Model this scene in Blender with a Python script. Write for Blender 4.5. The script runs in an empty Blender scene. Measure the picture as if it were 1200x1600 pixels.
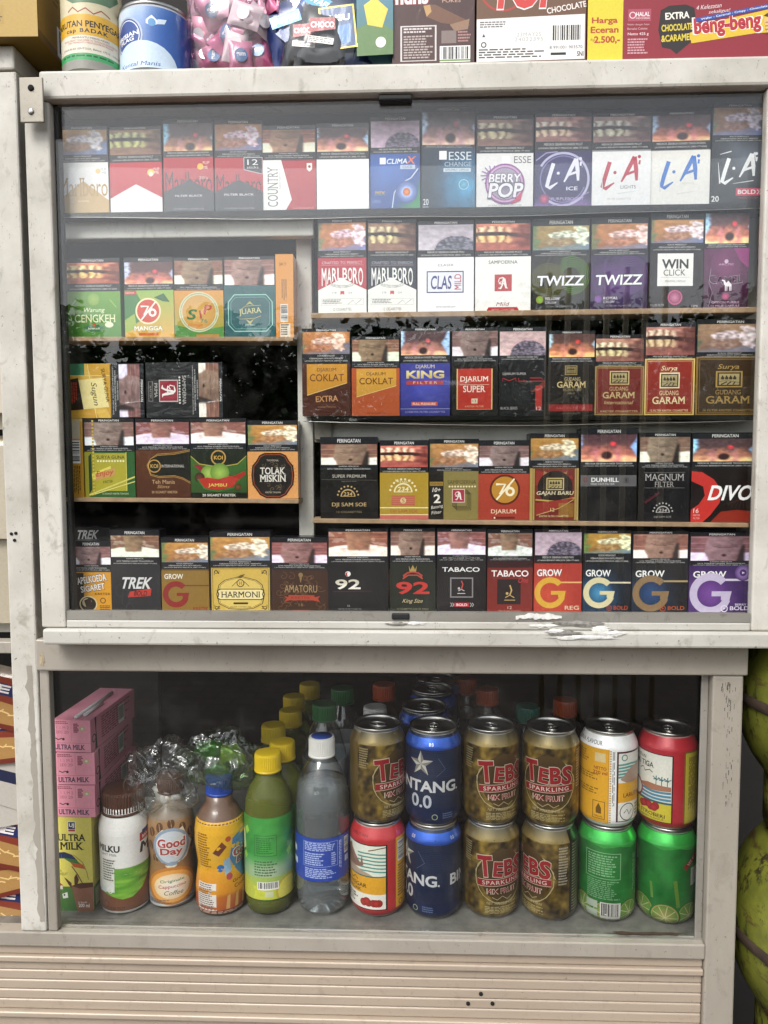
import bpy, bmesh, math, random
from mathutils import Vector, Matrix, noise
random.seed(7)
PI = math.pi
R_ = math.radians
scene = bpy.context.scene
COL = scene.collection

# ------------------------------------------------------------------ camera
CZ = 1.34                                   # lens height above the pavement
FPX = 1180.0                                # focal length in photo pixels (1200 x 1600)
CAM = Vector((0.0, -0.77, CZ))
PITCH, YAW, ROLL = R_(4.0), R_(2.0), R_(-0.17)
cam = bpy.data.objects.new('camera', bpy.data.cameras.new('camera'))
COL.objects.link(cam)
ROT = Matrix.Rotation(YAW, 3, 'Z') @ Matrix.Rotation(PI / 2 - PITCH, 3, 'X') @ Matrix.Rotation(ROLL, 3, 'Z')
cam.matrix_world = Matrix.Translation(CAM) @ ROT.to_4x4()
cam.data.sensor_fit = 'VERTICAL'
cam.data.sensor_height = 36.0
cam.data.lens = FPX / 1600.0 * 36.0
cam.data.clip_start = 0.02
cam.data.clip_end = 400.0
scene.camera = cam

# ------------------------------------------------------------------ light
SUN_EL = R_(47)           # behind the camera and well to its left
world = bpy.data.worlds.new('World')
scene.world = world
world.use_nodes = True
wn = world.node_tree
wn.nodes.clear()
sky = wn.nodes.new('ShaderNodeTexSky')
sky.sky_type = 'NISHITA'
sky.sun_disc = False
sky.sun_elevation = SUN_EL
sky.sun_rotation = R_(205)
sky.air_density = 1.0
sky.dust_density = 2.0
sky.ozone_density = 1.0
hs = wn.nodes.new('ShaderNodeHueSaturation')
hs.inputs['Saturation'].default_value = 0.30
bg = wn.nodes.new('ShaderNodeBackground')
bg.inputs['Strength'].default_value = 0.15
wo = wn.nodes.new('ShaderNodeOutputWorld')
wn.links.new(sky.outputs[0], hs.inputs['Color'])
wn.links.new(hs.outputs[0], bg.inputs['Color'])
wn.links.new(bg.outputs[0], wo.inputs['Surface'])
sun = bpy.data.objects.new('sun', bpy.data.lights.new('sun', 'SUN'))
COL.objects.link(sun)
sun.data.energy = 1.5
sun.data.angle = R_(24)
sun.data.color = (1.0, 0.97, 0.93)
sdir = Vector((math.cos(SUN_EL) * -0.42, math.cos(SUN_EL) * -0.907, math.sin(SUN_EL)))
sun.rotation_euler = sdir.to_track_quat('Z', 'Y').to_euler()
vs = scene.view_settings
vs.view_transform = 'Standard'
vs.look = 'None'
vs.exposure = 0.78
vs.gamma = 1.0
vs.use_curve_mapping = False
cy = scene.cycles
cy.max_bounces = 10
cy.transparent_max_bounces = 24
cy.transmission_bounces = 8
cy.glossy_bounces = 4
cy.diffuse_bounces = 4
cy.caustics_reflective = False
cy.caustics_refractive = False
cy.use_denoising = True

# ------------------------------------------------------------------ helpers: space
def ray(px, py):
    return ROT @ Vector((px - 600.0, 800.0 - py, -FPX))
def at(px, py, Y):
    """world point seen at a photo pixel on the vertical plane y = Y"""
    d = ray(px, py)
    return CAM + d * ((Y - CAM.y) / d.y)
def atz(px, py, Z):
    d = ray(px, py)
    return CAM + d * ((Z - CAM.z) / d.z)
def face_cam(x, y):
    """yaw that turns a thing's front (-Y) to the customer"""
    return math.atan2(CAM.x - x, y - CAM.y)

# ------------------------------------------------------------------ helpers: colour
def lin(c):
    return c / 12.92 if c <= 0.04045 else ((c + 0.055) / 1.055) ** 2.4
_hc = {}
def H(s):
    if isinstance(s, tuple):
        return tuple(lin(max(0, min(1, c))) for c in s[:3]) + (1.0,)
    if s not in _hc:
        _hc[s] = tuple(lin(int(s[i:i + 2], 16) / 255.0) for i in (0, 2, 4)) + (1.0,)
    return _hc[s]

# ------------------------------------------------------------------ helpers: materials
def new_mat(name):
    m = bpy.data.materials.new(name)
    m.use_nodes = True
    nt = m.node_tree
    return m, nt, nt.nodes['Principled BSDF']
def nd(nt, kind, **kw):
    n = nt.nodes.new(kind)
    for k, v in kw.items():
        if k in n.inputs:
            n.inputs[k].default_value = v
        else:
            setattr(n, k, v)
    return n
def ink_mat(name, rough=0.4, metallic=0.0, coat=0.0, crinkle=0.0, cscale=60.0, spec=0.5, trans=0.0):
    """printed surface: the ink colour is stored on the mesh"""
    m, nt, b = new_mat(name)
    at_ = nd(nt, 'ShaderNodeVertexColor', layer_name='Col')
    tc = nd(nt, 'ShaderNodeTexCoord')
    nz = nd(nt, 'ShaderNodeTexNoise', Scale=350.0, Detail=3.0)
    nt.links.new(tc.outputs['Object'], nz.inputs['Vector'])
    mr = nd(nt, 'ShaderNodeMapRange')
    mr.inputs['To Min'].default_value = 0.86
    mr.inputs['To Max'].default_value = 1.1
    nt.links.new(nz.outputs['Fac'], mr.inputs['Value'])
    mx = nd(nt, 'ShaderNodeMix', data_type='RGBA', blend_type='MULTIPLY')
    mx.inputs[0].default_value = 1.0
    nt.links.new(at_.outputs['Color'], mx.inputs[6])
    nt.links.new(mr.outputs['Result'], mx.inputs[7])
    nt.links.new(mx.outputs[2], b.inputs['Base Color'])
    b.inputs['Roughness'].default_value = rough
    b.inputs['Metallic'].default_value = metallic
    b.inputs['Specular IOR Level'].default_value = spec
    b.inputs['Coat Weight'].default_value = coat
    b.inputs['Coat Roughness'].default_value = 0.09
    if crinkle:
        n2 = nd(nt, 'ShaderNodeTexNoise', Scale=cscale, Detail=3.0, Distortion=1.6)
        ma = nd(nt, 'ShaderNodeMapping')
        ma.inputs['Scale'].default_value = (1.0, 1.0, 0.55)
        ma.inputs['Rotation'].default_value = (0.0, 0.6, 0.0)
        nt.links.new(tc.outputs['Object'], ma.inputs['Vector'])
        nt.links.new(ma.outputs['Vector'], n2.inputs['Vector'])
        bp = nd(nt, 'ShaderNodeBump', Strength=crinkle, Distance=0.002)
        nt.links.new(n2.outputs['Fac'], bp.inputs['Height'])
        nt.links.new(bp.outputs['Normal'], b.inputs['Coat Normal'])
    return m
M = {}
M['pack'] = ink_mat('printed_card_in_film', 0.42, 0.0, 0.5, 0.9, 48.0, 0.25)
M['card'] = ink_mat('printed_card', 0.5, 0.0, 0.12)
M['foil'] = ink_mat('printed_foil_wrapper', 0.3, 0.15, 0.4, 0.6, 45.0)
M['can'] = ink_mat('printed_aluminium', 0.3, 0.5, 0.35)
M['enamel'] = ink_mat('printed_can_enamel', 0.3, 0.12, 0.3)
M['sleeve'] = ink_mat('printed_plastic_sleeve', 0.28, 0.0, 0.35, 0.25, 60.0)

def plain(name, hexcol, rough=0.5, metallic=0.0, var=0.12, scale=30.0, coat=0.0, bump=0.0, spec=0.5):
    m, nt, b = new_mat(name)
    c = H(hexcol)
    tc = nd(nt, 'ShaderNodeTexCoord')
    nz = nd(nt, 'ShaderNodeTexNoise', Scale=scale, Detail=5.0, Roughness=0.6)
    nt.links.new(tc.outputs['Object'], nz.inputs['Vector'])
    cr = nd(nt, 'ShaderNodeValToRGB')
    cr.color_ramp.elements[0].position = 0.3
    cr.color_ramp.elements[1].position = 0.7
    cr.color_ramp.elements[0].color = tuple(x * (1 - var) for x in c[:3]) + (1,)
    cr.color_ramp.elements[1].color = tuple(min(1, x * (1 + var)) for x in c[:3]) + (1,)
    nt.links.new(nz.outputs['Fac'], cr.inputs['Fac'])
    nt.links.new(cr.outputs['Color'], b.inputs['Base Color'])
    b.inputs['Roughness'].default_value = rough
    b.inputs['Metallic'].default_value = metallic
    b.inputs['Coat Weight'].default_value = coat
    b.inputs['Specular IOR Level'].default_value = spec
    if bump:
        bp = nd(nt, 'ShaderNodeBump', Strength=bump, Distance=0.002)
        nt.links.new(nz.outputs['Fac'], bp.inputs['Height'])
        nt.links.new(bp.outputs['Normal'], b.inputs['Normal'])
    return m

def worn(name, base, grime, speck, rough, metallic, grime_amt, speck_amt, streak=(1, 1, 1)):
    """painted or anodised aluminium: faint streaks, grime patches, small chips and scratches"""
    m, nt, b = new_mat(name)
    tc = nd(nt, 'ShaderNodeTexCoord')
    ge = nd(nt, 'ShaderNodeNewGeometry')
    def noise_ramp(scale, lo, hi, detail=6.0, vec=(1, 1, 1), dist=0.0):
        ma = nd(nt, 'ShaderNodeMapping')
        ma.inputs['Scale'].default_value = vec
        nt.links.new(ge.outputs['Position'], ma.inputs['Vector'])
        n = nd(nt, 'ShaderNodeTexNoise', Scale=scale, Detail=detail, Roughness=0.65, Distortion=dist)
        nt.links.new(ma.outputs['Vector'], n.inputs['Vector'])
        r = nd(nt, 'ShaderNodeValToRGB')
        r.color_ramp.elements[0].position = lo
        r.color_ramp.elements[1].position = hi
        nt.links.new(n.outputs['Fac'], r.inputs['Fac'])
        return r.outputs['Color']
    g = noise_ramp(9.0, 0.40, 0.78, vec=streak)
    g2 = noise_ramp(60.0, 0.57, 0.70, vec=(1, 1, 0.6), dist=0.8)
    s = noise_ramp(330.0, 0.655, 0.71, 3.0, (1, 1, 0.7), 1.2)
    def mix(fac, amt, a, bcol):
        mu = nd(nt, 'ShaderNodeMath', operation='MULTIPLY')
        mu.inputs[1].default_value = amt
        nt.links.new(fac, mu.inputs[0])
        x = nd(nt, 'ShaderNodeMix', data_type='RGBA')
        nt.links.new(mu.outputs[0], x.inputs[0])
        if isinstance(a, tuple):
            x.inputs[6].default_value = a
        else:
            nt.links.new(a, x.inputs[6])
        x.inputs[7].default_value = bcol
        return x.outputs[2]
    c = mix(g, grime_amt, H(base), H(grime))
    c = mix(g2, grime_amt * 0.8, c, H(grime))
    c = mix(s, speck_amt, c, H(speck))
    nt.links.new(c, b.inputs['Base Color'])
    b.inputs['Roughness'].default_value = rough
    b.inputs['Metallic'].default_value = metallic
    bp = nd(nt, 'ShaderNodeBump', Strength=0.25, Distance=0.0015)
    nt.links.new(s, bp.inputs['Height'])
    bp.invert = True
    nt.links.new(bp.outputs['Normal'], b.inputs['Normal'])
    return m
M['white_alu'] = worn('white_coated_aluminium', 'cbc7bd', '8f897b', '45413a', 0.42, 0.0, 0.75, 0.85)
M['grey_alu'] = worn('anodised_aluminium', 'a8a195', '81796c', '443f37', 0.38, 0.15, 0.5, 0.6, (1, 1, 0.4))  # grey metal, its base also darkened for light falling off downwards
M['sill'] = worn('chipped_sill', 'c0bdb4', '857f72', '3f3b35', 0.5, 0.0, 0.6, 0.85, (0.6, 1, 1.6))
M['tan_alu'] = worn('pinkish_anodised_panel', 'b0a18f', '8f7f70', '5a4a3d', 0.42, 0.1, 0.5, 0.5, (0.35, 1, 1.5))
M['bracket'] = worn('galvanised_plate', '9d978b', '6e685d', '3a342c', 0.45, 0.5, 0.6, 0.7)
M['rail'] = worn('bare_aluminium_track', 'a9a59c', '6f6a60', '3a352e', 0.4, 0.45, 0.7, 0.8, (0.4, 1, 1))
M['dark'] = plain('dark_board', '131211', 0.8, var=0.4, scale=12, spec=0.12)  # near-black colour lets panels inside the cases stand for unlit depth
M['floor_sheet'] = plain('dusty_zinc_sheet', '7d7c76', 0.5, 0.35, var=0.35, scale=40, bump=0.2)
M['wood'] = plain('raw_wood', '9b8062', 0.7, var=0.25, scale=60, bump=0.3)
M['pale_board'] = worn('pale_painted_board', 'd6d3ca', '8d8878', '4a463e', 0.55, 0.0, 0.55, 0.6)
M['rubber'] = plain('black_rubber', '141414', 0.7)
M['steel'] = plain('steel', 'a8a6a2', 0.3, 1.0, var=0.1)
M['lid_metal'] = plain('can_lid_aluminium', 'b5b3ae', 0.28, 1.0, var=0.08)
M['hole'] = plain('shadowed_hole', '0c0b0a', 0.9)

def pane_mat(name, tint=(0.985, 0.992, 0.987), gloss=1.0, dust=0.0, rough=0.0):
    m, nt, b = new_mat(name)
    nt.nodes.remove(b)
    out = nt.nodes['Material Output']
    tr = nd(nt, 'ShaderNodeBsdfTransparent')
    tr.inputs[0].default_value = tint + (1,)
    gl = nd(nt, 'ShaderNodeBsdfGlossy', Roughness=rough)
    gl.inputs['Color'].default_value = (1, 1, 1, 1)
    fr = nd(nt, 'ShaderNodeFresnel')              # same index seen from either side of the thin sheet
    ge = nd(nt, 'ShaderNodeNewGeometry')
    io = nd(nt, 'ShaderNodeMapRange')
    io.inputs['To Min'].default_value = 1.52
    io.inputs['To Max'].default_value = 1.0 / 1.52
    nt.links.new(ge.outputs['Backfacing'], io.inputs['Value'])
    nt.links.new(io.outputs[0], fr.inputs['IOR'])
    mu = nd(nt, 'ShaderNodeMath', operation='MULTIPLY')
    mu.inputs[1].default_value = gloss
    nt.links.new(fr.outputs[0], mu.inputs[0])
    mx = nd(nt, 'ShaderNodeMixShader')
    nt.links.new(mu.outputs[0], mx.inputs[0])
    nt.links.new(tr.outputs[0], mx.inputs[1])
    nt.links.new(gl.outputs[0], mx.inputs[2])
    last = mx
    if dust:
        tc = nd(nt, 'ShaderNodeTexCoord')
        n = nd(nt, 'ShaderNodeTexNoise', Scale=14.0, Detail=8.0, Roughness=0.7)
        nt.links.new(tc.outputs['Object'], n.inputs['Vector'])
        r = nd(nt, 'ShaderNodeMapRange')
        r.inputs['From Min'].default_value = 0.5
        r.inputs['From Max'].default_value = 0.75
        r.inputs['To Max'].default_value = dust
        nt.links.new(n.outputs['Fac'], r.inputs['Value'])
        df = nd(nt, 'ShaderNodeBsdfDiffuse')
        df.inputs['Color'].default_value = (0.55, 0.53, 0.48, 1)
        m2 = nd(nt, 'ShaderNodeMixShader')
        nt.links.new(r.outputs[0], m2.inputs[0])
        nt.links.new(mx.outputs[0], m2.inputs[1])
        nt.links.new(df.outputs[0], m2.inputs[2])
        last = m2
    nt.links.new(last.outputs[0], out.inputs['Surface'])
    return m
M['pane'] = pane_mat('window_glass', gloss=0.7, dust=0.02)
M['film'] = pane_mat('clear_plastic_film', (0.975, 0.98, 0.98), 1.2, 0.02)
M['clear_bag'] = pane_mat('clear_crinkly_plastic', (0.95, 0.96, 0.95), 1.5, 0.16, 0.12)
M['green_bag'] = pane_mat('green_tinted_plastic', (0.66, 0.82, 0.60), 1.5, 0.14, 0.12)
M['pet'] = pane_mat('clear_bottle_plastic', (0.90, 0.92, 0.92), 1.8, 0.02)
def liquid(name, col, rough=0.0, ior=1.33, tw=1.0):
    m, nt, b = new_mat(name)
    b.inputs['Base Color'].default_value = col + (1,)
    b.inputs['Transmission Weight'].default_value = tw
    b.inputs['Roughness'].default_value = rough
    b.inputs['IOR'].default_value = ior
    return m
M['tea'] = liquid('green_tea', (0.34, 0.38, 0.07), tw=0.74)
M['water'] = liquid('water', (0.80, 0.86, 0.90), 0.02, 1.25, tw=0.86)  # diffuse share paints the bright outside mirrored in the water as milkiness
M['dark_drink'] = liquid('dark_drink', (0.25, 0.14, 0.06))

# ------------------------------------------------------------------ helpers: objects
def tag(o, label=None, cat=None, group=None, kind=None):
    if label: o['label'] = label
    if cat: o['category'] = cat
    if group: o['group'] = group
    if kind: o['kind'] = kind
    return o
def thing(name, loc, label, cat, group=None, rz=0.0, rot=None):
    o = bpy.data.objects.new(name, None)
    o.empty_display_size = 0.02
    COL.objects.link(o)
    o.location = loc
    o.rotation_euler = rot if rot else (0, 0, rz)
    return tag(o, label, cat, group)
def link(name, me, mat, parent=None, loc=None, rot=None):
    o = bpy.data.objects.new(name, me)
    COL.objects.link(o)
    if mat is not None and not me.materials:
        me.materials.append(mat)
    if parent: o.parent = parent
    if loc is not None: o.location = loc
    if rot is not None: o.rotation_euler = rot
    return o
class MB:
    """collects shapes with a colour per vertex and links them as one mesh object"""
    def __init__(s):
        s.v, s.f, s.c, s.sm = [], [], [], []
    def add(s, vs, fs, col, smooth=False):
        n = len(s.v)
        s.v += [tuple(p) for p in vs]
        s.f += [tuple(i + n for i in f) for f in fs]
        s.sm += [smooth] * len(fs)
        if isinstance(col, list): s.c += [H(c) if not (isinstance(c, tuple) and len(c) == 4) else c for c in col]
        else: s.c += [H(col)] * len(vs)
        return s
    def bm(s, bm, col, smooth=False):
        bm.verts.index_update()
        s.add([v.co[:] for v in bm.verts], [[v.index for v in f.verts] for f in bm.faces], col, smooth)
        bm.free()
        return s
    def box(s, x0, x1, y0, y1, z0, z1, col='888888', bev=0.0, seg=2, M4=None):
        b = bmesh.new()
        bmesh.ops.create_cube(b, size=1.0)
        for v in b.verts:
            v.co = Vector(((x0 + x1) / 2 + v.co.x * (x1 - x0), (y0 + y1) / 2 + v.co.y * (y1 - y0), (z0 + z1) / 2 + v.co.z * (z1 - z0)))
        if bev:
            bmesh.ops.bevel(b, geom=b.edges[:], offset=bev, segments=seg, affect='EDGES', profile=0.5)
        if M4: bmesh.ops.transform(b, matrix=M4, verts=b.verts)
        return s.bm(b, col)
    def lathe(s, prof, seg=48, col='888888', cols=None, cap0=True, cap1=True):
        """prof: list of (radius, z); cols: one colour per ring"""
        vs, cl, fs = [], [], []
        for i, (r, z) in enumerate(prof):
            for k in range(seg):
                a = 2 * PI * k / seg
                vs.append((r * math.cos(a), r * math.sin(a), z))
                cl.append(cols[i] if cols else col)
        for i in range(len(prof) - 1):
            for k in range(seg):
                k2 = (k + 1) % seg
                fs.append((i * seg + k, i * seg + k2, (i + 1) * seg + k2, (i + 1) * seg + k))
        if cap0: fs.append(tuple(range(seg - 1, -1, -1)))
        if cap1: fs.append(tuple((len(prof) - 1) * seg + k for k in range(seg)))
        return s.add(vs, fs, cl, True)
    def tube(s, pts, r, seg=8, col='888888', closed=False):
        pts = [Vector(p) for p in pts]
        n = len(pts)
        vs, fs = [], []
        up = Vector((0.13, 0.2, 0.97))
        for i, p in enumerate(pts):
            if closed: t = pts[(i + 1) % n] - pts[i - 1]
            else: t = pts[min(i + 1, n - 1)] - pts[max(i - 1, 0)]
            t.normalize()
            a = t.cross(up)
            if a.length < 0.05: a = t.cross(Vector((1, 0, 0)))
            a.normalize()
            b = t.cross(a)
            rr = r[i] if isinstance(r, list) else r
            for k in range(seg):
                th = 2 * PI * k / seg
                vs.append(p + a * (rr * math.cos(th)) + b * (rr * math.sin(th)))
        for i in range(n if closed else n - 1):
            j = (i + 1) % n
            for k in range(seg):
                k2 = (k + 1) % seg
                fs.append((i * seg + k, i * seg + k2, j * seg + k2, j * seg + k))
        if not closed:
            fs.append(tuple(range(seg - 1, -1, -1)))
            fs.append(tuple((n - 1) * seg + k for k in range(seg)))
        return s.add(vs, fs, col, True)
    def build(s, name, mat, parent=None, loc=None, rot=None):
        me = bpy.data.meshes.new(name)
        me.from_pydata(s.v, [], s.f)
        at_ = me.color_attributes.new('Col', 'FLOAT_COLOR', 'POINT')
        at_.data.foreach_set('color', [x for c in s.c for x in c])
        if any(s.sm): me.polygons.foreach_set('use_smooth', s.sm)
        me.update()
        return link(name, me, mat, parent, loc, rot)

# ------------------------------------------------------------------ helpers: printed artwork
_tc = bpy.data.curves.new('lettering', 'FONT')
_to = bpy.data.objects.new('lettering', _tc)
_tcache = {}
def glyphs(s, bold, serif, gap):
    key = (s, bold, serif, gap)
    if key in _tcache: return _tcache[key]
    _tc.body = s
    _tc.size = 1.0
    bold *= 0.28 if serif else 0.42
    _tc.offset = bold
    _tc.resolution_u = 3 if len(s) < 14 else 2
    _tc.space_character = gap
    _tc.fill_mode = 'FRONT'
    me = bpy.data.meshes.new_from_object(_to)
    vs = [(v.co.x, v.co.y) for v in me.vertices]
    fs = [tuple(p.vertices) for p in me.polygons]
    if bold > 0 and 'M' in s:                        # the widened M of this typeface folds over itself: draw it from four strokes
        pr = list(range(len(vs)))
        def rt(a):
            while pr[a] != a: a = pr[a]
            return a
        for f in fs:
            for q in f[1:]:
                if rt(q) != rt(f[0]): pr[rt(q)] = rt(f[0])
        isl = {}
        for f in fs: isl.setdefault(rt(f[0]), []).append(f)
        order = sorted(isl, key=lambda r: min(vs[i][0] for f in isl[r] for i in f))
        letters = [ch for ch in s if ch != ' ']
        if len(order) == len(letters):
            out = []
            for r, ch in zip(order, letters):
                if ch != 'M':
                    out += isl[r]; continue
                ids = {i for f in isl[r] for i in f}
                a0, a1 = min(vs[i][0] for i in ids), max(vs[i][0] for i in ids)
                b0, b1 = min(vs[i][1] for i in ids), max(vs[i][1] for i in ids)
                t = .15 + 2.4 * bold
                for qd in (((0, 0), (t, 0), (t, 1), (0, 1)), ((1 - t, 0), (1, 0), (1, 1), (1 - t, 1)), ((t, 1), (t, .72 - bold), (.5, .30 - bold), (.5, .62)), ((1 - t, 1), (.5, .62), (.5, .30 - bold), (1 - t, .72 - bold))):
                    n = len(vs)
                    vs += [(a0 + (a1 - a0) * x, b0 + (b1 - b0) * y) for x, y in qd]
                    out.append((n, n + 1, n + 2, n + 3))
            fs = out
            used = sorted({i for f in fs for i in f})
            mp = {o: i for i, o in enumerate(used)}
            vs = [vs[i] for i in used]
            fs = [tuple(mp[i] for i in f) for f in fs]
        else:
            bpy.data.meshes.remove(me)
            return glyphs(s, 0.0, serif, gap)
    if serif and vs:
        cnt = {}
        for f in fs:
            for i in range(len(f)):
                e = (min(f[i], f[i - 1]), max(f[i], f[i - 1]))
                cnt[e] = cnt.get(e, 0) + 1
        ys = sorted(v[1] for v in vs)
        base, top = 0.0 - bold, None
        caps = [v[1] for v in vs]
        top = max(caps)
        th = 0.055
        par = list(range(len(vs)))
        def root(a):
            while par[a] != a:
                par[a] = par[par[a]]; a = par[a]
            return a
        for f in fs:
            for q in f[1:]: par[root(f[0])] = root(q)
        mids = set()                                 # no slab under the middle point of an M or W
        for lv in (base, top):
            by = {}
            for (i, j), c in cnt.items():
                if c == 1 and abs(vs[i][1] - lv) < .03 and abs(vs[j][1] - lv) < .03 and abs(vs[i][0] - vs[j][0]) > .03:
                    by.setdefault(root(i), []).append(((vs[i][0] + vs[j][0]) / 2, (i, j)))
            for l_ in by.values():
                l_.sort()
                if len(l_) >= 3: mids.update(e for _, e in l_[1:-1])
        for (i, j), c in cnt.items():
            if c != 1 or (i, j) in mids: continue
            (xa, ya), (xb, yb) = vs[i], vs[j]
            w = abs(xa - xb)
            if abs(ya - yb) < 0.004 and 0.03 < w < 0.26:
                for lv, sg in ((base, 1), (top, -1)):
                    if abs(ya - lv) < 0.03:
                        x0, x1 = min(xa, xb) - 0.05, max(xa, xb) + 0.05
                        n = len(vs)
                        vs += [(x0, ya), (x1, ya), (x1, ya + sg * th), (x0, ya + sg * th)]
                        fs.append((n, n + 1, n + 2, n + 3) if sg > 0 else (n + 3, n + 2, n + 1, n))
    bpy.data.meshes.remove(me)
    if vs:
        x0, x1 = min(v[0] for v in vs), max(v[0] for v in vs)
        y0, y1 = min(v[1] for v in vs), max(v[1] for v in vs)
        vs = [((x - x0) / (x1 - x0) - 0.5, (y - y0) / max(1e-6, y1 - y0) - 0.5) for x, y in vs]
    _tcache[key] = (vs, fs)
    return vs, fs

class Art:
    """flat artwork; u 0..100 across, v 0..100 downwards; H is the height in u units"""
    def __init__(s, w, h):
        s.w, s.h = w, h
        s.H = 100.0 * h / w
        s.sh = []                                   # (verts, faces, cols, layer)
        s.bb = []
    def Y(s, v): return v * s.H / 100.0
    def put(s, vs, fs, col):
        if not vs: return
        vs = [(min(100.0, max(0.0, x)), min(s.H, max(0.0, y))) for x, y in vs]      # trim at the page edge
        x0, x1 = min(v[0] for v in vs), max(v[0] for v in vs)
        y0, y1 = min(v[1] for v in vs), max(v[1] for v in vs)
        ly = 0
        for a, b, c, d, l in s.bb:
            if a < x1 and b > x0 and c < y1 and d > y0: ly = max(ly, l + 1)
        s.bb.append((x0, x1, y0, y1, ly))
        cols = [H(c) for c in col] if isinstance(col, list) else [H(col)] * len(vs)
        s.sh.append((vs, fs, cols, ly))
    def R(s, u0, v0, u1, v1, c, c2=None, c3=None):
        """rectangle; c2 = colour of the lower edge; c3 = colour of the right edge"""
        y0, y1 = s.Y(v0), s.Y(v1)
        if c3: cols = [c, c3, c3, c]
        else: cols = [c, c, c2 or c, c2 or c]
        s.put([(u0, y0), (u1, y0), (u1, y1), (u0, y1)], [(0, 3, 2, 1)], cols)
    def P(s, pts, c):
        vs = [(u, s.Y(v)) for u, v in pts]
        ar = sum(vs[i - 1][0] * vs[i][1] - vs[i][0] * vs[i - 1][1] for i in range(len(vs)))
        if ar > 0: vs.reverse()
        s.put(vs, [tuple(range(len(vs)))], c)
    def E(s, u, v, ru, c, rv=None, n=28, edge=None):
        """disc of radius ru (u units); rv overrides the vertical radius; edge = colour at the rim"""
        rv = ru if rv is None else rv
        y = s.Y(v)
        vs = [(u, y)] + [(u + ru * math.cos(2 * PI * k / n), y + rv * math.sin(2 * PI * k / n)) for k in range(n)]
        s.put(vs, [(0, 1 + (k + 1) % n, 1 + k) for k in range(n)], [c] + [edge or c] * n)
    def O(s, u, v, r0, r1, c, a0=0, a1=360, sy=1.0, n=36):
        y = s.Y(v)
        vs, fs = [], []
        full = abs(a1 - a0) >= 360
        for k in range(n + 1):
            a = R_(a0 + (a1 - a0) * k / n)
            vs += [(u + r0 * math.cos(a), y + sy * r0 * math.sin(a)), (u + r1 * math.cos(a), y + sy * r1 * math.sin(a))]
        for k in range(n):
            fs.append((2 * k, 2 * k + 2, 2 * k + 3, 2 * k + 1))
        s.put(vs, fs, c)
    def L(s, pts, wd, c):
        """line of width wd (u units); pts in (u, v)"""
        p = [Vector((u, s.Y(v))) for u, v in pts]
        vs, fs = [], []
        for i in range(len(p)):
            t = (p[min(i + 1, len(p) - 1)] - p[max(i - 1, 0)])
            t = t.normalized() if t.length else Vector((1, 0))
            n = Vector((-t.y, t.x)) * (wd[i] if isinstance(wd, list) else wd) / 2
            vs += [tuple(p[i] + n), tuple(p[i] - n)]
        for i in range(len(p) - 1):
            fs.append((2 * i, 2 * i + 2, 2 * i + 3, 2 * i + 1))
        s.put(vs, fs, c)
    def F(s, u0, v0, u1, v1, wd, c):
        """rectangular frame line"""
        wv = wd * 100.0 / s.H
        s.R(u0, v0, u1, v0 + wv, c); s.R(u0, v1 - wv, u1, v1, c)
        s.R(u0, v0 + wv, u0 + wd, v1 - wv, c); s.R(u1 - wd, v0 + wv, u1, v1 - wv, c)
    def T(s, txt, u, v, w, h, c, b=0.0, sh=0.0, rot=0.0, se=False, gap=1.0, c2=None, arc=0.0, wv=False, ol=None, olw=0.05):
        """text fitted to w x h (w in u, h in v per cent; wv: both as if the page were turned); rot clockwise degrees"""
        if ol:
            s.T(txt, u, v, w + (olw * 60 * 0.5 if not wv else olw * 60 * 0.5), h * (1 + olw * 2.0), ol, b + olw, sh, rot, se, gap, None, arc, wv)
        g, fs = glyphs(txt, b, se, gap)
        if not g: return
        if wv: W, Hh = w * s.H / 100.0, h
        else: W, Hh = w, s.Y(h)
        cr, sr = math.cos(R_(rot)), math.sin(R_(rot))
        vs, cols = [], []
        for x, y in g:
            X, Yv = x * W + sh * y * Hh, -y * Hh
            if arc: Yv += arc * s.H / 100.0 * ((2 * x) ** 2 - 0.5)
            vs.append((u + X * cr - Yv * sr, s.Y(v) + X * sr + Yv * cr))
            if c2: cols.append(c if y > 0 else c2)
        s.put(vs, [tuple(reversed(f)) if 0 else f for f in fs], cols or c)
    def G(s, u0, v0, u1, v1, nu, nv, fn):
        vs, fs, cl = [], [], []
        for j in range(nv + 1):
            for i in range(nu + 1):
                x, y = i / nu, j / nv
                vs.append((u0 + (u1 - u0) * x, s.Y(v0 + (v1 - v0) * y)))
                cl.append(tuple(fn(x, y)))
        for j in range(nv):
            for i in range(nu):
                a = j * (nu + 1) + i
                fs.append((a, a + nu + 1, a + nu + 2, a + 1))
        s.put(vs, fs, cl)
    def bars(s, u0, v0, u1, v1, bg='e8e6e0', fg='1b1b1b', vert=True):
        s.R(u0, v0, u1, v1, bg)
        rnd = random.Random(int(u0 * 7 + v0 * 13))
        t = 0.06
        while t < 0.93:
            d = rnd.choice((0.015, 0.02, 0.035, 0.05))
            if vert: s.R(u0 + (u1 - u0) * t, v0 + (v1 - v0) * .06, u0 + (u1 - u0) * (t + d), v0 + (v1 - v0) * .82, fg)
            else: s.R(u0 + (u1 - u0) * .06, v0 + (v1 - v0) * t, u0 + (u1 - u0) * .94, v0 + (v1 - v0) * (t + d), fg)
            t += d + rnd.choice((0.015, 0.025, 0.04))
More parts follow.
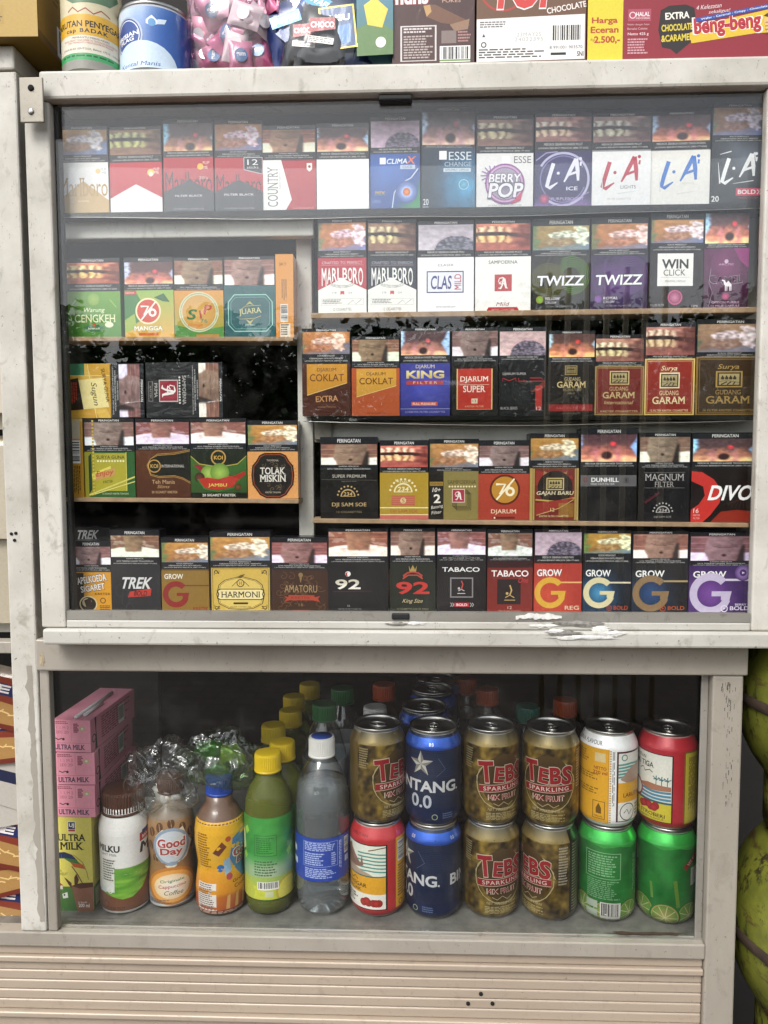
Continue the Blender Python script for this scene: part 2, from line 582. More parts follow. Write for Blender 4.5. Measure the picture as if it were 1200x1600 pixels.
    def micro(s, u0, v0, u1, v1, n, c, fill=0.55, seed=1, vert=False):
        """lines of print too small to read, as rows of word-length dashes"""
        rnd = random.Random(seed + int(u0 * 3 + v0 * 5))
        for k in range(n):
            if not vert:
                a = v0 + (v1 - v0) * k / n; b_ = a + (v1 - v0) / n * fill
                x = u0; end = u1 - (u1 - u0) * rnd.random() * 0.3
                while x < end:
                    w = (u1 - u0) * rnd.uniform(0.05, 0.16)
                    s.R(x, a, min(end, x + w), b_, c)
                    x += w + (u1 - u0) * 0.025
            else:
                a = u0 + (u1 - u0) * k / n; b_ = a + (u1 - u0) / n * fill
                y = v0; end = v1 - (v1 - v0) * rnd.random() * 0.25
                while y < end:
                    w = (v1 - v0) * rnd.uniform(0.05, 0.16)
                    s.R(a, y, b_, min(end, y + w), c)
                    y += w + (v1 - v0) * 0.025
    def flat(s, name, mat, parent, y=-0.0003, eps=4.0e-5, loc=None, rot=None):
        mb = MB()
        k = s.w / 100.0
        for vs, fs, cl, ly in s.sh:
            mb.v_n = len(mb.v)
            n = len(mb.v)
            mb.v += [(x * k - s.w / 2, y - eps * ly, s.h - yy * k) for x, yy in vs]
            mb.f += [tuple(i + n for i in f) for f in fs]
            mb.c += cl
        mb.sm = []
        return mb.build(name, mat, parent, loc, rot)
    def wrap(s, name, mat, parent, rf, z0, hgt=None, off=0.00025, eps=5.0e-5, ustep=2.5, vcuts=None, span=PI, loc=None, rot=None):
        """wraps the page round a lathe of radius rf(z); u 0..100 spans the angle 'span' about the front"""
        b = bmesh.new()
        cl_ = b.verts.layers.float_color.new('Col')
        for vs, fs, cl, ly in s.sh:
            bv = []
            for (x, yy), c in zip(vs, cl):
                v = b.verts.new((x, yy, ly)); v[cl_] = c; bv.append(v)
            for f in fs:
                try: b.faces.new([bv[i] for i in f])
                except ValueError: pass
        bmesh.ops.triangulate(b, faces=b.faces[:])
        xs = [v.co.x for v in b.verts]
        x = math.floor(min(xs) / ustep) * ustep + ustep
        while x < max(xs):
            bmesh.ops.bisect_plane(b, geom=b.verts[:] + b.edges[:] + b.faces[:], plane_co=(x, 0, 0), plane_no=(1, 0, 0), dist=1e-5)
            x += ustep
        for yc in (vcuts or []):
            bmesh.ops.bisect_plane(b, geom=b.verts[:] + b.edges[:] + b.faces[:], plane_co=(0, s.Y(yc), 0), plane_no=(0, 1, 0), dist=1e-5)
        k = s.h / s.H
        for v in b.verts:
            z = z0 + s.h - v.co.y * k
            a = -PI / 2 + (v.co.x - 50.0) / 100.0 * span
            r = rf(z) + off + eps * v.co.z
            v.co = Vector((r * math.cos(a), r * math.sin(a), z))
        me = bpy.data.meshes.new(name)
        b.to_mesh(me); b.free()
        return link(name, me, mat, parent, loc, rot)
def prof_r(prof):
    def rf(z):
        if z <= prof[0][1]: return prof[0][0]
        for (r0, z0), (r1, z1) in zip(prof, prof[1:]):
            if z0 <= z <= z1 and z1 > z0: return r0 + (r1 - r0) * (z - z0) / (z1 - z0)
        return prof[-1][0]
    return rf
# ------------------------------------------------------------------ health-warning pictures (u, v in 0..1)
def mixc(a, b, t):
    t = max(0.0, min(1.0, t))
    return tuple(x + (y - x) * t for x, y in zip(a, b))
def nz(x, y, s, k=0.0):
    return noise.noise(Vector((x * s + k, y * s - k, k * 0.7)))
def sst(a, b, x):
    t = max(0.0, min(1.0, (x - a) / (b - a)))
    return t * t * (3 - 2 * t)
def pic_teeth(u, v):
    n = nz(u, v, 7, 2)
    c = mixc((.72, .48, .38), (.50, .30, .24), v + n * .3)
    c = mixc(c, (.36, .17, .14), sst(.50, .9, u + n * .25 - .3 * abs(v - .5)))
    w = .06 * math.sin(u * 3.4 + .4)
    tu = v + w
    fade = 1 - sst(.55, .72, u + n * .1)
    col = abs(math.sin(u * 21 + 1 + n)) ** .7
    if .20 < tu < .40 - .04 * (1 - col): c = mixc(c, mixc((.42, .26, .16), (.90, .83, .66), col), max(.15, fade))
    if .40 <= tu < .56: c = mixc(c, (.17, .10, .09), sst(.39, .43, tu) * (1 - sst(.53, .57, tu)) * (1 - sst(.62, .85, u)) + .2)
    if .56 - .03 * col < tu < .80 - .05 * (1 - col): c = mixc(c, mixc((.40, .26, .13), (.84, .76, .52), col), fade)
    return mixc(c, (.62, .34, .28), sst(.82, 1, v) * .6)
def pic_bandage(u, v):
    n = nz(u, v, 6, 5); n2 = nz(u, v, 17, 9)
    c = mixc((.66, .50, .27), (.52, .36, .20), v + n * .4)
    c = mixc(c, (.38, .44, .27), sst(.12, .04, u + n * .1))
    c = mixc(c, (.36, .43, .52), sst(.80, .97, u + .5 * v - .38 + n * .12) )
    c = mixc(c, (.40, .46, .54), sst(.82, .98, v + .25 * u - .06 + n * .1) * .8)
    d = ((u - .52) / .25) ** 2 + ((v - .42 + .15 * (u - .5)) / .20) ** 2 + n * .5
    c = mixc(c, mixc((.90, .86, .80), (.58, .52, .46), .5 + 1.3 * n2), sst(1.1, .75, d))
    d = ((u - .82) / .15) ** 2 + ((v - .46) / .40) ** 2 + n * .8 + n2 * .5
    c = mixc(c, mixc((.92, .89, .82), (.62, .58, .50), .45 + 1.3 * nz(u, v, 12, 1)), sst(1.1, .7, d))
    d = ((u - .45) / .26) ** 2 + ((v - .72) / .19) ** 2 + n * .6
    c = mixc(c, mixc((.68, .55, .40), (.50, .34, .24), n2 + .5), sst(1.1, .7, d) * .85)
    if abs(v - .52 - n * .08) < .03 and .35 < u < .72: c = mixc(c, (.52, .42, .32), .6)
    return c
def pic_throat(u, v):
    n = nz(u, v, 6, 11); n2 = nz(u, v, 15, 3)
    c = mixc((.30, .22, .21), (.70, .46, .34), sst(.25, .85, v + n * .25))
    c = mixc(c, (.93, .76, .50), sst(.78, .98, v + n * .22 + .12 * abs(u - .5)))
    c = mixc(c, (.60, .80, .90), sst(.16, .06, u + n * .06 + .12 * sst(.5, .8, v)))
    c = mixc(c, (.55, .76, .90), sst(.84, .90, u - .28 * abs(v - .5) + .02 * n))
    c = mixc(c, (.74, .48, .44), sst(.10, .0, abs(abs(u - .5) - .17) + n * .06) * sst(.3, .7, v) * .8)
    c = mixc(c, (.20, .12, .12), sst(.11, .06, math.hypot((u - .5), (v - .80) * .6)))
    c = mixc(c, (.80, .26, .26), sst(.07, .03, math.hypot(u - .60, (v - .38) * .6)))
    return mixc(c, (.18, .13, .14), max(0, n2) * .7 * sst(.9, .4, v))
def brick(u, v):
    c = mixc((.52, .34, .28), (.44, .29, .25), nz(u, v, 8) + .5)
    r = int(v * 4.2)
    if abs(v * 4.2 - round(v * 4.2)) < .06: c = mixc(c, (.66, .54, .46), .5)
    return c
def pic_man(u, v):
    n = nz(u, v, 6, 21); n2 = nz(u, v, 18, 4)
    c = brick(u, v)
    sh = .46 + .9 * (abs(u - .52) - .2)
    if u < .5: sh = .98 - 1.35 * (u + .02)
    else: sh = .72 - .9 * (u - .72)
    e = v - (.62 - .28 * sst(.2, .0, u) * 0 + .5 * max(0, .26 - abs(u - .52)))
    c = mixc(c, (.86, .84, .81), sst(-.02, .04, e + n * .03) * (sst(.30, .25, u) + sst(.72, .78, u)))
    hw = .27 - .10 * sst(.6, 1.0, v)
    f = sst(hw + .02, hw - .02, abs(u - .52 + .06 * v))
    c = mixc(c, mixc((.56, .45, .38), (.36, .27, .23), (u - .25) * 1.4 + n * .5 + n2 * .25), f)
    c = mixc(c, (.16, .12, .11), sst(.0, .05, u - .66 - .12 * (1 - v)) * sst(.84, .78, u) * sst(.25, .4, v))
    c = mixc(c, (.15, .08, .07), sst(.045, .02, math.hypot(u - .50, (v - .74) * .6)))
    if abs(v - .40 - n * .1) < .025 and abs(u - .52) < .2: c = mixc(c, (.30, .21, .19), .6)
    return c
def pic_shirt(u, v):
    n = nz(u, v, 6, 31)
    c = brick(u, v)
    e = v - (.42 + .42 * abs(u - .5) ** 1.3) 
    c = mixc(c, (.88, .87, .84), sst(0, .05, e + n * .02))
    if nz(u, v, 9, 2) > .25: c = mixc(c, (.72, .71, .69), .4)
    hw = .20 - .06 * v
    k = sst(hw + .02, hw - .02, abs(u - .49)) * sst(.50, .42, v - .25)
    c = mixc(c, mixc((.58, .45, .36), (.34, .25, .21), (u - .35) * 2 + n * .5), k)
    vn = .75 - abs(u - .5) * 3.2
    c = mixc(c, (.55, .40, .32), sst(.0, .04, vn - v) * sst(.38, .42, v))
    return c
def pic_lung(u, v):
    n = nz(u, v, 7, 41); n2 = nz(u, v, 20, 8)
    c = mixc((.62, .54, .52), (.74, .66, .62), v + n * .4)
    d = ((u - .64) / .36) ** 2 + ((v - 1.02) / .60) ** 2
    c = mixc(c, mixc((.22, .21, .24), (.50, .47, .50), n2 + .45), sst(1.03, .96, d))
    c = mixc(c, (.64, .46, .48), sst(.18, .0, abs(d - 1.15)) * .35)
    return c
PICS = dict(teeth=pic_teeth, bandage=pic_bandage, throat=pic_throat, man=pic_man, shirt=pic_shirt, lung=pic_lung)
WTXT = dict(teeth=('MEROKOK SEBABKAN KANKER MULUT', 'LAYANAN BERHENTI MEROKOK (0800-177-6565)'),
            throat=('MEROKOK SEBABKAN KANKER TENGGOROKAN', 'LAYANAN BERHENTI MEROKOK (0800-177-6565)'),
            lung=('MEROKOK SEBABKAN KANKER PARU', 'LAYANAN BERHENTI MEROKOK (0800-177-6565)'),
            bandage=('ROKOK MERENGGUT', 'KEBAHAGIAAN SAYA SATU PERSATU', 'LAYANAN BERHENTI MEROKOK (0800-177-6565)'),
            man=('KARENA MEROKOK,', 'SAYA TERKENA KANKER TENGGOROKAN.', 'LAYANAN BERHENTI MEROKOK (0800-177-6565)'))
WTXT['shirt'] = WTXT['man']
def warn(kind, w, h, hb=6, ib=33, bb=41, hc='17181d'):
    A = Art(w, h)
    A.R(0, 0, 100, bb, hc)
    A.T('PERINGATAN', 50, hb * .52, 40, hb * .5, 'e6e4e0', b=.02)
    rw = random.Random(int(w * 1e6) + int(h * 1e5))
    su, ou, ov = rw.uniform(.86, 1), rw.uniform(0, .10), rw.uniform(-.05, .05)
    tint = (rw.uniform(.84, 1.0), rw.uniform(.82, .95), rw.uniform(.80, 1.02)); k = rw.uniform(0, 50)
    grey = rw.choice((0, .1, .2, .45))
    def fn(u, v):
        c = PICS[kind](ou + u * su, v + ov)
        d = 1.3 + .18 * nz(u, v, 9, k) + .10 * nz(u, v, 22, k)
        m = sum(c) / 3
        return tuple((x + (m - x) * grey) * t_ * d for x, t_ in zip(c, tint))
    A.G(1.5, hb, 98.5, ib, 46, 28, fn)
    ls = WTXT[kind]
    d = (bb - ib) / (len(ls) + .35)
    for i, t in enumerate(ls):
        A.T(t, 50, ib + d * (i + .68), min(88, 2.35 * len(t)), d * .62, 'c4c2be', b=.012)
    return A

# ------------------------------------------------------------------ emblems used on the packs
def blackletter(A, u, v, s, c):
    """ornate capital in a square, drawn with a broad pen; s = height in u"""
    k = 100.0 / A.H
    q = lambda x, y: (u + x * s, v + y * s * k)
    A.L([q(-.34, .36), q(-.18, .40), q(-.06, .18), q(.02, -.2), q(.06, -.42)], [s * .05, s * .12, s * .1, s * .13, s * .05], c)
    A.L([q(-.30, -.34), q(-.02, -.40), q(.14, -.28), q(.18, .1), q(.24, .36), q(.38, .38)], [s * .05, s * .1, s * .12, s * .17, s * .12, s * .03], c)
    A.L([q(-.30, .02), q(-.1, .08), q(.2, .02)], s * .07, c)
    A.L([q(-.28, -.30), q(-.34, -.1), q(-.22, -.02), q(-.10, -.12)], s * .06, c)
def fan(A, u, v, r, c, ink, n=9):
    """half disc with a ring of dots above and a number inside"""
    k = 100.0 / A.H
    A.P([(u + r * .72 * math.cos(R_(a)), v - r * .72 * k * math.sin(R_(a))) for a in range(0, 181, 12)], c)
    A.P([(u + r * .60 * math.cos(R_(a)), v - .05 * r * k - r * .55 * k * math.sin(R_(a))) for a in range(0, 181, 12)], ink)
    A.T('234', u, v - r * .24 * k, r * .85, r * .36 * k, c, b=.04, sh=.15)
    for i in range(n):
        a = R_(10 + 160.0 * i / (n - 1))
        A.E(u + r * math.cos(a), v - r * k * math.sin(a), r * .085, c)
def house(A, u0, v0, u1, v1, fr, bgc, ink):
    """framed landscape of warehouse roofs and fields"""
    A.R(u0, v0, u1, v1, fr)
    p, q = (u1 - u0) * .06, (v1 - v0) * .08
    A.R(u0 + p, v0 + q, u1 - p, v1 - q, ink)
    a0, a1, b0, b1 = u0 + 2 * p, u1 - 2 * p, v0 + 2 * q, v1 - 2 * q
    A.R(a0, b0, a1, b1, bgc)
    w, h = a1 - a0, b1 - b0
    for i in range(4):
        x = a0 + w * (.08 + i * .2)
        A.P([(x, b0 + h * .42), (x + w * .09, b0 + h * .12), (x + w * .19, b0 + h * .42)], ink)
        A.R(x + w * .02, b0 + h * .42, x + w * .17, b0 + h * .52, ink)
    A.L([(a0, b1 - h * .30), (a0 + w * .4, b1 - h * .38), (a1, b1 - h * .2)], h * .05, ink)
    for i in range(3):
        A.L([(a0 + w * (.1 + .3 * i), b1 - h * .02), (a0 + w * (.4 + .2 * i), b1 - h * .28)], w * .06, ink)
def letter_g(A, u, v, r, c, th=.42, tail=None):
    """big round G with a bar that runs off to the right"""
    A.O(u, v, r * (1 - th), r, c, 20, 318, n=40)
    k = 100.0 / A.H
    A.P([(u + r * .05, v - r * .12 * k), (u + r * 1.0, v - r * .12 * k), (u + r * .88, v + r * .44 * k), (u + r * .50, v + r * .30 * k), (u + r * .50, v + r * .12 * k), (u + r * .05, v + r * .12 * k)], c)
    if tail: A.R(u + r * .7, v - r * .72 * k, 100, v - r * .62 * k, tail)
def badge76(A, u, v, r, rim, disc, num):
    A.E(u, v, r, rim); A.E(u, v, r * .87, disc)
    k = 100.0 / A.H
    A.L([(u - r * .58, v - r * .36 * k), (u + r * .02, v - r * .36 * k), (u - r * .32, v + r * .30 * k)], r * .15, num)
    A.L([(u + r * .62, v - r * .72 * k), (u - r * .55, v + r * .66 * k)], r * .11, num)
    A.O(u + r * .34, v + r * .12 * k, r * .15, r * .31, num)
    A.L([(u + r * .10, v + r * .0 * k), (u + r * .30, v - r * .30 * k)], r * .14, num)
def camel(A, u, v, s, c):
    k = 100.0 / A.H
    q = lambda x, y: (u + x * s, v + y * s * k)
    A.P([q(-.45, -.45), q(-.2, -.40), q(-.12, -.22), q(0, -.15), q(.12, -.35), q(.3, -.15), q(.45, .0), q(.42, .2), q(-.1, .18), q(-.26, 0), q(-.30, -.28), q(-.48, -.33)], c)
    for x in (-.12, .02, .28, .40): A.P([q(x - .05, .1), q(x + .05, .1), q(x + .03, .6), q(x - .03, .6)], c)
def swirl(A, seed, n, c, wd, box=(8, 46, 92, 96), amp=9):
    rnd = random.Random(seed)
    for _ in range(n):
        x, y = rnd.uniform(box[0] + amp, box[2] - amp), rnd.uniform(box[1] + amp * .5, box[3] - amp * .5)
        a0 = rnd.uniform(0, 6)
        A.L([(x + amp * math.exp(-.28 * t) * math.cos(a0 + t), y + amp * .58 * math.exp(-.28 * t) * math.sin(a0 + t)) for t in [q * .45 for q in range(16)]], wd, c)
def glowg(A, box, inner, outer, cx, cy_, rad, nu=24, nv=28, extra=None):
    """glow printed on the pack: colour fades from a centre"""
    def fn(x, y):
        d = math.hypot((x - cx), (y - cy_) * 1.2) / rad + .18 * nz(x, y, 5, cx * 9)
        c = mixc(inner, outer, d)
        return extra(x, y, c) if extra else c
    A.G(*box, nu, nv, fn)
def rgb(h): return tuple(int(h[i:i + 2], 16) / 255.0 for i in (0, 2, 4))

# ------------------------------------------------------------------ front prints, one per pack
def mbgold(A):
    A.R(0, 41, 100, 100, 'efedea')
    A.P([(0, 84), (50, 62), (100, 84), (100, 100), (0, 100)], 'c9a66b')
    A.T('Marlboro', 50, 69, 96, 21, 'b98f4d', se=True)
    A.E(80, 51, 5, 'e3c27a'); A.T('FLIP', 91, 49, 11, 3, '9a9a9a'); A.T('ME', 92, 53, 9, 3, '9a9a9a'); A.T('20 FILTER', 50, 85, 22, 1.8, 'f0e2c2')
def mbred(A):
    A.R(0, 41, 100, 100, 'c0222e'); A.P([(0, 82), (50, 66), (100, 82), (100, 100), (0, 100)], 'f1f0ee')
    A.E(79, 53, 6.5, 'f0c64a'); A.E(79, 55, 4, 'f5f0e0'); A.T('FLIP', 90, 49, 11, 3, 'f3d9c8'); A.T('ME', 90, 53, 9, 3, 'f3d9c8')
def mbblack(A):
    A.R(0, 41, 100, 84, 'b02430'); A.T('Marlboro', 50, 68, 94, 24, '3c2126')
    A.P([(0, 78), (50, 65), (100, 78), (100, 100), (0, 100)], '34343a')
    A.E(74, 51, 6, 'f0b83a'); A.T('FLIP', 86, 47, 13, 3, 'f0d0c0'); A.T('ME', 84, 52, 10, 3, 'f0d0c0'); A.T("20's", 80, 63, 18, 3.4, 'd5b5b0')
    A.T('FILTER BLACK', 50, 82, 56, 2.2, 'd0d0d4', b=.03); A.T('20 KRETEK CIGARETTES', 50, 96, 60, 1.7, '9a9aa0')
def mbblack12(A):
    A.R(0, 41, 100, 84, 'b02430'); A.T('Marlboro', 50, 70, 94, 22, '3c2126')
    A.P([(0, 78), (50, 65), (100, 78), (100, 100), (0, 100)], '34343a')
    A.P([(61, 41), (99, 41), (99, 59), (88, 57), (61, 54)], '2b2c33'); A.T('12', 79, 46, 22, 6, 'e8e8ea'); A.T('sticks', 79, 51.5, 24, 2.8, 'd8d8da')
    A.L([(61, 41), (99, 41), (99, 59), (61, 54), (61, 41)], 1.3, 'cfcfd4')
    A.T('FILTER BLACK', 50, 81, 62, 2.4, 'd0d0d4', b=.03); A.T('12 KRETEK CIGARETTES', 50, 96, 62, 1.7, '9a9aa0')
def country(A):
    A.R(0, 41, 100, 100, 'b02833'); A.P([(0, 40), (36, 40), (55, 86), (42, 100), (0, 100)], 'efeeea')
    A.T('COUNTRY', 20, 71, 46, 19, '6f6e6c', rot=-90, wv=True, se=True); A.T('International', 33, 62, 22, 3, '9a9896', rot=-90, wv=True)
    A.P([(83, 44), (93, 44), (93, 51), (88, 54), (83, 51)], 'efe9dc'); A.E(88, 48, 2.4, '8c1f28')
    A.T('20 FILTER CIGARETTES', 76, 96, 38, 2.2, 'd98f8f', sh=.2)
def plainw(A):
    A.R(0, 41, 100, 100, 'f2f1ef'); A.L([(36, 66), (50, 63), (64, 66)], .8, 'dcdcda'); A.L([(42, 82), (50, 84), (62, 80)], .8, 'dcdcda')
def climax(A):
    glowg(A, (0, 40, 100, 100), rgb('3f6fc0'), rgb('1d3f86'), .35, .35, .9, extra=lambda x, y, c: mixc(c, (.2, .55, .35), sst(.8, 1.1, x * .6 + y * .6)))
    A.R(19, 44, 31, 51, 'f4f4f4'); A.T('CLIMA', 54, 48, 42, 5.6, 'e9eef6', sh=.2, b=.03); A.T('X', 82, 47, 18, 8, 'e8743a', sh=.25, b=.03)
    A.R(60, 52, 90, 56.5, 'b9c4dc'); A.T('CLICK', 75, 54.2, 20, 2.8, '27457c', b=.02)
    A.L([(96, 56), (82, 66), (60, 72), (48, 82), (44, 98)], 1.8, 'd8e0ee')
    A.E(73, 81, 22, 'aebdf0', edge='2a4f9a'); A.E(73, 81, 13, 'ffffff', edge='6a90e0'); A.E(73, 81, 7.5, 'f0a044', edge='c8501e')
    A.T('MIX', 20, 82, 20, 4.6, 'e0a84a', b=.04, c2='6a9a5a'); A.T('12 KRETEK', 12, 91, 18, 3, '7fa0d8')
def essechange(A):
    glowg(A, (0, 40, 100, 100), rgb('3fa6d8'), rgb('132c47'), .85, .62, .75, extra=lambda x, y, c: mixc(c, (.05, .12, .16), .5 * sst(.5, .1, x) + .3 * max(0, nz(x, y, 14))))
    A.R(33, 43, 47, 51.5, 'f5f5f5'); A.T('ESSE', 72, 48, 42, 8.2, 'd6dde2', se=True); A.T('CHANGE', 68, 56, 50, 4.4, 'aab8c6')
    A.R(41, 60, 92, 63.5, 'c6d2da'); A.T('APPLEMINT CAPSULE', 66, 61.7, 44, 1.7, '24506e', b=.02)
    A.E(79, 76, 10, '63b4d4', edge='2b7aa4'); A.O(79, 76, 8, 9.5, '9fd2e6'); A.T('20', 8, 93, 10, 6, 'e5e8ea'); A.T('KRETEK', 8, 98, 11, 1.6, 'c0c8d0')
def berrypop(A):
    A.R(0, 41, 100, 100, 'e6e4e3'); A.R(45, 44, 58, 52, 'ffffff'); A.T('ESSE', 81, 48, 30, 7.5, '5a5860', se=True)
    for k in range(14): A.L([(27, 65), (27 + 20 * math.cos(k * .45), 65 + 11 * math.sin(k * .45))], 2, '8f5fa8')
    A.E(27, 65, 10, 'd9a3d8', edge='7a3f96'); A.O(50, 74, 27, 35, '8a4f8e'); A.O(50, 74, 29, 32, 'c9a3c8'); A.E(50, 74, 27, '70647c', edge='a79bb0')
    A.P([(60, 96), (80, 82), (84, 74), (78, 92)], 'c8466a')
    A.T('BERRY', 50, 68, 56, 9.5, 'f0eef2', b=.05, sh=.1, ol='3a2f46', olw=.07); A.T('POP', 52, 81, 60, 16, 'ece9ef', b=.07, sh=.15, ol='3a2f46', olw=.08)
    A.T('20 KRETEK CIGARETTES', 50, 97, 60, 1.8, '8a888c')
def la(A, c, u=50, v=66, s=1.0, dot=True):
    k = 100.0 / A.H
    q = lambda x, y: (u + x * s, v + y * s * k)
    w = s * 7
    A.L([q(-18, -22), q(-26, 4), q(-30, 20), q(-25, 23), q(-10, 13)], [w, w, w, w * .9, w * .3], c)
    A.L([q(2, 12), q(14, -10), q(24, -30)], [w * .4, w, w], c); A.L([q(24, -30), q(27, -8), q(28, 10)], [w, w * 1.05, w * .6], c)
    A.L([q(8, 0), q(29, -7)], w * .6, c); A.E(*q(-9, -4), s * 2.8, c); A.E(*q(32, -30), s * 2.8, c); A.L([q(33, -24), q(32, -17)], w * .5, c)
def laice(A):
    glowg(A, (0, 40, 100, 100), rgb('3a3470'), rgb('2a2354'), .5, .4, .6, extra=lambda x, y, c: mixc(c, (.50, .36, .62), sst(.75, 1.05, y + .2 * nz(x, y, 4))))
    A.O(50, 70, 43, 47, 'b9b4d4', -150, 140); A.O(50, 70, 39, 41, '7a74aa', 20, 330)
    A.L([(2, 50), (20, 42), (40, 41)], 2, '9a94c0'); A.L([(30, 98), (60, 96), (96, 84)], 1.5, '9a84c0')
    la(A, 'e4e2ee', 50, 66, .95); A.T('ICE', 66, 80, 20, 4, 'e2e0ee', b=.04)
    A.E(17, 91, 9, 'd05a80', edge='6a2a5a'); A.T('PURPLEBOOST', 58, 91, 58, 3.2, 'b9a8d4', b=.01)
def lalights(A):
    A.R(0, 41, 100, 100, 'ebeaea'); la(A, 'b4243c', 48, 66); A.L([(17, 66), (18, 82)], [.5, 2], 'd2d2d4'); A.L([(44, 86), (80, 83)], [2, .5], 'd2d2d4')
    A.T('LIGHTS', 62, 79, 26, 3.6, '2a2a2e'); A.T('FILTER CIGARETTES', 47, 91.5, 40, 2, 'b0aeb0')
def lablue(A):
    A.R(0, 41, 100, 100, 'e9e6e0'); la(A, '1f6ac0', 48, 66); A.L([(14, 64), (16, 84)], [.5, 2], 'd2d2d0'); A.T('MENTHOL', 64, 76, 22, 2.6, 'cfccc4'); A.L([(44, 87), (80, 84)], [2, .5], 'd6d4d0')
def labold(A):
    glowg(A, (0, 38, 100, 100), rgb('5c6470'), rgb('14171a'), .6, .25, .8)
    la(A, 'f2f2f4', 50, 66, 1.0)
    A.L([(15, 50), (36, 47)], [.8, 2], 'e8e8ea'); A.L([(12, 58), (16, 79)], [.6, 2.6], 'e8e8ea'); A.L([(78, 48), (82, 58)], [2.4, .8], 'e8e8ea'); A.L([(40, 79), (78, 76)], [.5, 1.6], 'e8e8ea')
    A.R(46, 83.5, 96, 91, 'c83a56'); A.T('BOLD', 66, 87.2, 33, 4.4, 'f4e8ea', b=.05)
    for x in (85, 90): A.L([(x, 85), (x + 4, 87.2), (x, 89.5)], 1.6, 'f4e8ea')
    A.T('KRETEK FILTER', 70, 93, 36, 1.8, 'a0404e'); A.T('20', 8, 94, 14, 5.6, 'ecebea', b=.03)
def mb12(A, c, sub):
    A.R(0, 41, 100, 76, c); A.P([(0, 75), (50, 62.5), (100, 75), (100, 100), (0, 100)], 'e9e8e2')
    A.T(sub, 50, 46, 84, 3, 'cfb8b8' if c[0] != '1' else '9a9aa8', b=.01); A.L([(6, 48.6), (94, 48.6)], .5, 'cfb0b0')
    for i, (ch, hh) in enumerate(zip('MARLBORO', (19, 17, 14.5, 12.5, 12.5, 14.5, 17, 19))):
        A.T(ch, 12.5 + i * 10.8, 51.5 + hh / 2, 9.8, hh, 'efeeea', b=.03)
    A.T('SELECTED TOBACCO', 50, 70, 48, 3, '4a4744', arc=-3); A.P([(46, 76), (54, 76), (54, 80), (50, 79), (46, 80)], 'c0353f'); A.T('19', 34, 78, 8, 2, '888'[:3] * 2); A.T('24', 66, 78, 8, 2, '888888')
    A.F(6, 84, 94, 91, .5, '9a9894'); A.micro(9, 85, 50, 90, 3, '6a6866'); A.L([(62, 90), (72, 86), (78, 90), (90, 85)], .7, '4a4850'); A.T('12 CIGARETTES', 50, 95.5, 38, 3, '55524e')
def clas(A):
    A.R(0, 40, 100, 100, 'efedeb'); A.T('CLASER', 50, 48.5, 28, 2.6, '5a5a68')
    A.F(16, 55, 82, 79, 2, '2b2f66'); A.R(18.5, 56.3, 79.5, 77.7, 'e2e2ec'); A.T('CLAS', 42, 67.5, 37, 15, '2c3478', b=.04, sh=.05)
    A.T('MILD', 71.5, 67, 17, 12, 'b0333e', rot=-90, wv=True, b=.02); A.T('www.clasmild.com', 50, 94, 35, 2.4, '55535a')
def sampA(A):
    A.R(0, 40, 100, 100, 'edebe6'); A.T('SAMPOERNA', 50, 46, 52, 3.8, '2a2726', b=.01); A.R(35, 59.5, 66, 78, 'b0262e'); blackletter(A, 50, 69, 24, 'f0ebe4')
    A.T('Mild', 50, 92, 22, 4, '8a2028', sh=.4); A.P([(20, 100), (24, 95.5), (76, 95.5), (80, 100)], 'b0262e'); A.T('FILTER CIGARETTES', 50, 98, 40, 1.4, 'd89a9a')
def twizz(A, c1, c2, sub, ca, cb):
    glowg(A, (0, 41, 100, 100), rgb(c1), rgb(c2), .5, .45, .6)
    for r in range(6):
        A.O(28, 67, 14 + r * 3, 14.5 + r * 3, ca, n=28); A.O(68, 62, 16 + r * 3.2, 16.5 + r * 3.2, cb, -160 + r * 8, 150 - r * 12, n=28)
    A.T('TWIZZ', 50, 67.5, 82, 11, 'eeeef4', b=.05, sh=.08, ol='2a2438', olw=.05)
    A.E(14, 88, 6.5, cb, edge=ca); A.T(sub, 36, 87, 26, 3, 'e0dce0', b=.02, sh=.2); A.T('CRUSH', 33, 91, 19, 2.6, 'd0ccd4', sh=.2); A.T('12 KRETEK CIGARETTES', 50, 95.5, 44, 1.6, '8a848e')
def win(A):
    A.R(0, 41, 100, 100, '2a2325'); A.R(14, 42, 81, 76, 'eceae6'); A.T('WIN', 47, 53, 50, 10, '26211f', b=.07); A.T('CLICK', 46, 62, 41, 6.4, '3a3432'); A.L([(20, 67), (74, 67)], .4, '9a9690'); A.T('MENTHOL CAPSULE', 48, 71, 38, 2, '6a6662')
    A.O(48, 88, 11, 14, 'b8527c'); A.E(48, 88, 10.5, 'c67a98', edge='8e3a60'); A.T('KRETEK FILTER', 15, 96, 26, 2.4, 'a8a2a0'); A.T('12PK', 86, 97, 12, 2, 'b0aaa8')
def camelp(A):
    glowg(A, (0, 40, 100, 100), rgb('7a2c62'), rgb('3a1a33'), .5, .25, .8)
    A.P([(66, 40), (100, 40), (100, 60), (80, 52)], '8c2f70'); A.T('ARCTIC', 50, 56, 34, 2, 'c8a8c0'); A.E(50, 53, 4.5, 'c9b0c6'); A.L([(16, 60), (12, 74), (20, 84), (12, 98)], .8, 'a88aa4')
    A.T('CAMEL', 50, 71, 74, 8, '2a1428', b=.03, arc=-2, ol='c9a4c0', olw=.035); camel(A, 52, 76, 24, 'efe6ec'); A.E(50, 88, 8.5, 'c83c7c', edge='7a2450'); A.T('OPTION PURPLE', 50, 94, 62, 2.2, 'cfa8c2'); A.T('12 MILD CAPSULE', 50, 97.5, 64, 2, 'cfa8c2')
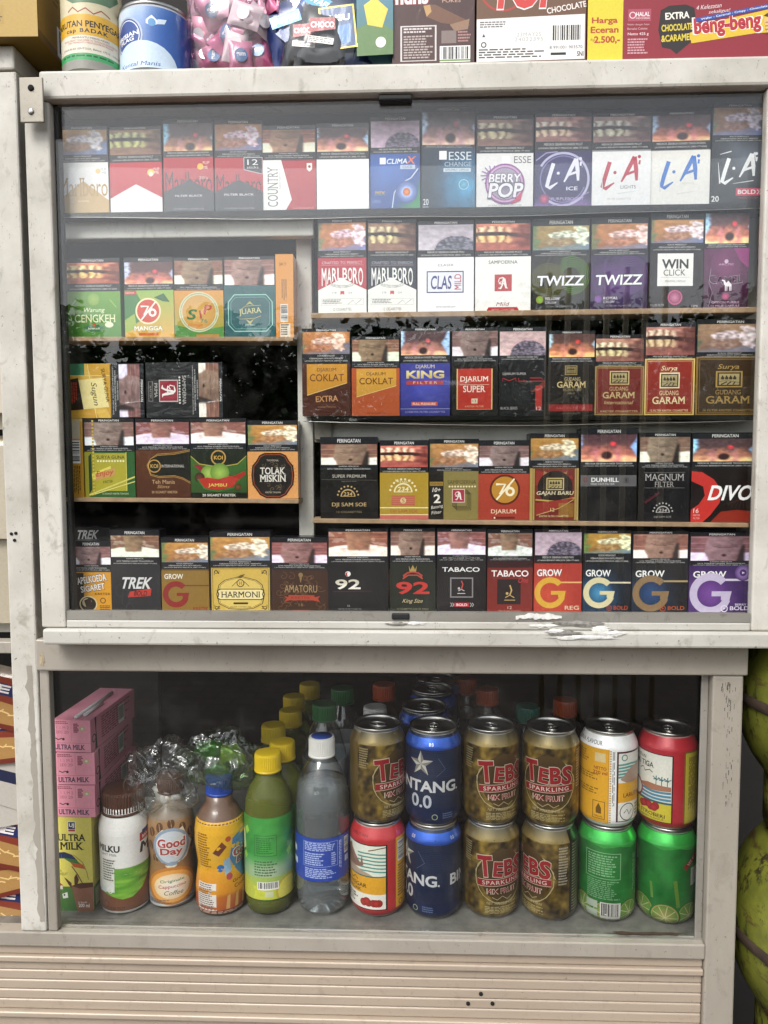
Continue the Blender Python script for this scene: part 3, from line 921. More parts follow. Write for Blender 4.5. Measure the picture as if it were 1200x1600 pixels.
def cengkeh(A):
    A.R(0, 42, 100, 100, '6f9f3f', '47822f'); A.E(50, 52, 11, '9dbb5a', edge='7fa84a'); A.T('Warung', 50, 66, 40, 7, 'e8ecc8', sh=.25, b=.02); A.T('CENGKEH', 52, 76, 76, 10, 'e9e9bc', se=True, b=.02)
    A.P([(28, 88), (40, 84), (60, 84), (72, 88), (60, 93), (40, 93)], '3a7046'); A.T('kretek', 50, 88.5, 22, 2.6, 'dbe4c2'); A.E(50, 84, 3, 'c2542e'); A.E(78, 84, 8, 'e0e4c4', rv=5)
    A.L([(8, 60), (20, 50)], 1.5, '9cc060'); A.L([(80, 52), (92, 62)], 1.5, '9cc060')
def mangga(A):
    A.R(0, 41, 100, 100, '8fb454', 'd9a444'); A.P([(0, 42), (22, 41), (36, 56), (38, 76), (20, 84), (0, 80)], '3f7a3e'); A.P([(60, 50), (80, 45), (92, 56), (78, 55)], '2f6038'); A.P([(0, 78), (20, 70), (24, 88), (0, 94)], '9ab04a')
    A.R(1, 41.5, 25, 46, 'c83c44'); A.T('KRETEK', 12, 44, 18, 2, 'f0d8c8'); badge76(A, 48, 67, 26, 'f0e0b4', 'c8412e', 'f4ede2'); A.T('MANGGA', 48, 88.5, 58, 6, 'f4eed8', b=.06, ol='5a7a2c', olw=.06); A.R(28, 94, 68, 97.5, 'c86a34')
def sip(A):
    A.R(0, 41, 100, 100, 'd8953c', '8f9e3c'); A.P([(0, 84), (30, 88), (60, 90), (100, 86), (100, 100), (0, 100)], '4f8a3e'); A.O(50, 68, 34, 40, 'd6d2b4'); A.E(50, 68, 34, 'd9a95a', edge='c99a4c'); A.O(50, 68, 36, 38, '9fae7a')
    A.T('S', 36, 71, 18, 13, '3f7a44', b=.05, sh=.25); A.L([(52, 66), (54, 76)], 4, 'b04a34'); A.T('P', 68, 65, 15, 12, 'b8402e', b=.05, sh=.2); A.T('76', 60, 79, 14, 5, '4c8a70', b=.02); A.T('Orange', 42, 84.5, 30, 4.6, 'd8702c', b=.03, sh=.2); A.R(44, 96, 90, 99, 'b9803a')
def juara(A):
    A.R(0, 36, 100, 100, '23585c')
    A.L([(20, 47), (82, 47), (94, 56), (94, 84), (82, 92), (20, 92), (8, 84), (8, 56), (20, 47)], 1.8, '9ccfc0'); A.L([(22, 50), (80, 50), (89, 57), (89, 82), (80, 89), (22, 89), (13, 82), (13, 57), (22, 50)], 1.0, '6aa89e')
    A.T('JUARA', 51, 68, 44, 8.5, 'd9cf8c', se=True, rot=-5); A.L([(30, 66), (42, 61), (72, 60)], .8, 'c4b56a'); A.L([(30, 77), (60, 76), (72, 73)], .8, 'c4b56a'); A.P([(42, 60), (50, 55), (58, 60), (50, 58)], 'b8ae62'); A.P([(42, 77), (50, 80), (58, 77), (50, 84)], 'b8ae62'); A.T('JAMBU', 50, 84.5, 20, 3, 'b9d8cc'); A.T('12', 50, 96.5, 5, 3, 'a8c8bc')
def skt(A):
    A.R(0, 0, 100, 100, 'd48f38'); A.T('SKT', 42, 12, 40, 3.4, '5a3414'); A.micro(34, 30, 66, 56, 3, '7a5426', vert=True); A.bars(26, 60, 68, 81, vert=False); A.R(24, 83, 80, 99, 'e2d8c6'); A.micro(28, 84, 76, 98, 5, '3a3430')
def sugun(A):
    A.R(0, 42, 100, 100, 'c99a34'); A.P([(0, 72), (100, 42), (100, 56), (0, 100)], 'd8b04c'); A.P([(0, 84), (30, 100), (0, 100)], '2f6a48'); A.R(0, 74, 22, 100, '3a7450'); A.L([(22, 42), (22, 100)], 1.6, 'e6c86a'); A.L([(0, 70), (100, 60)], 1.2, 'ecd68a')
    A.P([(26, 50), (80, 44), (84, 76), (30, 82)], 'e8d894'); A.P([(26, 82), (84, 76), (86, 92), (30, 97)], '2a1a12'); A.T('SURYA GUNA', 40, 48, 62, 4.5, '3a2a18', rot=-8); A.T('Sugun', 56, 62, 42, 9, '33281a', rot=-7, sh=.3); A.micro(34, 84, 80, 92, 3, 'b0402e'); A.T('KRETEK TANGAN', 72, 97, 40, 1.6, '6a4a1c')
def prima(A):
    A.R(0, 40, 100, 100, '1c1c1e'); A.T('SAMPOERNA', 50, 50, 52, 4.6, 'bdb9b2', se=True)
    for i in range(10): A.E(27 + i * 5.1, 56, 1.7, 'd9d5cc')
    A.R(31, 58, 71, 83, 'b8b2ae'); A.R(33, 59.2, 69, 81.8, '8e2233'); blackletter(A, 51, 70.5, 30, 'ece6e2'); A.T('PRIMA', 50, 87, 26, 4, 'c4bfb8', se=True); A.F(34, 91, 70, 97, 1, '7a7672'); A.T('KRETEK', 54, 94, 22, 2.4, '9a9690', sh=.3)
def sideband(A):
    A.R(0, 0, 100, 100, 'b98a2e'); A.R(0, 0, 100, 4, 'c9a860'); A.R(10, 3, 85, 26, 'b3a992'); A.bars(16, 28, 84, 57, vert=False); A.micro(20, 60, 84, 96, 6, '4a3416', vert=True)
def enjoy(A):
    A.R(0, 42, 100, 100, '2f5a2e'); A.P([(0, 42), (20, 42), (20, 96), (6, 100), (0, 100)], '8f8a2c'); A.R(20, 44, 83, 92, 'a9a034'); A.P([(8, 48), (14, 44), (14, 90), (8, 96)], '1f3a24'); A.L([(83, 43), (83, 92)], 1.4, 'cfc66a')
    A.T('SURYA GUNA', 52, 49, 56, 4.4, '2d3a1c', b=.02)
    for i in range(10): A.E(27 + i * 5.6, 54, 1.9, 'e6e4b4')
    A.P([(14, 70), (52, 60), (52, 66), (16, 79)], 'd9cf5a'); A.P([(20, 70), (60, 62), (60, 72), (22, 79)], 'c0955a'); A.T('Enjoy', 40, 70, 34, 9, 'b83a2a', rot=-8, sh=.3, b=.02); A.T('KRETEK', 46, 80, 20, 3.2, '3a4a20', rot=-6)
    A.L([(8, 97), (60, 84), (100, 74)], 3, 'cfc86a'); A.L([(14, 97), (100, 80)], 1.8, 'dcd67a'); A.T('12 SIGARET KRETEK TANGAN', 60, 95.5, 52, 2.2, 'cfd0a0')
    for i in range(22): A.R(16, 2 + i * 4.4, 19.5, 4.6 + i * 4.4, 'c8b048')
def teh(A):
    A.R(0, 40, 100, 100, '5a3420', '4a2a1a'); A.P([(100, 40), (72, 44), (40, 46), (28, 50), (22, 59), (28, 70), (40, 73), (72, 72), (84, 74), (100, 80)], '1e1d18')
    for o in (0, 1.6): A.L([(100, 41 - o), (72, 45 - o), (40, 46.5 - o), (27, 51), (22 - o, 59), (27, 70 + o), (42, 73 + o), (70, 72 + o), (86, 75 + o), (100, 80.5 + o)], .9, 'b8914e')
    A.O(34, 60, 10, 12, 'b8914e', sy=1); A.T('KOI', 34, 60, 14, 5, 'c9a458', b=.04); A.T('INTERNATIONAL', 68, 60, 42, 3.4, 'cfcac0', se=True); A.T('Teh Manis', 50, 80, 42, 5, 'c9a478', b=.01); A.T('Slims', 50, 86, 22, 4, 'b99468', sh=.4); A.T('20 SIGARET KRETEK', 52, 93, 48, 3, 'c0a078')
def jambu(A):
    A.R(0, 40, 100, 93, '3f6a2c', '2f4c22'); A.R(0, 93, 100, 99, '15170f'); A.P([(0, 46), (16, 56), (50, 60), (84, 56), (100, 46), (100, 40), (0, 40)], '1b2216'); A.L([(0, 47), (16, 57), (50, 61), (84, 57), (100, 47)], 1.4, 'b8a04e')
    A.O(50, 49, 11, 13.5, 'b8914e'); A.T('KOI', 50, 49, 16, 5, 'd0a850', b=.04)
    A.P([(4, 58), (16, 58), (28, 64), (18, 66)], '8a2430'); A.E(32, 69, 14, 'a8c060', edge='6a8c34'); A.E(52, 68, 17, '9fbe56', edge='628634'); A.E(16, 74, 9, '6a3a2c', edge='3a2a1c'); A.P([(70, 74), (96, 66), (98, 70), (80, 80)], '9a2a20')
    A.P([(12, 76), (30, 74), (50, 76), (70, 72), (86, 76), (74, 86), (48, 90), (24, 87)], 'b03428'); A.L([(12, 76), (24, 88), (48, 91.5), (76, 87), (88, 76)], 2.4, '3a7030'); A.T('JAMBU', 48, 84, 34, 5, 'd9c85a', b=.05, se=True); A.E(84, 86, 6, '7a4a2a', edge='4a3018'); A.T('20 SIGARET KRETEK', 50, 96.2, 60, 3.2, 'dedacb', b=.03)
def tolak(A):
    A.R(0, 40, 100, 100, 'd79a5c')
    for k in range(40):
        a = k * 2 * PI / 40; A.L([(50 + 44 * math.cos(a), 70 + 26 * math.sin(a)), (50 + 48 * math.cos(a), 70 + 29 * math.sin(a))], 1.2, 'c07c40')
    oc = [(24, 45), (34, 42), (66, 42), (76, 45), (82, 52), (90, 58), (92, 70), (90, 82), (82, 89), (76, 95), (64, 99), (36, 99), (24, 95), (18, 89), (10, 82), (8, 70), (10, 58), (18, 52)]
    A.P(oc, '1f1a17'); A.L(oc + oc[:1], 1.6, '1f1a17'); A.L([(50 + (u - 50) * .93, 70.5 + (v - 70.5) * .94) for u, v in oc + oc[:1]], 1.3, '9a4a2a')
    A.T('TOLAK', 50, 64.5, 50, 9, 'ddd8cc', b=.07, se=True); A.T('MISKIN', 50, 74, 52, 9, 'ddd8cc', b=.07, se=True); A.T('TRADISIONAL', 50, 51, 24, 2.4, 'c2b8a4'); swirl(A, 5, 5, '6a5a44', 1, (24, 52, 78, 62), 6); swirl(A, 6, 5, '6a5a44', 1, (24, 80, 78, 92), 6); A.T('KRETEK TANGAN', 50, 92, 30, 2.2, 'c2b8a4')
def coklat(A, body, band, extra=None):
    A.R(0, 40, 100, 100, body); A.P([(10, 40.5), (93, 40.5), (93, 62), (10, 76)], band); A.L([(10, 76), (93, 62)], 1.2, 'e8c880')
    A.T('DJARUM', 51, 47.5, 40, 5, '5a3a22', se=True); A.T('COKLAT', 51, 56, 70, 8.4, '6a3c1c', b=.02)
    if extra:
        A.T('EXTRA', 51, 80, 46, 6.8, 'c89058', b=.03, rot=-2); A.T('SIGARET KRETEK', 51, 89.5, 38, 1.8, 'a07048')
    else: A.T('KRETEK CIGARETTES', 51, 96.5, 38, 1.8, '5a2a1a'); swirl(A, 3, 9, 'b04f24', .8, (6, 70, 96, 96), 8)
def king(A):
    glowg(A, (0, 40, 100, 100), rgb('4a52b8'), rgb('2f2f78'), .5, .4, .8); A.T('DJARUM', 50, 44.5, 38, 5.2, 'd8cfae', se=True); A.T('KING', 50, 53, 76, 9, 'e6d79a', b=.09, c2='c7b064'); A.R(12, 60, 86, 64.5, 'b04236'); A.T('FILTER', 50, 62.2, 48, 2.8, 'e8d0b0', gap=1.5)
    A.R(22, 84, 75, 88.6, 'c4564a'); A.T('FULL PLEASURE', 48, 86.3, 46, 2.6, 'f2e2d4', b=.03); A.L([(0, 92), (100, 92)], .8, 'b0b0d0'); A.T('12 KRETEK FILTER CIGARETTES', 50, 95.5, 80, 2, 'a8a8d0')
def djsuper(A):
    A.R(0, 40, 100, 100, '15110f'); A.R(11, 46.5, 88, 93, 'd9b877'); A.R(13.5, 46.5, 85.5, 92.6, 'b43226'); A.T('DJARUM', 49, 59, 60, 7.6, 'ece4d4', se=True, b=.02); A.L([(18, 64.6), (81, 64.6)], .7, 'e4d2b8'); A.T('SUPER', 49, 69.5, 48, 7.6, 'ece4d4', se=True, b=.02)
    A.R(43, 80.5, 56, 86, 'e0d0b4'); A.T('12', 49.5, 83.2, 8, 3, '8a2a1c', b=.03); A.T('KRETEK FILTER', 49.5, 89.4, 40, 1.9, 'e0b08c')
def mld(A):
    A.R(0, 39, 100, 100, '131214'); A.T('DJARUM SUPER', 33, 53, 50, 3.4, 'b9b6b4', se=True); A.L([(8, 61), (8, 57.5), (22, 60.5), (36, 57.5), (36, 61)], 1.2, 'c0343a'); A.L([(42, 57.5), (42, 61), (60, 61)], 1.2, 'c0343a'); A.L([(66, 57.5), (90, 57.5), (96, 61), (66, 61)], 1.2, 'c0343a')
    A.P([(66, 74), (84, 66), (98, 60), (98, 68), (84, 72)], '6f2a24'); A.P([(78, 66), (92, 66), (92, 94), (78, 94)], 'a8322c'); A.T('12', 85, 92, 10, 4, 'e4cfc8'); A.T('BLACK SERIES', 22, 91.5, 36, 3, 'b0adab'); 
    for i in range(16): A.R(6 + i * 4, 70 - i * .3, 8 + i * 4, 88, '1e1d20')
def gg(A, body, ink, title2, fr=None, script=None, foot='KRETEK CIGARETTES', hv=0.0):
    A.R(0, 39, 100, 100, fr or body)
    if fr: A.R(3, 40.5, 97, 98.6, body); A.F(5, 41.5, 95, 97.6, .8, fr)
    o = hv
    if script: A.T(script, 49, 48 + o, 32, 6.5, ink, sh=.35, b=.01)
    s = 7 if script else 0
    house(A, 30, 45 + s + o, 70, 62 + s + o, ink, 'a89a6e', '3a2a1a')
    A.T('GUDANG', 49, 67 + s + o, 38, 4.8, ink, se=True); A.T('GARAM', 49, 75 + s + o, 66, 8, ink, se=True, b=.05)
    if title2: A.T(title2, 49, 84 + o, 58, 4.6, ink, sh=.35)
    A.T(foot, 50, 95, 76, 2.3, ink, b=.01)
def ggsig(A):
    A.R(0, 39, 100, 100, '1b1512'); house(A, 36, 41, 62, 52, 'a08a5a', '8a7a4e', '1b1512'); A.T('GUDANG', 52, 57, 34, 4.2, 'c2ad7c', se=True); A.T('GARAM', 50, 63.5, 62, 7.4, 'cdb67e', se=True, b=.05); A.T('SIGNATURE', 52, 69.5, 40, 3.2, '9a8a62', sh=.3); A.T('MILD', 50, 74, 16, 1.8, '9a8a62')
    A.R(2, 87, 96, 95, '8e2a28'); A.T('KRETEK FILTER', 50, 91, 62, 2.6, 'b9605a', gap=1.3); A.T('KRETEK CIGARETTES', 50, 97.5, 40, 1.5, '7a6a4a')
def dss(A):
    A.R(0, 40, 100, 100, '151311'); A.T('SUPER PREMIUM', 50, 48, 58, 4, 'b8b2a4', b=.01); A.L([(2, 52), (98, 53)], .5, '6a6456'); A.T('DJI SAM SOE', 50, 54.5, 26, 1.3, '8a8478'); fan(A, 48, 73, 18, 'bfa26c', '151311'); A.T('DJI SAM SOE', 50, 83.5, 60, 6, 'bfa272', se=True, b=.02); A.T('12 CIGARETTES', 50, 92, 44, 2.4, '8a7a58')
def dssgold(A):
    A.R(0, 41, 100, 100, 'a88a2e'); fan(A, 48, 66, 27, 'e8dcae', 'a88a2e', 10); A.T('FATSAL-5', 48, 52, 32, 3, 'e8dcae', arc=-2)
    for i in range(5): A.R(24, 70 + i * 2.7, 72, 71.9 + i * 2.7, 'b8574e')
    A.E(48, 76.5, 6, 'd8c890'); A.T('S', 48, 76.5, 6, 5, 'b04a44', b=.03)
    A.R(0, 85, 100, 86.2, 'ecdfae'); A.T('DJI SAM SOE', 50, 90.5, 56, 5, '9a5a3a', se=True, b=.02); A.R(0, 95, 100, 100, 'b8655a'); A.R(0, 94, 100, 95, 'e2d3a2')
def ten2(A):
    A.R(0, 40, 100, 100, '857845'); A.R(0, 40, 29, 100, '211d18'); A.R(1, 53, 28, 58, '9a7a3a'); A.T('SIGARET KRETEK', 15, 55.5, 24, 2, '3a2a18')
    A.T('SAMPOERNA', 66, 53.5, 58, 4.6, '4a4326', se=True)
    for i in range(10): A.E(41 + i * 5.7, 59, 1.9, 'e0d6ac')
    for i in range(4): A.F(47 + i * 2.5, 63 + i * 1.5, 74 + i * 2.5 + 3, 84 + i * 1.5, 1, '2d281a')
    A.R(46, 62, 72, 79, 'cdbcae'); A.R(47.5, 63, 70.5, 78, 'a23344'); blackletter(A, 59, 70.5, 20, 'efe6e0')
    A.T('10+', 15, 63, 16, 5.4, 'e2dcd0', sh=.2, b=.02); A.T('2', 16, 74, 14, 11, 'e8e2d6', b=.05); A.T('Batang', 16, 84.5, 24, 5, 'd8d2c4', rot=-10, sh=.2); A.T('Filter', 15, 91, 20, 4, 'd8d2c4', rot=-8, sh=.2)
def d76(A):
    A.R(0, 42, 100, 100, 'a84330', '9a3a2c'); badge76(A, 52, 62, 30, '5a2416', 'b88434', 'f0e6c4'); A.T('DJARUM', 50, 90, 50, 6.6, 'e8cdb0', se=True, b=.02); A.R(28, 96, 72, 98.6, '5a2018'); A.E(32, 97.3, 1.8, 'e8d8c4')
def gajah(A):
    A.R(0, 40, 100, 100, 'a88f52'); A.R(10, 40, 92, 100, '6e2720'); A.F(6, 40, 96, 100, 1, '6a5426')
    A.P([(12, 42), (40, 46), (70, 46), (90, 54), (90, 60), (86, 48), (12, 60)], '8a3026'); A.T('International', 52, 45.5, 46, 4, 'd0a878', sh=.3); A.E(52, 62, 36, '241a16', rv=34); house(A, 34, 51, 70, 65, 'c2ac72', 'b0a06a', '241a16'); A.T('GAJAH BARU', 52, 69, 76, 5.4, 'e0d4b0', b=.03, sh=.2, se=True)
    A.L([(12, 76), (52, 78), (92, 74)], 3, 'b89a50'); A.P([(12, 80), (90, 74), (60, 86), (12, 94)], '8e3228'); A.L([(14, 94), (60, 86), (90, 76)], 1.2, 'c9b070')
    for i in range(14): A.R(60 + i * 2.2, 80, 61 + i * 2.2, 96, 'a8863a')
    A.T('12', 47, 87.5, 8, 4, 'd8c890'); A.T('KRETEK FILTER CIGARETTES', 50, 95, 60, 2, 'd8c890')
def dunhill(A):
    A.R(0, 41, 100, 100, '0f0e0f'); A.R(1, 50.5, 99, 62.5, '5d5b5c'); A.T('DUNHILL', 44, 55.5, 48, 4.6, 'ecebe9', b=.04); A.T('FINE CUT FILTER', 40, 60, 42, 1.8, 'cfcecc'); A.F(7, 53, 13, 58, 1.2, '7a2a36'); A.F(77, 53.5, 85, 58.5, .8, '2d2c2d'); A.R(79, 54.4, 83, 57.4, '3a393a')
def magnum(A):
    A.R(0, 40, 100, 100, '131214'); A.T('MAGNUM', 50, 50, 76, 7.6, 'a9a6a2', se=True); A.T('FILTER', 50, 58, 38, 6, '9c9995', se=True); A.L([(10, 45), (90, 44.6)], .5, '8a8783'); A.L([(10, 62), (90, 62)], .5, '8a8783'); A.P([(10, 78), (40, 66), (40, 69), (14, 80)], '4a1c24'); fan(A, 48, 90, 19, 'a9a6a2', '131214'); A.T('DJI SAM SOE', 48, 95, 34, 2.8, '8a8784', b=.02)
def divo(A):
    A.R(0, 40, 100, 100, '18110f')
    A.P([(0, 43), (16, 44), (34, 52), (46, 64), (44, 78), (30, 92), (18, 100), (0, 100), (0, 86), (12, 80), (21, 70), (18, 60), (0, 54)], 'c0322c'); A.P([(46, 88), (70, 86), (100, 88), (100, 100), (30, 100)], '8a2a1c')
    for i in range(7): A.L([(50 + i * 6, 80 + i), (80, 74 - i * 3), (100, 62 - i * 2)], .5, '4a2a20')
    A.T('DIVO', 61, 67, 66, 17, 'f2f0ee', b=.06, sh=.28); A.T('16', 8, 87, 8, 5, 'e8d6d0', sh=.1); A.T('KRETEK', 9, 92, 11, 2, 'e0b0a8'); A.T('FILTER', 9, 95.5, 10, 2, 'e0b0a8')
def tapel(A):
    A.R(0, 44, 100, 100, 'd8982a'); A.R(4, 45, 30, 100, '2a2018'); A.T('TAPELKOEDA', 46, 54, 80, 10, 'efebe2', rot=-9, b=.04, ol='241a12', olw=.08); A.T('SIGARET', 52, 66, 60, 9, 'efebe2', rot=-9, b=.04, ol='241a12', olw=.08); A.T('KRETEK', 76, 74.5, 38, 3, '3a2410', b=.02, gap=1.2)
    A.E(40, 89, 22, 'd8c89a', rv=20); A.E(40, 89, 19, '2a2018', rv=17); A.E(37, 87, 12, 'c8b890', rv=11); A.P([(30, 84), (44, 80), (50, 88), (44, 94), (36, 96)], '3a2c20'); A.O(76, 84, 5, 7, '4a3418'); A.micro(68, 91, 94, 98, 3, '4a3010')
def trek(A):
    A.R(0, 42, 100, 100, '29292b')
    for x, y in ((10, 70), (22, 82), (34, 74), (30, 92)): A.L([(x, y), (x + 7, y - 4), (x + 14, y), (x + 14, y + 8), (x + 7, y + 12), (x, y + 8), (x, y)], .6, '4a4a4e')
    A.T('TREK', 52, 64.5, 62, 14, 'd8d6d4', b=.06, sh=.3); A.P([(38, 75), (82, 71), (80, 80), (34, 82)], 'b83a30'); A.T('BOLD', 60, 77, 26, 6, '3a1614', b=.04, sh=.2)
def grow(A, body, gc, disc=None, foot='BOLD', fc='b05030', tag_=None, tail=None):
    glowg(A, (0, 41, 100, 100), rgb(body[1]), rgb(body[0]), .25, .6, .7)
    if disc: A.E(34, 76, 30, disc[0], edge=disc[1])
    A.T('GROW', 32, 52, 52, 8.2, 'efeeea', b=.05, ol=tag_ or body[0], olw=.04); letter_g(A, 34, 76, 33, gc, .36, tail)
    A.T(foot, 80, 94, 30, 5, fc, b=.04)
    if foot == 'BOLD': A.O(56, 94.5, 4.2, 5.6, fc); A.P([(54.5, 93), (58.5, 94.5), (54.5, 96)], fc)
def growbrown(A):
    A.R(0, 44, 100, 100, '8a6a2c'); A.T('GROW', 26, 52, 40, 7, 'e8e2d2', b=.05, ol='6a5226', olw=.04); letter_g(A, 30, 76, 28, '8a2a26', .42, '6a4220'); A.T('KRETEK', 82, 95, 32, 4.6, '8a2a1c', b=.05)
def growpurple(A):
    grow(A, ('3a2358', '6a4488'), 'c4b8d2', ('7a4a9a', '4a2a6a'), 'BOLD', 'e0d8e8', '1f1630', 'd8d0e0'); A.E(84, 50, 13, 'b89ad0', edge='4a2c70'); A.E(84, 50, 5.5, '4a2c70'); A.P([(82.5, 48.5), (87, 50), (82.5, 51.5)], 'e8e0f0'); A.T('BERRY', 82, 89.5, 18, 2.6, 'e0d8e8', b=.02)
def harmoni(A):
    A.R(0, 44, 100, 100, '2a2216'); A.R(2, 45, 98, 99.4, 'cfae52'); A.F(4, 46, 96, 98.6, .7, '3a2e18')
    for sx, x in ((1, 7), (-1, 93)):
        for sy, y in ((1, 49), (-1, 96)): A.O(x + sx * 3, y + sy * 1, 2, 3, '3a2e18'); A.L([(x, y + sy * 5), (x, y), (x + sx * 9, y)], 1, '3a2e18'); A.E(x + sx * 7, y + sy * 2.4, 1.4, '3a2e18')
    oc = [(14, 66), (24, 60), (40, 57), (50, 55), (60, 57), (76, 60), (86, 66), (90, 78), (86, 90), (70, 96), (50, 97.5), (30, 96), (14, 90), (10, 78)]
    A.P(oc, '3a2e18'); A.P([(50 + (u - 50) * .965, 77 + (v - 77) * .965) for u, v in oc], 'dcbf68'); A.L([(50 + (u - 50) * .92, 77 + (v - 77) * .92) for u, v in oc + oc[:1]], .6, '3a2e18')
    A.P([(11, 73), (16, 71), (84, 71), (89, 73), (87, 78), (89, 83), (84, 85), (16, 85), (11, 83), (13, 78)], '2a2216'); A.P([(13, 73.6), (17, 72), (83, 72), (87, 73.6), (85.2, 78), (87, 82.4), (83, 84), (17, 84), (13, 82.4), (14.8, 78)], 'ead9a0')
    A.T('HARMONI', 50, 78.2, 64, 7.4, '1f1a12', se=True, b=.02); A.O(50, 64, 5, 6.4, '3a2e18'); A.T('H', 50, 64, 5, 4, '8a3a22', se=True); A.P([(44, 57), (50, 54), (58, 52.5), (54, 56), (50, 58)], '6a5626'); A.L([(36, 68), (44, 62)], 1, '5a4822'); A.L([(64, 68), (56, 62)], 1, '5a4822'); A.R(38, 88, 62, 90.4, '3a2e18'); A.T('FILTER CIGARETTES', 50, 93.4, 34, 1.7, '3a2e18')
def amatoru(A):
    A.R(0, 44, 100, 100, '3c2519'); swirl(A, 11, 30, '6a4a32', .8, (2, 44, 98, 100), 11); A.T('AMATORU', 52, 68.5, 58, 10, 'a58a5e', b=.01, ol='3a2418', olw=.05); A.L([(52, 50), (52, 60)], [6, 1], '8a7048'); A.E(52, 50, 4, '8a7048')
    A.P([(22, 78), (30, 80), (30, 77), (76, 77), (76, 80), (86, 78), (82, 82), (86, 86), (74, 84), (32, 84), (22, 86), (27, 82)], 'a8432e'); A.T('KRETEK', 52, 80.5, 34, 3.4, '7a2c1e'); A.T('16', 52, 90, 8, 4, '8a7048'); A.R(36, 97, 68, 100, 'a8432e')
def n92black(A):
    A.R(0, 40, 100, 100, '1b1a1b'); A.E(33, 54, 4.6, 'e8e4e0', rv=4.4); A.P([(33, 51.5), (29, 53), (29, 56), (33, 57), (31.5, 54)], 'b8322e')
    A.T('92', 33, 66.5, 42, 12, 'cfc8b4', b=.05, c2='f0ece2'); A.L([(8, 75), (72, 74.5)], .6, '6a2e2a'); A.T('16', 34, 92, 4, 2.4, 'a8a6a4'); A.T('KRETEK FILTER CIGARETTES', 36, 96, 38, 1.8, '8a8886')
def n92red(A):
    A.R(0, 41, 100, 100, '23271f'); A.P([(41, 44), (45, 49), (50, 43.5), (55, 49), (59, 44), (57, 51.5), (43, 51.5)], 'a88a4e'); A.P([(30, 59), (38, 54), (50, 52.6), (62, 54), (70, 59), (72, 55.5), (62, 52), (50, 51), (38, 52), (28, 55.5)], 'a8433a'); A.L([(28, 60), (40, 55.6), (60, 55.6), (72, 60)], 2.6, 'b0503f')
    A.T('92', 50, 71, 74, 15, 'c03a34', b=.06); A.T('King Size', 50, 87, 44, 6, 'c9b88c', sh=.4); A.T('12 CIGARETTES KRETEK KINGS', 50, 96, 70, 1.9, '8a8466')
def tabaco(A):
    A.R(0, 39, 100, 100, '1b1819')
    for r in range(12): A.O(50, 72, 26 + r * 4, 26.8 + r * 4, '2f2a2b', 8 * r, 8 * r + 250, n=30)
    A.T('TABACO', 49, 48.5, 76, 5.4, 'e6e4e2', b=.04); A.F(27, 58, 74, 82, 2.6, '8a8788'); A.R(29.6, 59.5, 71.4, 80.5, '221e1f'); A.L([(44, 74), (50, 72), (56, 74)], 1.6, 'c8c2be'); A.L([(50, 72), (53, 66), (50, 62)], 2.4, 'c04a44'); A.L([(42, 77), (58, 77)], 1.6, 'c8c2be'); A.E(45, 71, 2.4, 'c8c2be')
    A.R(36, 88, 66, 93, 'b82e38'); A.T('BOLD', 51, 90.5, 22, 3, 'f0dede', b=.05)
    for x in (28, 32, 68, 72): A.L([(x, 88.2), (x + 3, 90.5), (x, 92.8)], 1.2, 'c8c6c4')
def tabone(A):
    A.R(0, 38, 100, 100, '6e2822', '7e2a24'); A.R(22, 60, 74, 90, '2a2020'); A.R(0, 38, 100, 46, '35191a'); A.T('TABACO', 50, 53, 82, 7.6, 'efeae8', b=.04); A.T('One', 80, 61, 22, 6.4, 'c2424a', sh=.3); A.L([(40, 82), (50, 79), (60, 82)], 1.8, 'c8a86a'); A.L([(50, 79), (54, 73), (50, 67)], 3, 'c8a86a'); A.L([(38, 85), (62, 85)], 1.6, 'c8a86a'); A.E(44, 77, 3, 'c8a86a'); A.T('12', 50, 94, 9, 3.4, 'd8c4b4'); A.T('Filter Kretek Cigarettes', 50, 98, 50, 2, 'c89a88')
def trekback(A):
    A.R(0, 0, 100, 100, '19191a'); A.T('TREK', 36, 9, 60, 11, 'b8b6b4', b=.06, sh=.3); A.R(40, 16, 68, 18, 'a03830')

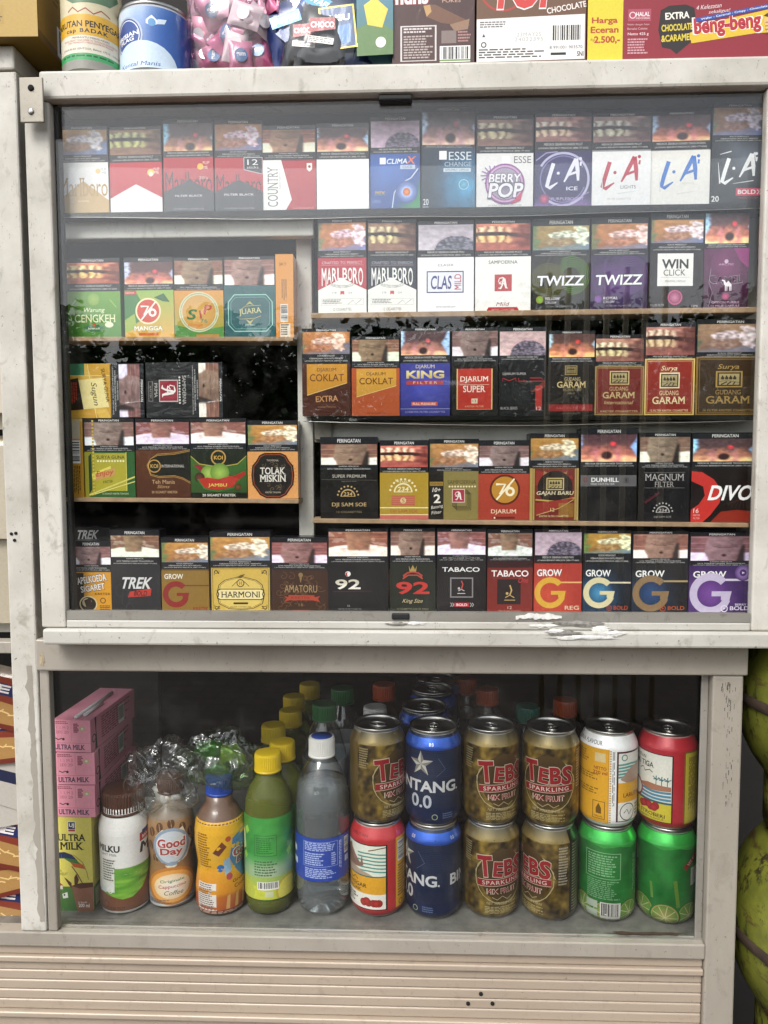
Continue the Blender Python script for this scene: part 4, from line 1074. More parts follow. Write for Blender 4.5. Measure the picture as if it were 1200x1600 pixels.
# bbox in photo pixels, warning picture, (header, picture, bar) fractions, carton colour, print, label
T = 'top row'
PACKS = {
 'row1': [
  (89,197,169,336,'bandage',(4,32,41),'e8e6e2',mbgold,'white and gold cigarette pack with a beige peak and tall pale serif lettering'),
  (170,197,253,335,'teeth',(4,32,41),'c0222e',mbred,'red cigarette pack with a big white peak rising from its lower edge'),
  (255,186,334,333,'throat',(5,34,41),'34343a',mbblack,'taller of the two red and charcoal packs showing a dark pointed peak, yellow dot above'),
  (335,187,411,331,'bandage',(5,33,41),'34343a',mbblack12,'red and charcoal cigarette pack with a boxed 12 in its upper right corner'),
  (408,195,494,329,'man',(5,31,39),'b02833',country,'red cigarette pack with white left wedge and upright grey lettering'),
  (494,192,577,328,'throat',(5,32,41),'f2f1ef',plainw,'all white cigarette pack with no lettering below its warning picture'),
  (578,182,657,327,'lung',(5,33,40),'1d3f86',climax,'blue cigarette pack with a glowing orange ball and a white curved line'),
  (658,167,743,327,'throat',(5,37,41),'132c47',essechange,'dark teal cigarette pack with a small round blue button and a white square'),
  (744,180,834,327,'teeth',(5,33,41),'e6e4e3',berrypop,'pale cigarette pack with outlined block letters across a purple ring'),
  (835,177,925,325,'teeth',(4,30,40),'2a2354',laice,'indigo cigarette pack with a glowing ring around slanted white letters'),
  (925,176,1018,324,'teeth',(4,31,39),'ebeaea',lalights,'white cigarette pack with big slanted crimson letters and the word LIGHTS'),
  (1018,173,1111,322,'throat',(4,31,40),'e9e6e0',lablue,'white cigarette pack with big slanted blue letters'),
  (1111,162,1198,320,'bandage',(4,31,38),'14171a',labold,'tall black cigarette pack with slanted white letters and a red BOLD tab')],
 'row2': [
  (496,342,573,488,'bandage',(4,33,41),'b02a38',lambda A: mb12(A,'b02a3a','CRAFTED TO PERFECT'),'red over white pack with tall white capitals and a white roof-shaped lower half'),
  (574,342,651,489,'teeth',(4,33,40),'15171f',lambda A: mb12(A,'1a1d2c','CRAFTED TO ENRICH'),'navy over white pack with tall white capitals and a white roof-shaped lower half'),
  (652,345,741,489,'lung',(4.5,32,40),'efedeb',clas,'white cigarette pack with a blue rubber-stamp frame tilted round its lettering'),
  (742,344,830,489,'teeth',(4,33,40),'edebe6',sampA,'white cigarette pack with a red square holding an ornate white letter'),
  (831,341,922,485,'bandage',(8,34,41),'241f16',lambda A: twizz(A,'3c3a16','171510','YELLOW','8a8a2c','7ac04a'),'black pack with two green and yellow dotted rings behind white capitals'),
  (923,339,1013,485,'bandage',(7,34,41),'2c1644',lambda A: twizz(A,'5a2c78','2a1440','ROYAL','6a3c8a','7a4c9c'),'purple pack with faint dotted violet rings behind white capitals'),
  (1015,333,1100,482,'bandage',(7,31,40),'2a2325',win,'black cigarette pack with a white square panel and a pink round button below'),
  (1100,325,1171,481,'throat',(5,35,40),'3a1a33',camelp,'plum cigarette pack with a small white camel below curved lettering')],
 'left1': [
  (103,403,188,527,'teeth',(6,32,42),'47822f',cengkeh,'plain green cigarette pack with cream serif capitals and a small leaf emblem'),
  (193,402,272,528,'throat',(6,33,41),'8fb454',mangga,'green to orange mango pack with a round red badge numbered 76'),
  (271,402,349,528,'man',(4,33,41),'d8953c',sip,'orange and green cigarette pack with a wide pale ring around coloured script'),
  (349,400,430,527,'man',(4,35,39),'23585c',juara,'dark teal cigarette pack with a pale mint line frame')],
 'left2': [
  (131,654,211,777,'man',(5,34,42),'2f5a2e',enjoy,'olive and dark green pack with the red word Enjoy and dotted yellow strip'),
  (211,654,297,778,'shirt',(5,32,40),'4a2a1a',teh,'brown cigarette pack with a black tongue shape edged in gold'),
  (297,654,386,779,'shirt',(5,31,39),'2f4c22',jambu,'dark green pack with green guavas and a sliced watermelon'),
  (386,657,466,779,'bandage',(6,31,39),'d79a5c',tolak,'sand coloured pack with a large black ornate octagon')],
 'row3': [
  (471,513,548,646,'bandage',(4,29,39),'4a2418',lambda A: coklat(A,'4a2418','c98f32',True),'dark brown pack with a slanted ochre panel and the word EXTRA'),
  (549,526,625,652,'man',(4,31,39),'a84a24',lambda A: coklat(A,'b2542c','cf9a3a'),'rust orange pack with a slanted yellow panel of brown lettering'),
  (625,512,704,651,'throat',(4,31,40),'2f2f78',king,'royal blue pack with wide gold capitals and red strips'),
  (705,512,779,651,'man',(4,32,39),'15110f',djsuper,'black pack with one large red panel edged in gold'),
  (779,511,854,651,'lung',(5,32,38),'131214',mld,'black pack with thin red outline letters and an upright red bar at its right edge'),
  (856,517,930,650,'throat',(4,31,38),'1b1512',ggsig,'black cigarette pack with gold capitals and a red strip near its base'),
  (929,523,1007,650,'teeth',(5,33,40),'6e2622',lambda A: gg(A,'6e2622','c9b27c','International','9a8450'),'dark maroon pack with a small framed warehouse scene and slim tan edge'),
  (1007,504,1086,650,'teeth',(5,35,40),'8a2a20',lambda A: gg(A,'8a2a20','ead9a8',None,'d8bc6c','Surya','12 FILTER KRETEK CIGARETTES',2),'bright red pack with a thick cream gold border and warehouse scene'),
  (1087,499,1193,645,'bandage',(5,34,40),'3a2a18',lambda A: gg(A,'3a2a1a','a88a4c',None,'8a6a30','Surya','16 FILTER KRETEK CIGARETTES',2),'widest brown pack with dull gold border and warehouse scene')],
 'row4': [
  (500,683,591,810,'man',(9,34,44),'151311',dss,'black pack with SUPER PREMIUM and a small tan half-round emblem'),
  (593,688,670,811,'teeth',(7,34,42),'a88a2e',dssgold,'gold pack with a ring of pale dots above a number and red stripes'),
  (670,686,749,812,'bandage',(6,35,42),'857845',ten2,'khaki pack with a black strip at its left reading 10+ 2'),
  (747,688,828,812,'man',(7,32,42),'a84330',d76,'red brown pack with a large round orange badge numbered 76'),
  (827,677,905,815,'bandage',(6,31,40),'6e2720',gajah,'maroon pack with pinstriped gold sides and an oval landscape emblem'),
  (906,669,996,815,'throat',(7,36,43),'0f0e0f',dunhill,'glossy black pack with one grey band across its middle'),
  (998,676,1080,816,'man',(5,33,40),'131214',magnum,'black pack with thin grey serif capitals and a grey half-round emblem'),
  (1080,676,1183,815,'throat',(7,32,39),'18110f',divo,'wide black pack with a big red crescent and slanted white capitals')],
 'row5': [
  (110,846,175,958,'man',(8,33,43),'d8982a',tapel,'small yellow and black pack with slanted white block lettering and a horse medallion'),
  (172,828,251,958,'shirt',(7,33,43),'29292b',trek,'charcoal pack with slanted silver capitals over a red tab'),
  (252,840,327,958,'bandage',(7,33,42),'8a6a2c',growbrown,'dull gold pack with a dark red round letter G'),
  (327,831,423,958,'bandage',(7,36,44),'cfae52',harmoni,'wide cream gold pack with a black name plate and corner scrolls'),
  (423,840,513,958,'man',(7,34,42),'3c2519',amatoru,'dark brown paisley pack with a red ribbon'),
  (512,826,607,953,'shirt',(4,33,41),'1b1a1b',n92black,'wide black pack with chrome 92 and a tiny white and red swirl'),
  (609,826,681,955,'man',(4,32,41),'23271f',n92red,'dark olive pack with a large red 92 under a gold crown'),
  (682,826,760,955,'shirt',(4,31,39),'1b1819',tabaco,'black pack with white capitals above a grey rounded frame'),
  (761,827,833,955,'shirt',(5,32,38),'6e2822',tabone,'oxblood pack with white capitals above a black square and gold emblem'),
  (834,827,910,956,'lung',(4,31,40),'a83a30',lambda A: grow(A,('a83a30','c8503c'),'d8a83e',None,'REG','e0c0a0','8a8684','e0b070'),'red pack with a large golden letter G'),
  (911,829,987,959,'bandage',(4,28,40),'141b24',lambda A: grow(A,('141a22','2a5680'),'d6cba0',('4a90b8','1a3a5a'),'BOLD','a84a30','141a22','d8ceb0'),'black pack with a pale cream letter G on a bright blue disc'),
  (987,830,1076,960,'man',(4,33,40),'171618',lambda A: grow(A,('18181b','223a5a'),'8a7050',('2a4a78','1c2c44'),'BOLD','a8502c','18181b','a89068'),'black pack with a dull bronze letter G on a dark blue disc'),
  (1076,832,1178,962,'man',(5,35,42),'3a2358',growpurple,'purple pack with a large silver letter G and a small round button')],
}
# ------------------------------------------------------------------ the setting
mb = MB(); mb.box(-30, 30, -60, 6, -0.4, 0.0)
pm, nt, b_ = new_mat('brown_paving')
tc = nd(nt, 'ShaderNodeTexCoord')
br = nd(nt, 'ShaderNodeTexBrick', Scale=1.0)
br.inputs['Color1'].default_value = (.115, .088, .070, 1); br.inputs['Color2'].default_value = (.090, .072, .060, 1); br.inputs['Mortar'].default_value = (.06, .05, .045, 1)
br.inputs['Brick Width'].default_value = 0.22; br.inputs['Row Height'].default_value = 0.11; br.inputs['Mortar Size'].default_value = 0.008
nt.links.new(tc.outputs['Object'], br.inputs['Vector']); nt.links.new(br.outputs['Color'], b_.inputs['Base Color']); b_.inputs['Roughness'].default_value = 0.8
g = mb.build('pavement', pm); g['kind'] = 'structure'

# ------------------------------------------------------------------ upper glass case
YU, YUF = 0.0, -0.007                 # upper pane, face of its frame
YL, YLF = 0.032, 0.020                # lower pane, face of its frame
YP = 0.022                            # fronts of the packs
X = lambda px, py, Y: at(px, py, Y).x
Z = lambda px, py, Y: at(px, py, Y).z
uxl, uxr = X(89, 555, YUF), X(1187, 555, YUF)
uol = X(50, 555, YUF)
uor = uxr + 0.05
zt, zb = Z(640, 146, YUF), Z(640, 971, YUF)
ztop = Z(640, 100, YUF)
zledge_t, zledge_b = Z(640, 986, -0.012), Z(640, 1011, -0.012)
DEPTH = 0.36
case = thing('glass_display_case', (0, 0, 0), 'upper white aluminium glass display case filled with cigarette packs', 'display case')
def pbox(name, mat, par, x0, x1, y0, y1, z0, z1, bev=0.0015):
    return MB().box(x0, x1, y0, y1, z0, z1, bev=bev).build(name, M[mat], par)
pbox('top_beam', 'white_alu', case, X(62, 130, YUF), uor, YUF - .003, YU + .0045, zt, ztop, .003)
pbox('roof_edge', 'white_alu', case, X(62, 130, YUF), uor, YU + .005, 0.06, zt + .012, ztop - .0003, .001)
pbox('post', 'white_alu', case, uol, uxl, YUF, YU + .0045, zledge_t + .0005, zt - .0005, .002)
pbox('post', 'white_alu', case, uxr, uor, YUF, YU + .0045, zledge_t + .0005, zt - .0005, .002)
pbox('sill', 'sill', case, uxl + .0005, uxr - .0005, YUF, 0.0305, zledge_t + .0005, zb, .0015)
pbox('ledge', 'sill', case, X(66, 1000, -.012), uor + .04, -0.012, 0.10, zledge_b, zledge_t, .0025)
# sliding track: two thin upright lips and a floor, chipped at places
tz = Z(640, 957, YUF)
tr = MB()
for y in (YUF + .0004, YUF + .0042, YUF + .0115):
    tr.box(uxl + .001, uxr - .001, y, y + .0016, zb + .0002, tz - (0.0 if y < 0 else .001))
tr.build('slide_track', M['rail'], case)
bl = MB(); 
rnd = random.Random(4)
def ragged(px0, px1, py, hgt, n, Y):
    a, c = at(px0, py, Y), at(px1, py, Y)
    up = [(a.x + (c.x - a.x) * i / n, Y, a.z + hgt * (.35 + .65 * rnd.random()) * math.sin(PI * min(1, (i + .3) / (n + .6)))) for i in range(n + 1)]
    lo = [(p[0], Y, a.z - hgt * (.3 + .5 * rnd.random())) for p in up]
    vs = up + lo
    fs = [(i, i + 1, n + 2 + i, n + 1 + i) for i in range(n)]
    vs2 = [(x, y + .0012, z) for x, y, z in vs]
    k = len(vs)
    bl.add(vs + vs2, fs + [tuple(reversed([i + k for i in f])) for f in fs] + [(i, i + k, i + 1 + k, i + 1) for i in range(n)], 'dddddd')
ragged(806, 878, 963, .0045, 22, YUF - .0012)
bl.build('peeling_sealant', plain('old_white_sealant', 'd8d6d0', 0.6, var=.2, scale=200), case)
# chipped white paint patch on the ledge front
def blob(name, px, py, rx, rz, Y, mat, par, seed, n=26, thick=.0006):
    rn = random.Random(seed)
    c = at(px, py, Y)
    ring = [(c.x + rx * math.cos(2 * PI * i / n) * rn.uniform(.55, 1.1), Y, c.z + rz * math.sin(2 * PI * i / n) * rn.uniform(.5, 1.15)) for i in range(n)]
    vs = [(c.x, Y - thick, c.z)] + [(x, y + .0001, z) for x, y, z in ring]
    return MB().add(vs, [(0, 1 + i, 1 + (i + 1) % n) for i in range(n)], 'eeeeee').build(name, mat, par)
wp = plain('flaking_white_paint', 'd8d6d0', 0.6, var=.25, scale=260, bump=.4)
gp = plain('bare_scraped_metal', '8d8982', 0.5, .3, var=.4, scale=220, bump=.3)
k = 0
for px, py, rx, rz, mt in ((905, 975, .030, .0035, gp), (915, 996, .042, .0028, wp), (850, 978, .016, .0026, wp), (955, 990, .018, .0036, wp), (880, 990, .020, .0035, gp), (938, 983, .012, .004, wp), (620, 975, .016, .0022, gp), (650, 974, .012, .0022, wp), (868, 986, .012, .003, wp)):
    blob('paint_chip', px, py, rx, rz, (YUF - .0009) if py < 985 else -.0133, mt, case, 50 + k); k += 1
# the box behind the pane
pbox('back_panel', 'dark', case, uol, uor, DEPTH, DEPTH + .008, zledge_t, ztop)
pbox('side_panel', 'dark', case, uol + .001, uol + .007, 0.031, DEPTH - .001, zledge_t + .001, ztop - .002)
pbox('side_panel', 'dark', case, uor - .007, uor - .001, 0.031, DEPTH - .001, zledge_t + .001, ztop - .002)
pbox('roof_panel', 'dark', case, uol + .008, uor - .008, 0.031, DEPTH - .001, ztop - .009, ztop - .001)
pbox('case_floor', 'wood', case, uol + .008, uor - .008, 0.031, DEPTH - .001, zledge_t + .001, zb + .001)
pbox('glass_pane', 'pane', case, uxl + .0003, uxr - .0003, YU, YU + .003, zb + .002, zt - .0003, 0)
pbox('pane_edge_seal', 'rubber', case, uxl + .0005, uxl + .005, .0035, .012, zb + .002, zt)
pbox('rubber_stop', 'rubber', case, X(592, 150, YUF), X(644, 150, YUF), YUF - .0005, YUF + .008, Z(620, 156, YUF), zt - .0005)
pbox('rubber_stop', 'rubber', case, X(612, 962, YUF), X(640, 962, YUF), YUF - .0018, YUF + .002, Z(626, 968, YUF), Z(626, 958, YUF))
# inner frame of flat bars behind the packs
YB = 0.0475
pbox('inner_bar', 'pale_board', case, X(98, 357, .028), X(490, 357, .028), .028, .040, Z(300, 371, .028), Z(300, 344, .028))
pbox('inner_post', 'pale_board', case, X(465, 600, YB), X(489, 600, YB), YB - .001, YB + .012, Z(477, 838, YB), Z(477, 372, YB))
pbox('inner_bar', 'pale_board', case, X(491, 672, YB), X(1178, 672, YB), YB + .001, YB + .012, Z(840, 690, YB), Z(840, 650, YB))
pbox('inner_plate', 'bracket', case, X(491, 672, YB - .002), X(519, 672, YB - .002), YB - .003, YB + .0005, Z(505, 688, YB), Z(505, 650, YB))
pbox('inner_post', 'grey_alu', case, X(1168, 420, YB + .03), X(1190, 420, YB + .03), YB + .03, YB + .04, Z(1180, 940, YB), Z(1180, 160, YB), .001)
# corner bracket with screws
bk = pbox('corner_bracket', 'bracket', case, X(29, 150, -.022), X(66, 150, -.022), -.0205, -.0178, Z(50, 190, -.022), Z(50, 119, -.022), .0008)
for py, m_ in ((137, 'hole'), (174, 'steel')):
    c = at(48, py, -.021)
    MB().lathe([(.0030, 0), (.0030, .0008), (.0022, .0014)], 16).build('screw', M[m_], bk, loc=(c.x, -.0204, c.z), rot=(PI / 2, 0, 0))

# ------------------------------------------------------------------ lower glass case
zf = Z(680, 1441, 0.082)                                  # floor the cans stand on
low = thing('glass_display_case', (0, 0, 0), 'lower grey aluminium glass case holding cans and bottles above a ridged panel', 'display case')
lxl, lxr = X(83, 1250, YLF), X(1108, 1250, YLF)
lol, lor = X(68, 1250, YLF), X(1156, 1250, YLF)
lzt = Z(640, 1051, YLF); lzb = Z(640, 1466, YLF)
pbox('top_rail', 'grey_alu', low, lol - .001, lor + .003, YLF - .004, YL + .004, lzt, zledge_b - .001, .002)
pbox('post', 'grey_alu', low, lol, lxl, YLF, YL - .001, lzb + .0005, lzt - .0005, .0015)
pbox('post', 'grey_alu', low, lxr, lor, YLF - .001, 0.052, 0.02, lzt - .0005, .002)
rl = X(-40, 1470, YLF)
zr1 = Z(640, 1489, YLF)
pbox('bottom_rail', 'grey_alu', low, rl, lxr - .0005, YLF - .002, YL + .003, zr1, lzb, .0015)
pn = MB()
zz = zr1 - .0008
prof = [(.0075, .012), (.0035, .0075), (.0085, .0115), (.0085, .0115), (.0085, .0115), (.0085, .0115), (.0085, .0115), (.0030, .007), (.0085, .03)]
i = 0
while zz > 0.05:
    yy, hh = prof[i % len(prof)]
    pn.box(rl, lxr - .0005, YLF + yy - .004, YLF + .03, zz - hh + .0004, zz, bev=.0018, seg=3)
    zz -= hh; i += 1
pn.build('ridged_panel', M['tan_alu'], low)
for px, py in ((751, 1550), (731, 1565), (769, 1565)):
    c = at(px, py, YLF + .007)
    MB().lathe([(.0022, 0), (.0022, .0012), (.0012, .0016)], 12).build('rivet_hole', M['hole'], low, loc=(c.x, YLF + .0046, c.z), rot=(PI / 2, 0, 0))
LD = 0.62
pbox('case_floor', 'floor_sheet', low, rl, lor - .0095, YL + .0045, LD, zf - .012, zf, .001)
pbox('back_panel', 'dark', low, rl, lor, LD, LD + .008, 0.02, zledge_b - .002)
pbox('side_panel', 'dark', low, lor - .009, lor - .001, 0.0525, LD - .001, 0.02, zledge_b - .002)
pbox('roof_panel', 'dark', low, lol, lor - .010, YL + .0045, LD - .001, zledge_b - .012, zledge_b - .002)
pbox('glass_pane', 'pane', low, lxl + .0004, lxr - .0004, YL, YL + .003, lzb + .0005, lzt - .0004, 0)
pbox('glass_channel', 'rail', low, lxl + .0005, lxr - .0005, YL - .006, YL - .001, lzb + .0003, zf - .0005, .0008)
pbox('glass_channel', 'rail', low, lxr - .008, lxr - .0005, YL - .004, YL - .001, zf + .001, lzt - .001, .0008)
# mud along the right end of the channel
blob('mud_smear', 1010, 1459, .055, .0028, YL - .0062, plain('dried_mud', '3c2f22', .9, var=.4, scale=200, bump=.5), low, 9)
# adhesive remains on the rail end
blob('glue_patch', 66, 1031, .0035, .009, YLF - .0043, plain('old_glue', 'a3947a', .8, var=.3, scale=200), low, 3, 14)

# scratches down the right post
sc_ = MB(); rn = random.Random(17)
for q in range(70):
    px, py = 1141 + rn.gauss(0, 4) - (q * .12 if q > 30 else 0), 1066 + 200 * rn.random() ** 1.7
    p = at(px, py, YLF - .0011); l_ = rn.uniform(.001, .006); w2 = rn.uniform(.00015, .0005)
    sc_.add([(p.x - w2, p.y, p.z), (p.x + w2, p.y, p.z + .0002), (p.x + w2 * .6, p.y, p.z - l_), (p.x - w2 * .8, p.y, p.z - l_ * .9)], [(0, 3, 2, 1)], '555049')
sc_.build('scratch_mark', plain('scuffed_metal', '4f4a43', .7), low)
# ------------------------------------------------------------------ cabinet to the left
lft = thing('side_cabinet', (0, 0, 0), 'white cabinet at the left edge with one tall scuffed post', 'cabinet')
PYL = .0185
pxr, pxl = X(46, 700, PYL), X(4, 700, PYL)
ztl = Z(12, 68, .014)
pbox('post', 'white_alu', lft, pxl, pxr, PYL, .050, lzb + .0005, Z(12, 111, PYL), .002)
pbox('top_slab', 'white_alu', lft, pxl - .5, pxr - .0008, .0165, .34, Z(12, 110, PYL), ztl, .002)
pbox('shelf_rail', 'grey_alu', lft, pxl - .45, pxl - .0005, .022, .04, Z(8, 1021, .022), Z(8, 1003, .022), .001)
pbox('base_board', 'floor_sheet', lft, pxl - .45, pxl + .03, .05, .4, zf - .012, zf - .0005, .001)
pbox('back_board', 'dark', lft, pxl - .45, pxl + .03, .4, .41, 0.05, ztl - .01)
for px, py in ((18, 834), (25, 833), (23, 844)):
    c = at(px, py, PYL)
    MB().lathe([(.0017, 0), (.0017, .0006), (.0008, .0008)], 12).build('screw_hole', M['hole'], lft, loc=(c.x, PYL - .0002, c.z), rot=(PI / 2, 0, 0))

vs, n = [], 60
for q in range(n + 1):
    py = 1040 + 400 * q / n
    cx0 = 46 + 20 * q / n
    wl = 5 + 6 * noise.noise(Vector((q * .31, 2, 0))) + 3 * noise.noise(Vector((q * .9, 5, 0)))
    a, c = at(cx0 - max(1, wl), py, PYL - .0002), at(cx0 + 4 + 1.5 * noise.noise(Vector((q * .7, 9, 0))), py, PYL - .0002)
    vs += [tuple(a), tuple(c)]
MB().add(vs, [(2 * q, 2 * q + 2, 2 * q + 3, 2 * q + 1) for q in range(n)], '888888').build('water_stain', worn('stained_aluminium', 'a39d92', '8a8377', '6a645a', .5, 0, .8, .5, (1, 1, .3)), lft)

# ------------------------------------------------------------------ cigarette packs
def fit(rows, shift=0):
    xs = [X((r[0] + r[2]) / 2, r[3], YP) for r in rows]
    zs = [Z((r[0] + r[2]) / 2, r[3], YP) for r in rows]
    n = len(xs); mx, mz = sum(xs) / n, sum(zs) / n
    sl = sum((x - mx) * (z - mz) for x, z in zip(xs, zs)) / max(1e-9, sum((x - mx) ** 2 for x in xs))
    return lambda x: mz + sl * (x - mx)
GRP = 'cigarette packs standing on the display shelves'
PD = .0215
rnd = random.Random(12)
def carton(w, h, d, base, par, top='1b1b1f'):
    mb = MB(); mb.box(-w / 2, w / 2, 0, d, 0, h, base, .0009, 2)
    tc_, bc = H(top), H(base)
    mb.c = [tc_ if v[2] > h - .0012 else bc for v in mb.v]
    o = mb.build('carton', M['pack'], par)
    ln = MB()                                            # hinge line of the flip-top lid
    ln.box(-w / 2 - .0002, w / 2 + .0002, .0012, d - .001, h * .635, h * .638, '0e0e10')
    ln.build('lid_seam', M['card'], par)
def make_pack(p, zfit, row):
    x0, y0, x1, y1, pic, fr, base, fn, lab = p
    a, c = at(x0, (y0 + y1) / 2, YP), at(x1, (y0 + y1) / 2, YP)
    w = (c.x - a.x) - .0008
    x = (a.x + c.x) / 2
    z0 = zfit(x)
    h = Z((x0 + x1) / 2, y0, YP) - z0
    t = thing('cigarette_pack', (x, YP + rnd.uniform(0, .0025), z0 + .0002), lab, 'cigarette pack', GRP, R_(rnd.uniform(-1.6, 1.6)))
    carton(w, h, PD, base, t)
    W = warn(pic, w, h, *fr); W.flat('warning_label', M['pack'], t)
    A = Art(w, h); fn(A); A.flat('front_print', M['pack'], t, y=-.0006)
    return t
ROWFIT = {}
for row, packs in PACKS.items():
    ROWFIT[row] = fit(packs)
    for p in packs: make_pack(p, ROWFIT[row], row)
# narrow packs seen edge-on
def edge_pack(x0, y0, x1, y1, fn, zfit, lab, base):
    a, c = at(x0, (y0 + y1) / 2, YP), at(x1, (y0 + y1) / 2, YP)
    w, x = c.x - a.x - .0008, (a.x + c.x) / 2
    z0 = zfit(x); h = Z((x0 + x1) / 2, y0, YP) - z0
    t = thing('cigarette_pack', (x, YP + .001, z0 + .0002), lab, 'cigarette pack', GRP, R_(rnd.uniform(-1, 1)))
    MB().box(-w / 2, w / 2, 0, .05, 0, h, base, .0009, 2).build('carton', M['pack'], t)
    A = Art(w, h); fn(A); A.flat('side_print', M['pack'], t)
edge_pack(430, 397, 459, 527, skt, ROWFIT['left1'], 'narrow orange pack standing edge-on with a barcode, beside the teal pack', 'd48f38')
edge_pack(103, 654, 130, 777, sideband, ROWFIT['left2'], 'narrow ochre pack standing edge-on with a barcode, left of the olive pack', 'b98a2e')
# two packs lying on their sides on top of the row below
for (x0, y0, x1, y1), pic, base, fn, lab in (((100, 568, 226, 653), 'man', 'c99a34', sugun, 'yellow pack lying on its side on top of the olive packs'),
                                            ((228, 566, 349, 654), 'man', '1c1c1e', prima, 'black pack lying on its side with a crimson square emblem')):
    a, c = at(x0, (y0 + y1) / 2, YP), at(x1, (y0 + y1) / 2, YP)
    hh = c.x - a.x - .001
    zz0 = max(Z((x0 + x1) / 2, y1, YP), Z(250, 654, YP) + .0006)
    ww = Z((x0 + x1) / 2, y0, YP) - zz0
    t = thing('cigarette_pack', (a.x, YP + .001, zz0 + ww / 2), lab, 'cigarette pack', GRP, rot=(0, PI / 2, 0))
    carton(ww, hh, PD, base, t)
    W = warn(pic, ww, hh, 5, 31, 41); W.flat('warning_label', M['pack'], t)
    A = Art(ww, hh); fn(A); A.flat('front_print', M['pack'], t, y=-.0006)
# a spare pack behind the small yellow one
a, c = at(117, 835, YP + .024), at(173, 835, YP + .024)
t = thing('cigarette_pack', ((a.x + c.x) / 2, YP + .024, ROWFIT['row5']((a.x + c.x) / 2)), 'black pack half hidden behind the small yellow horse pack', 'cigarette pack', GRP)
w = c.x - a.x; h = Z(145, 824, YP + .024) - t.location.z
MB().box(-w / 2, w / 2, 0, PD, 0, h, '19191a', .0009).build('carton', M['pack'], t)
A = Art(w, h); trekback(A); A.flat('front_print', M['pack'], t)

# shelves the packs stand on
def shelf(row, px0, px1, py, mat, thick, lab, y0=YP - .006, depth=.031):
    f = ROWFIT[row]
    xa, xb = X(px0, py, YP), X(px1, py, YP)
    mb = MB(); mb.box(0, 1, y0, y0 + depth, -thick, 0, bev=.0006)
    mb.v = [(xa + (xb - xa) * x, y, f(xa + (xb - xa) * x) + z) for x, y, z in mb.v]
    return tag(mb.build('shelf_board', M[mat], None), lab, 'shelf', 'shelf boards in the upper glass case')
shelf('row1', 92, 1199, 330, 'dark', .006, 'long dark shelf board under the top row of packs')
shelf('row2', 487, 1181, 490, 'wood', .0055, 'brown wooden shelf board under the right second row, below the two white packs')
shelf('left1', 101, 459, 531, 'wood', .0045, 'thin pale wooden shelf board under the green and mango packs')
shelf('left2', 106, 468, 782, 'wood', .0045, 'thin wooden shelf board under the guava and octagon packs')
shelf('row3', 487, 1186, 652, 'dark', .005, 'dark shelf board under the royal blue pack and its row')
shelf('row4', 489, 1166, 817, 'wood', .0045, 'wooden shelf board between the red 76 pack and the bottom row')
shelf('row5', 100, 1180, 957, 'pale_board', .004, 'pale base board under the bottom row of packs')

# clear film strips that hold the rows back
def film(row, px0, px1, py, hgt, lab, wob=.0015):
    f = ROWFIT[row]
    xa, xb = X(px0, py, YP - .009), X(px1, py, YP - .009)
    n = 60; vs, fs = [], []
    for i in range(n + 1):
        x = xa + (xb - xa) * i / n
        sag = -.004 * math.sin(PI * i / n) + wob * noise.noise(Vector((x * 9, 1.3, py)))
        for j in range(4):
            z = f(x) - .006 + sag + hgt * j / 3
            vs.append((x, YP - .0085 + .0018 * noise.noise(Vector((x * 14, j * .7, py))) , z))
    for i in range(n):
        for j in range(3): fs.append((i * 4 + j, (i + 1) * 4 + j, (i + 1) * 4 + j + 1, i * 4 + j + 1))
    o = MB().add(vs, fs, 'ffffff', True)
    ob = tag(o.build('film_strip', M['film'], None), lab, 'plastic film')
    e = MB(); e.tube([Vector(vs[i * 4]) for i in range(n + 1)], .0004, 5)
    e.build('film_edge', M['steel'], ob)
film('row1', 92, 1196, 335, .050, 'clear plastic film strip stretched across the top row of packs')
film('row3', 474, 1192, 655, .045, 'clear plastic film strip stretched across the royal blue and maroon packs')
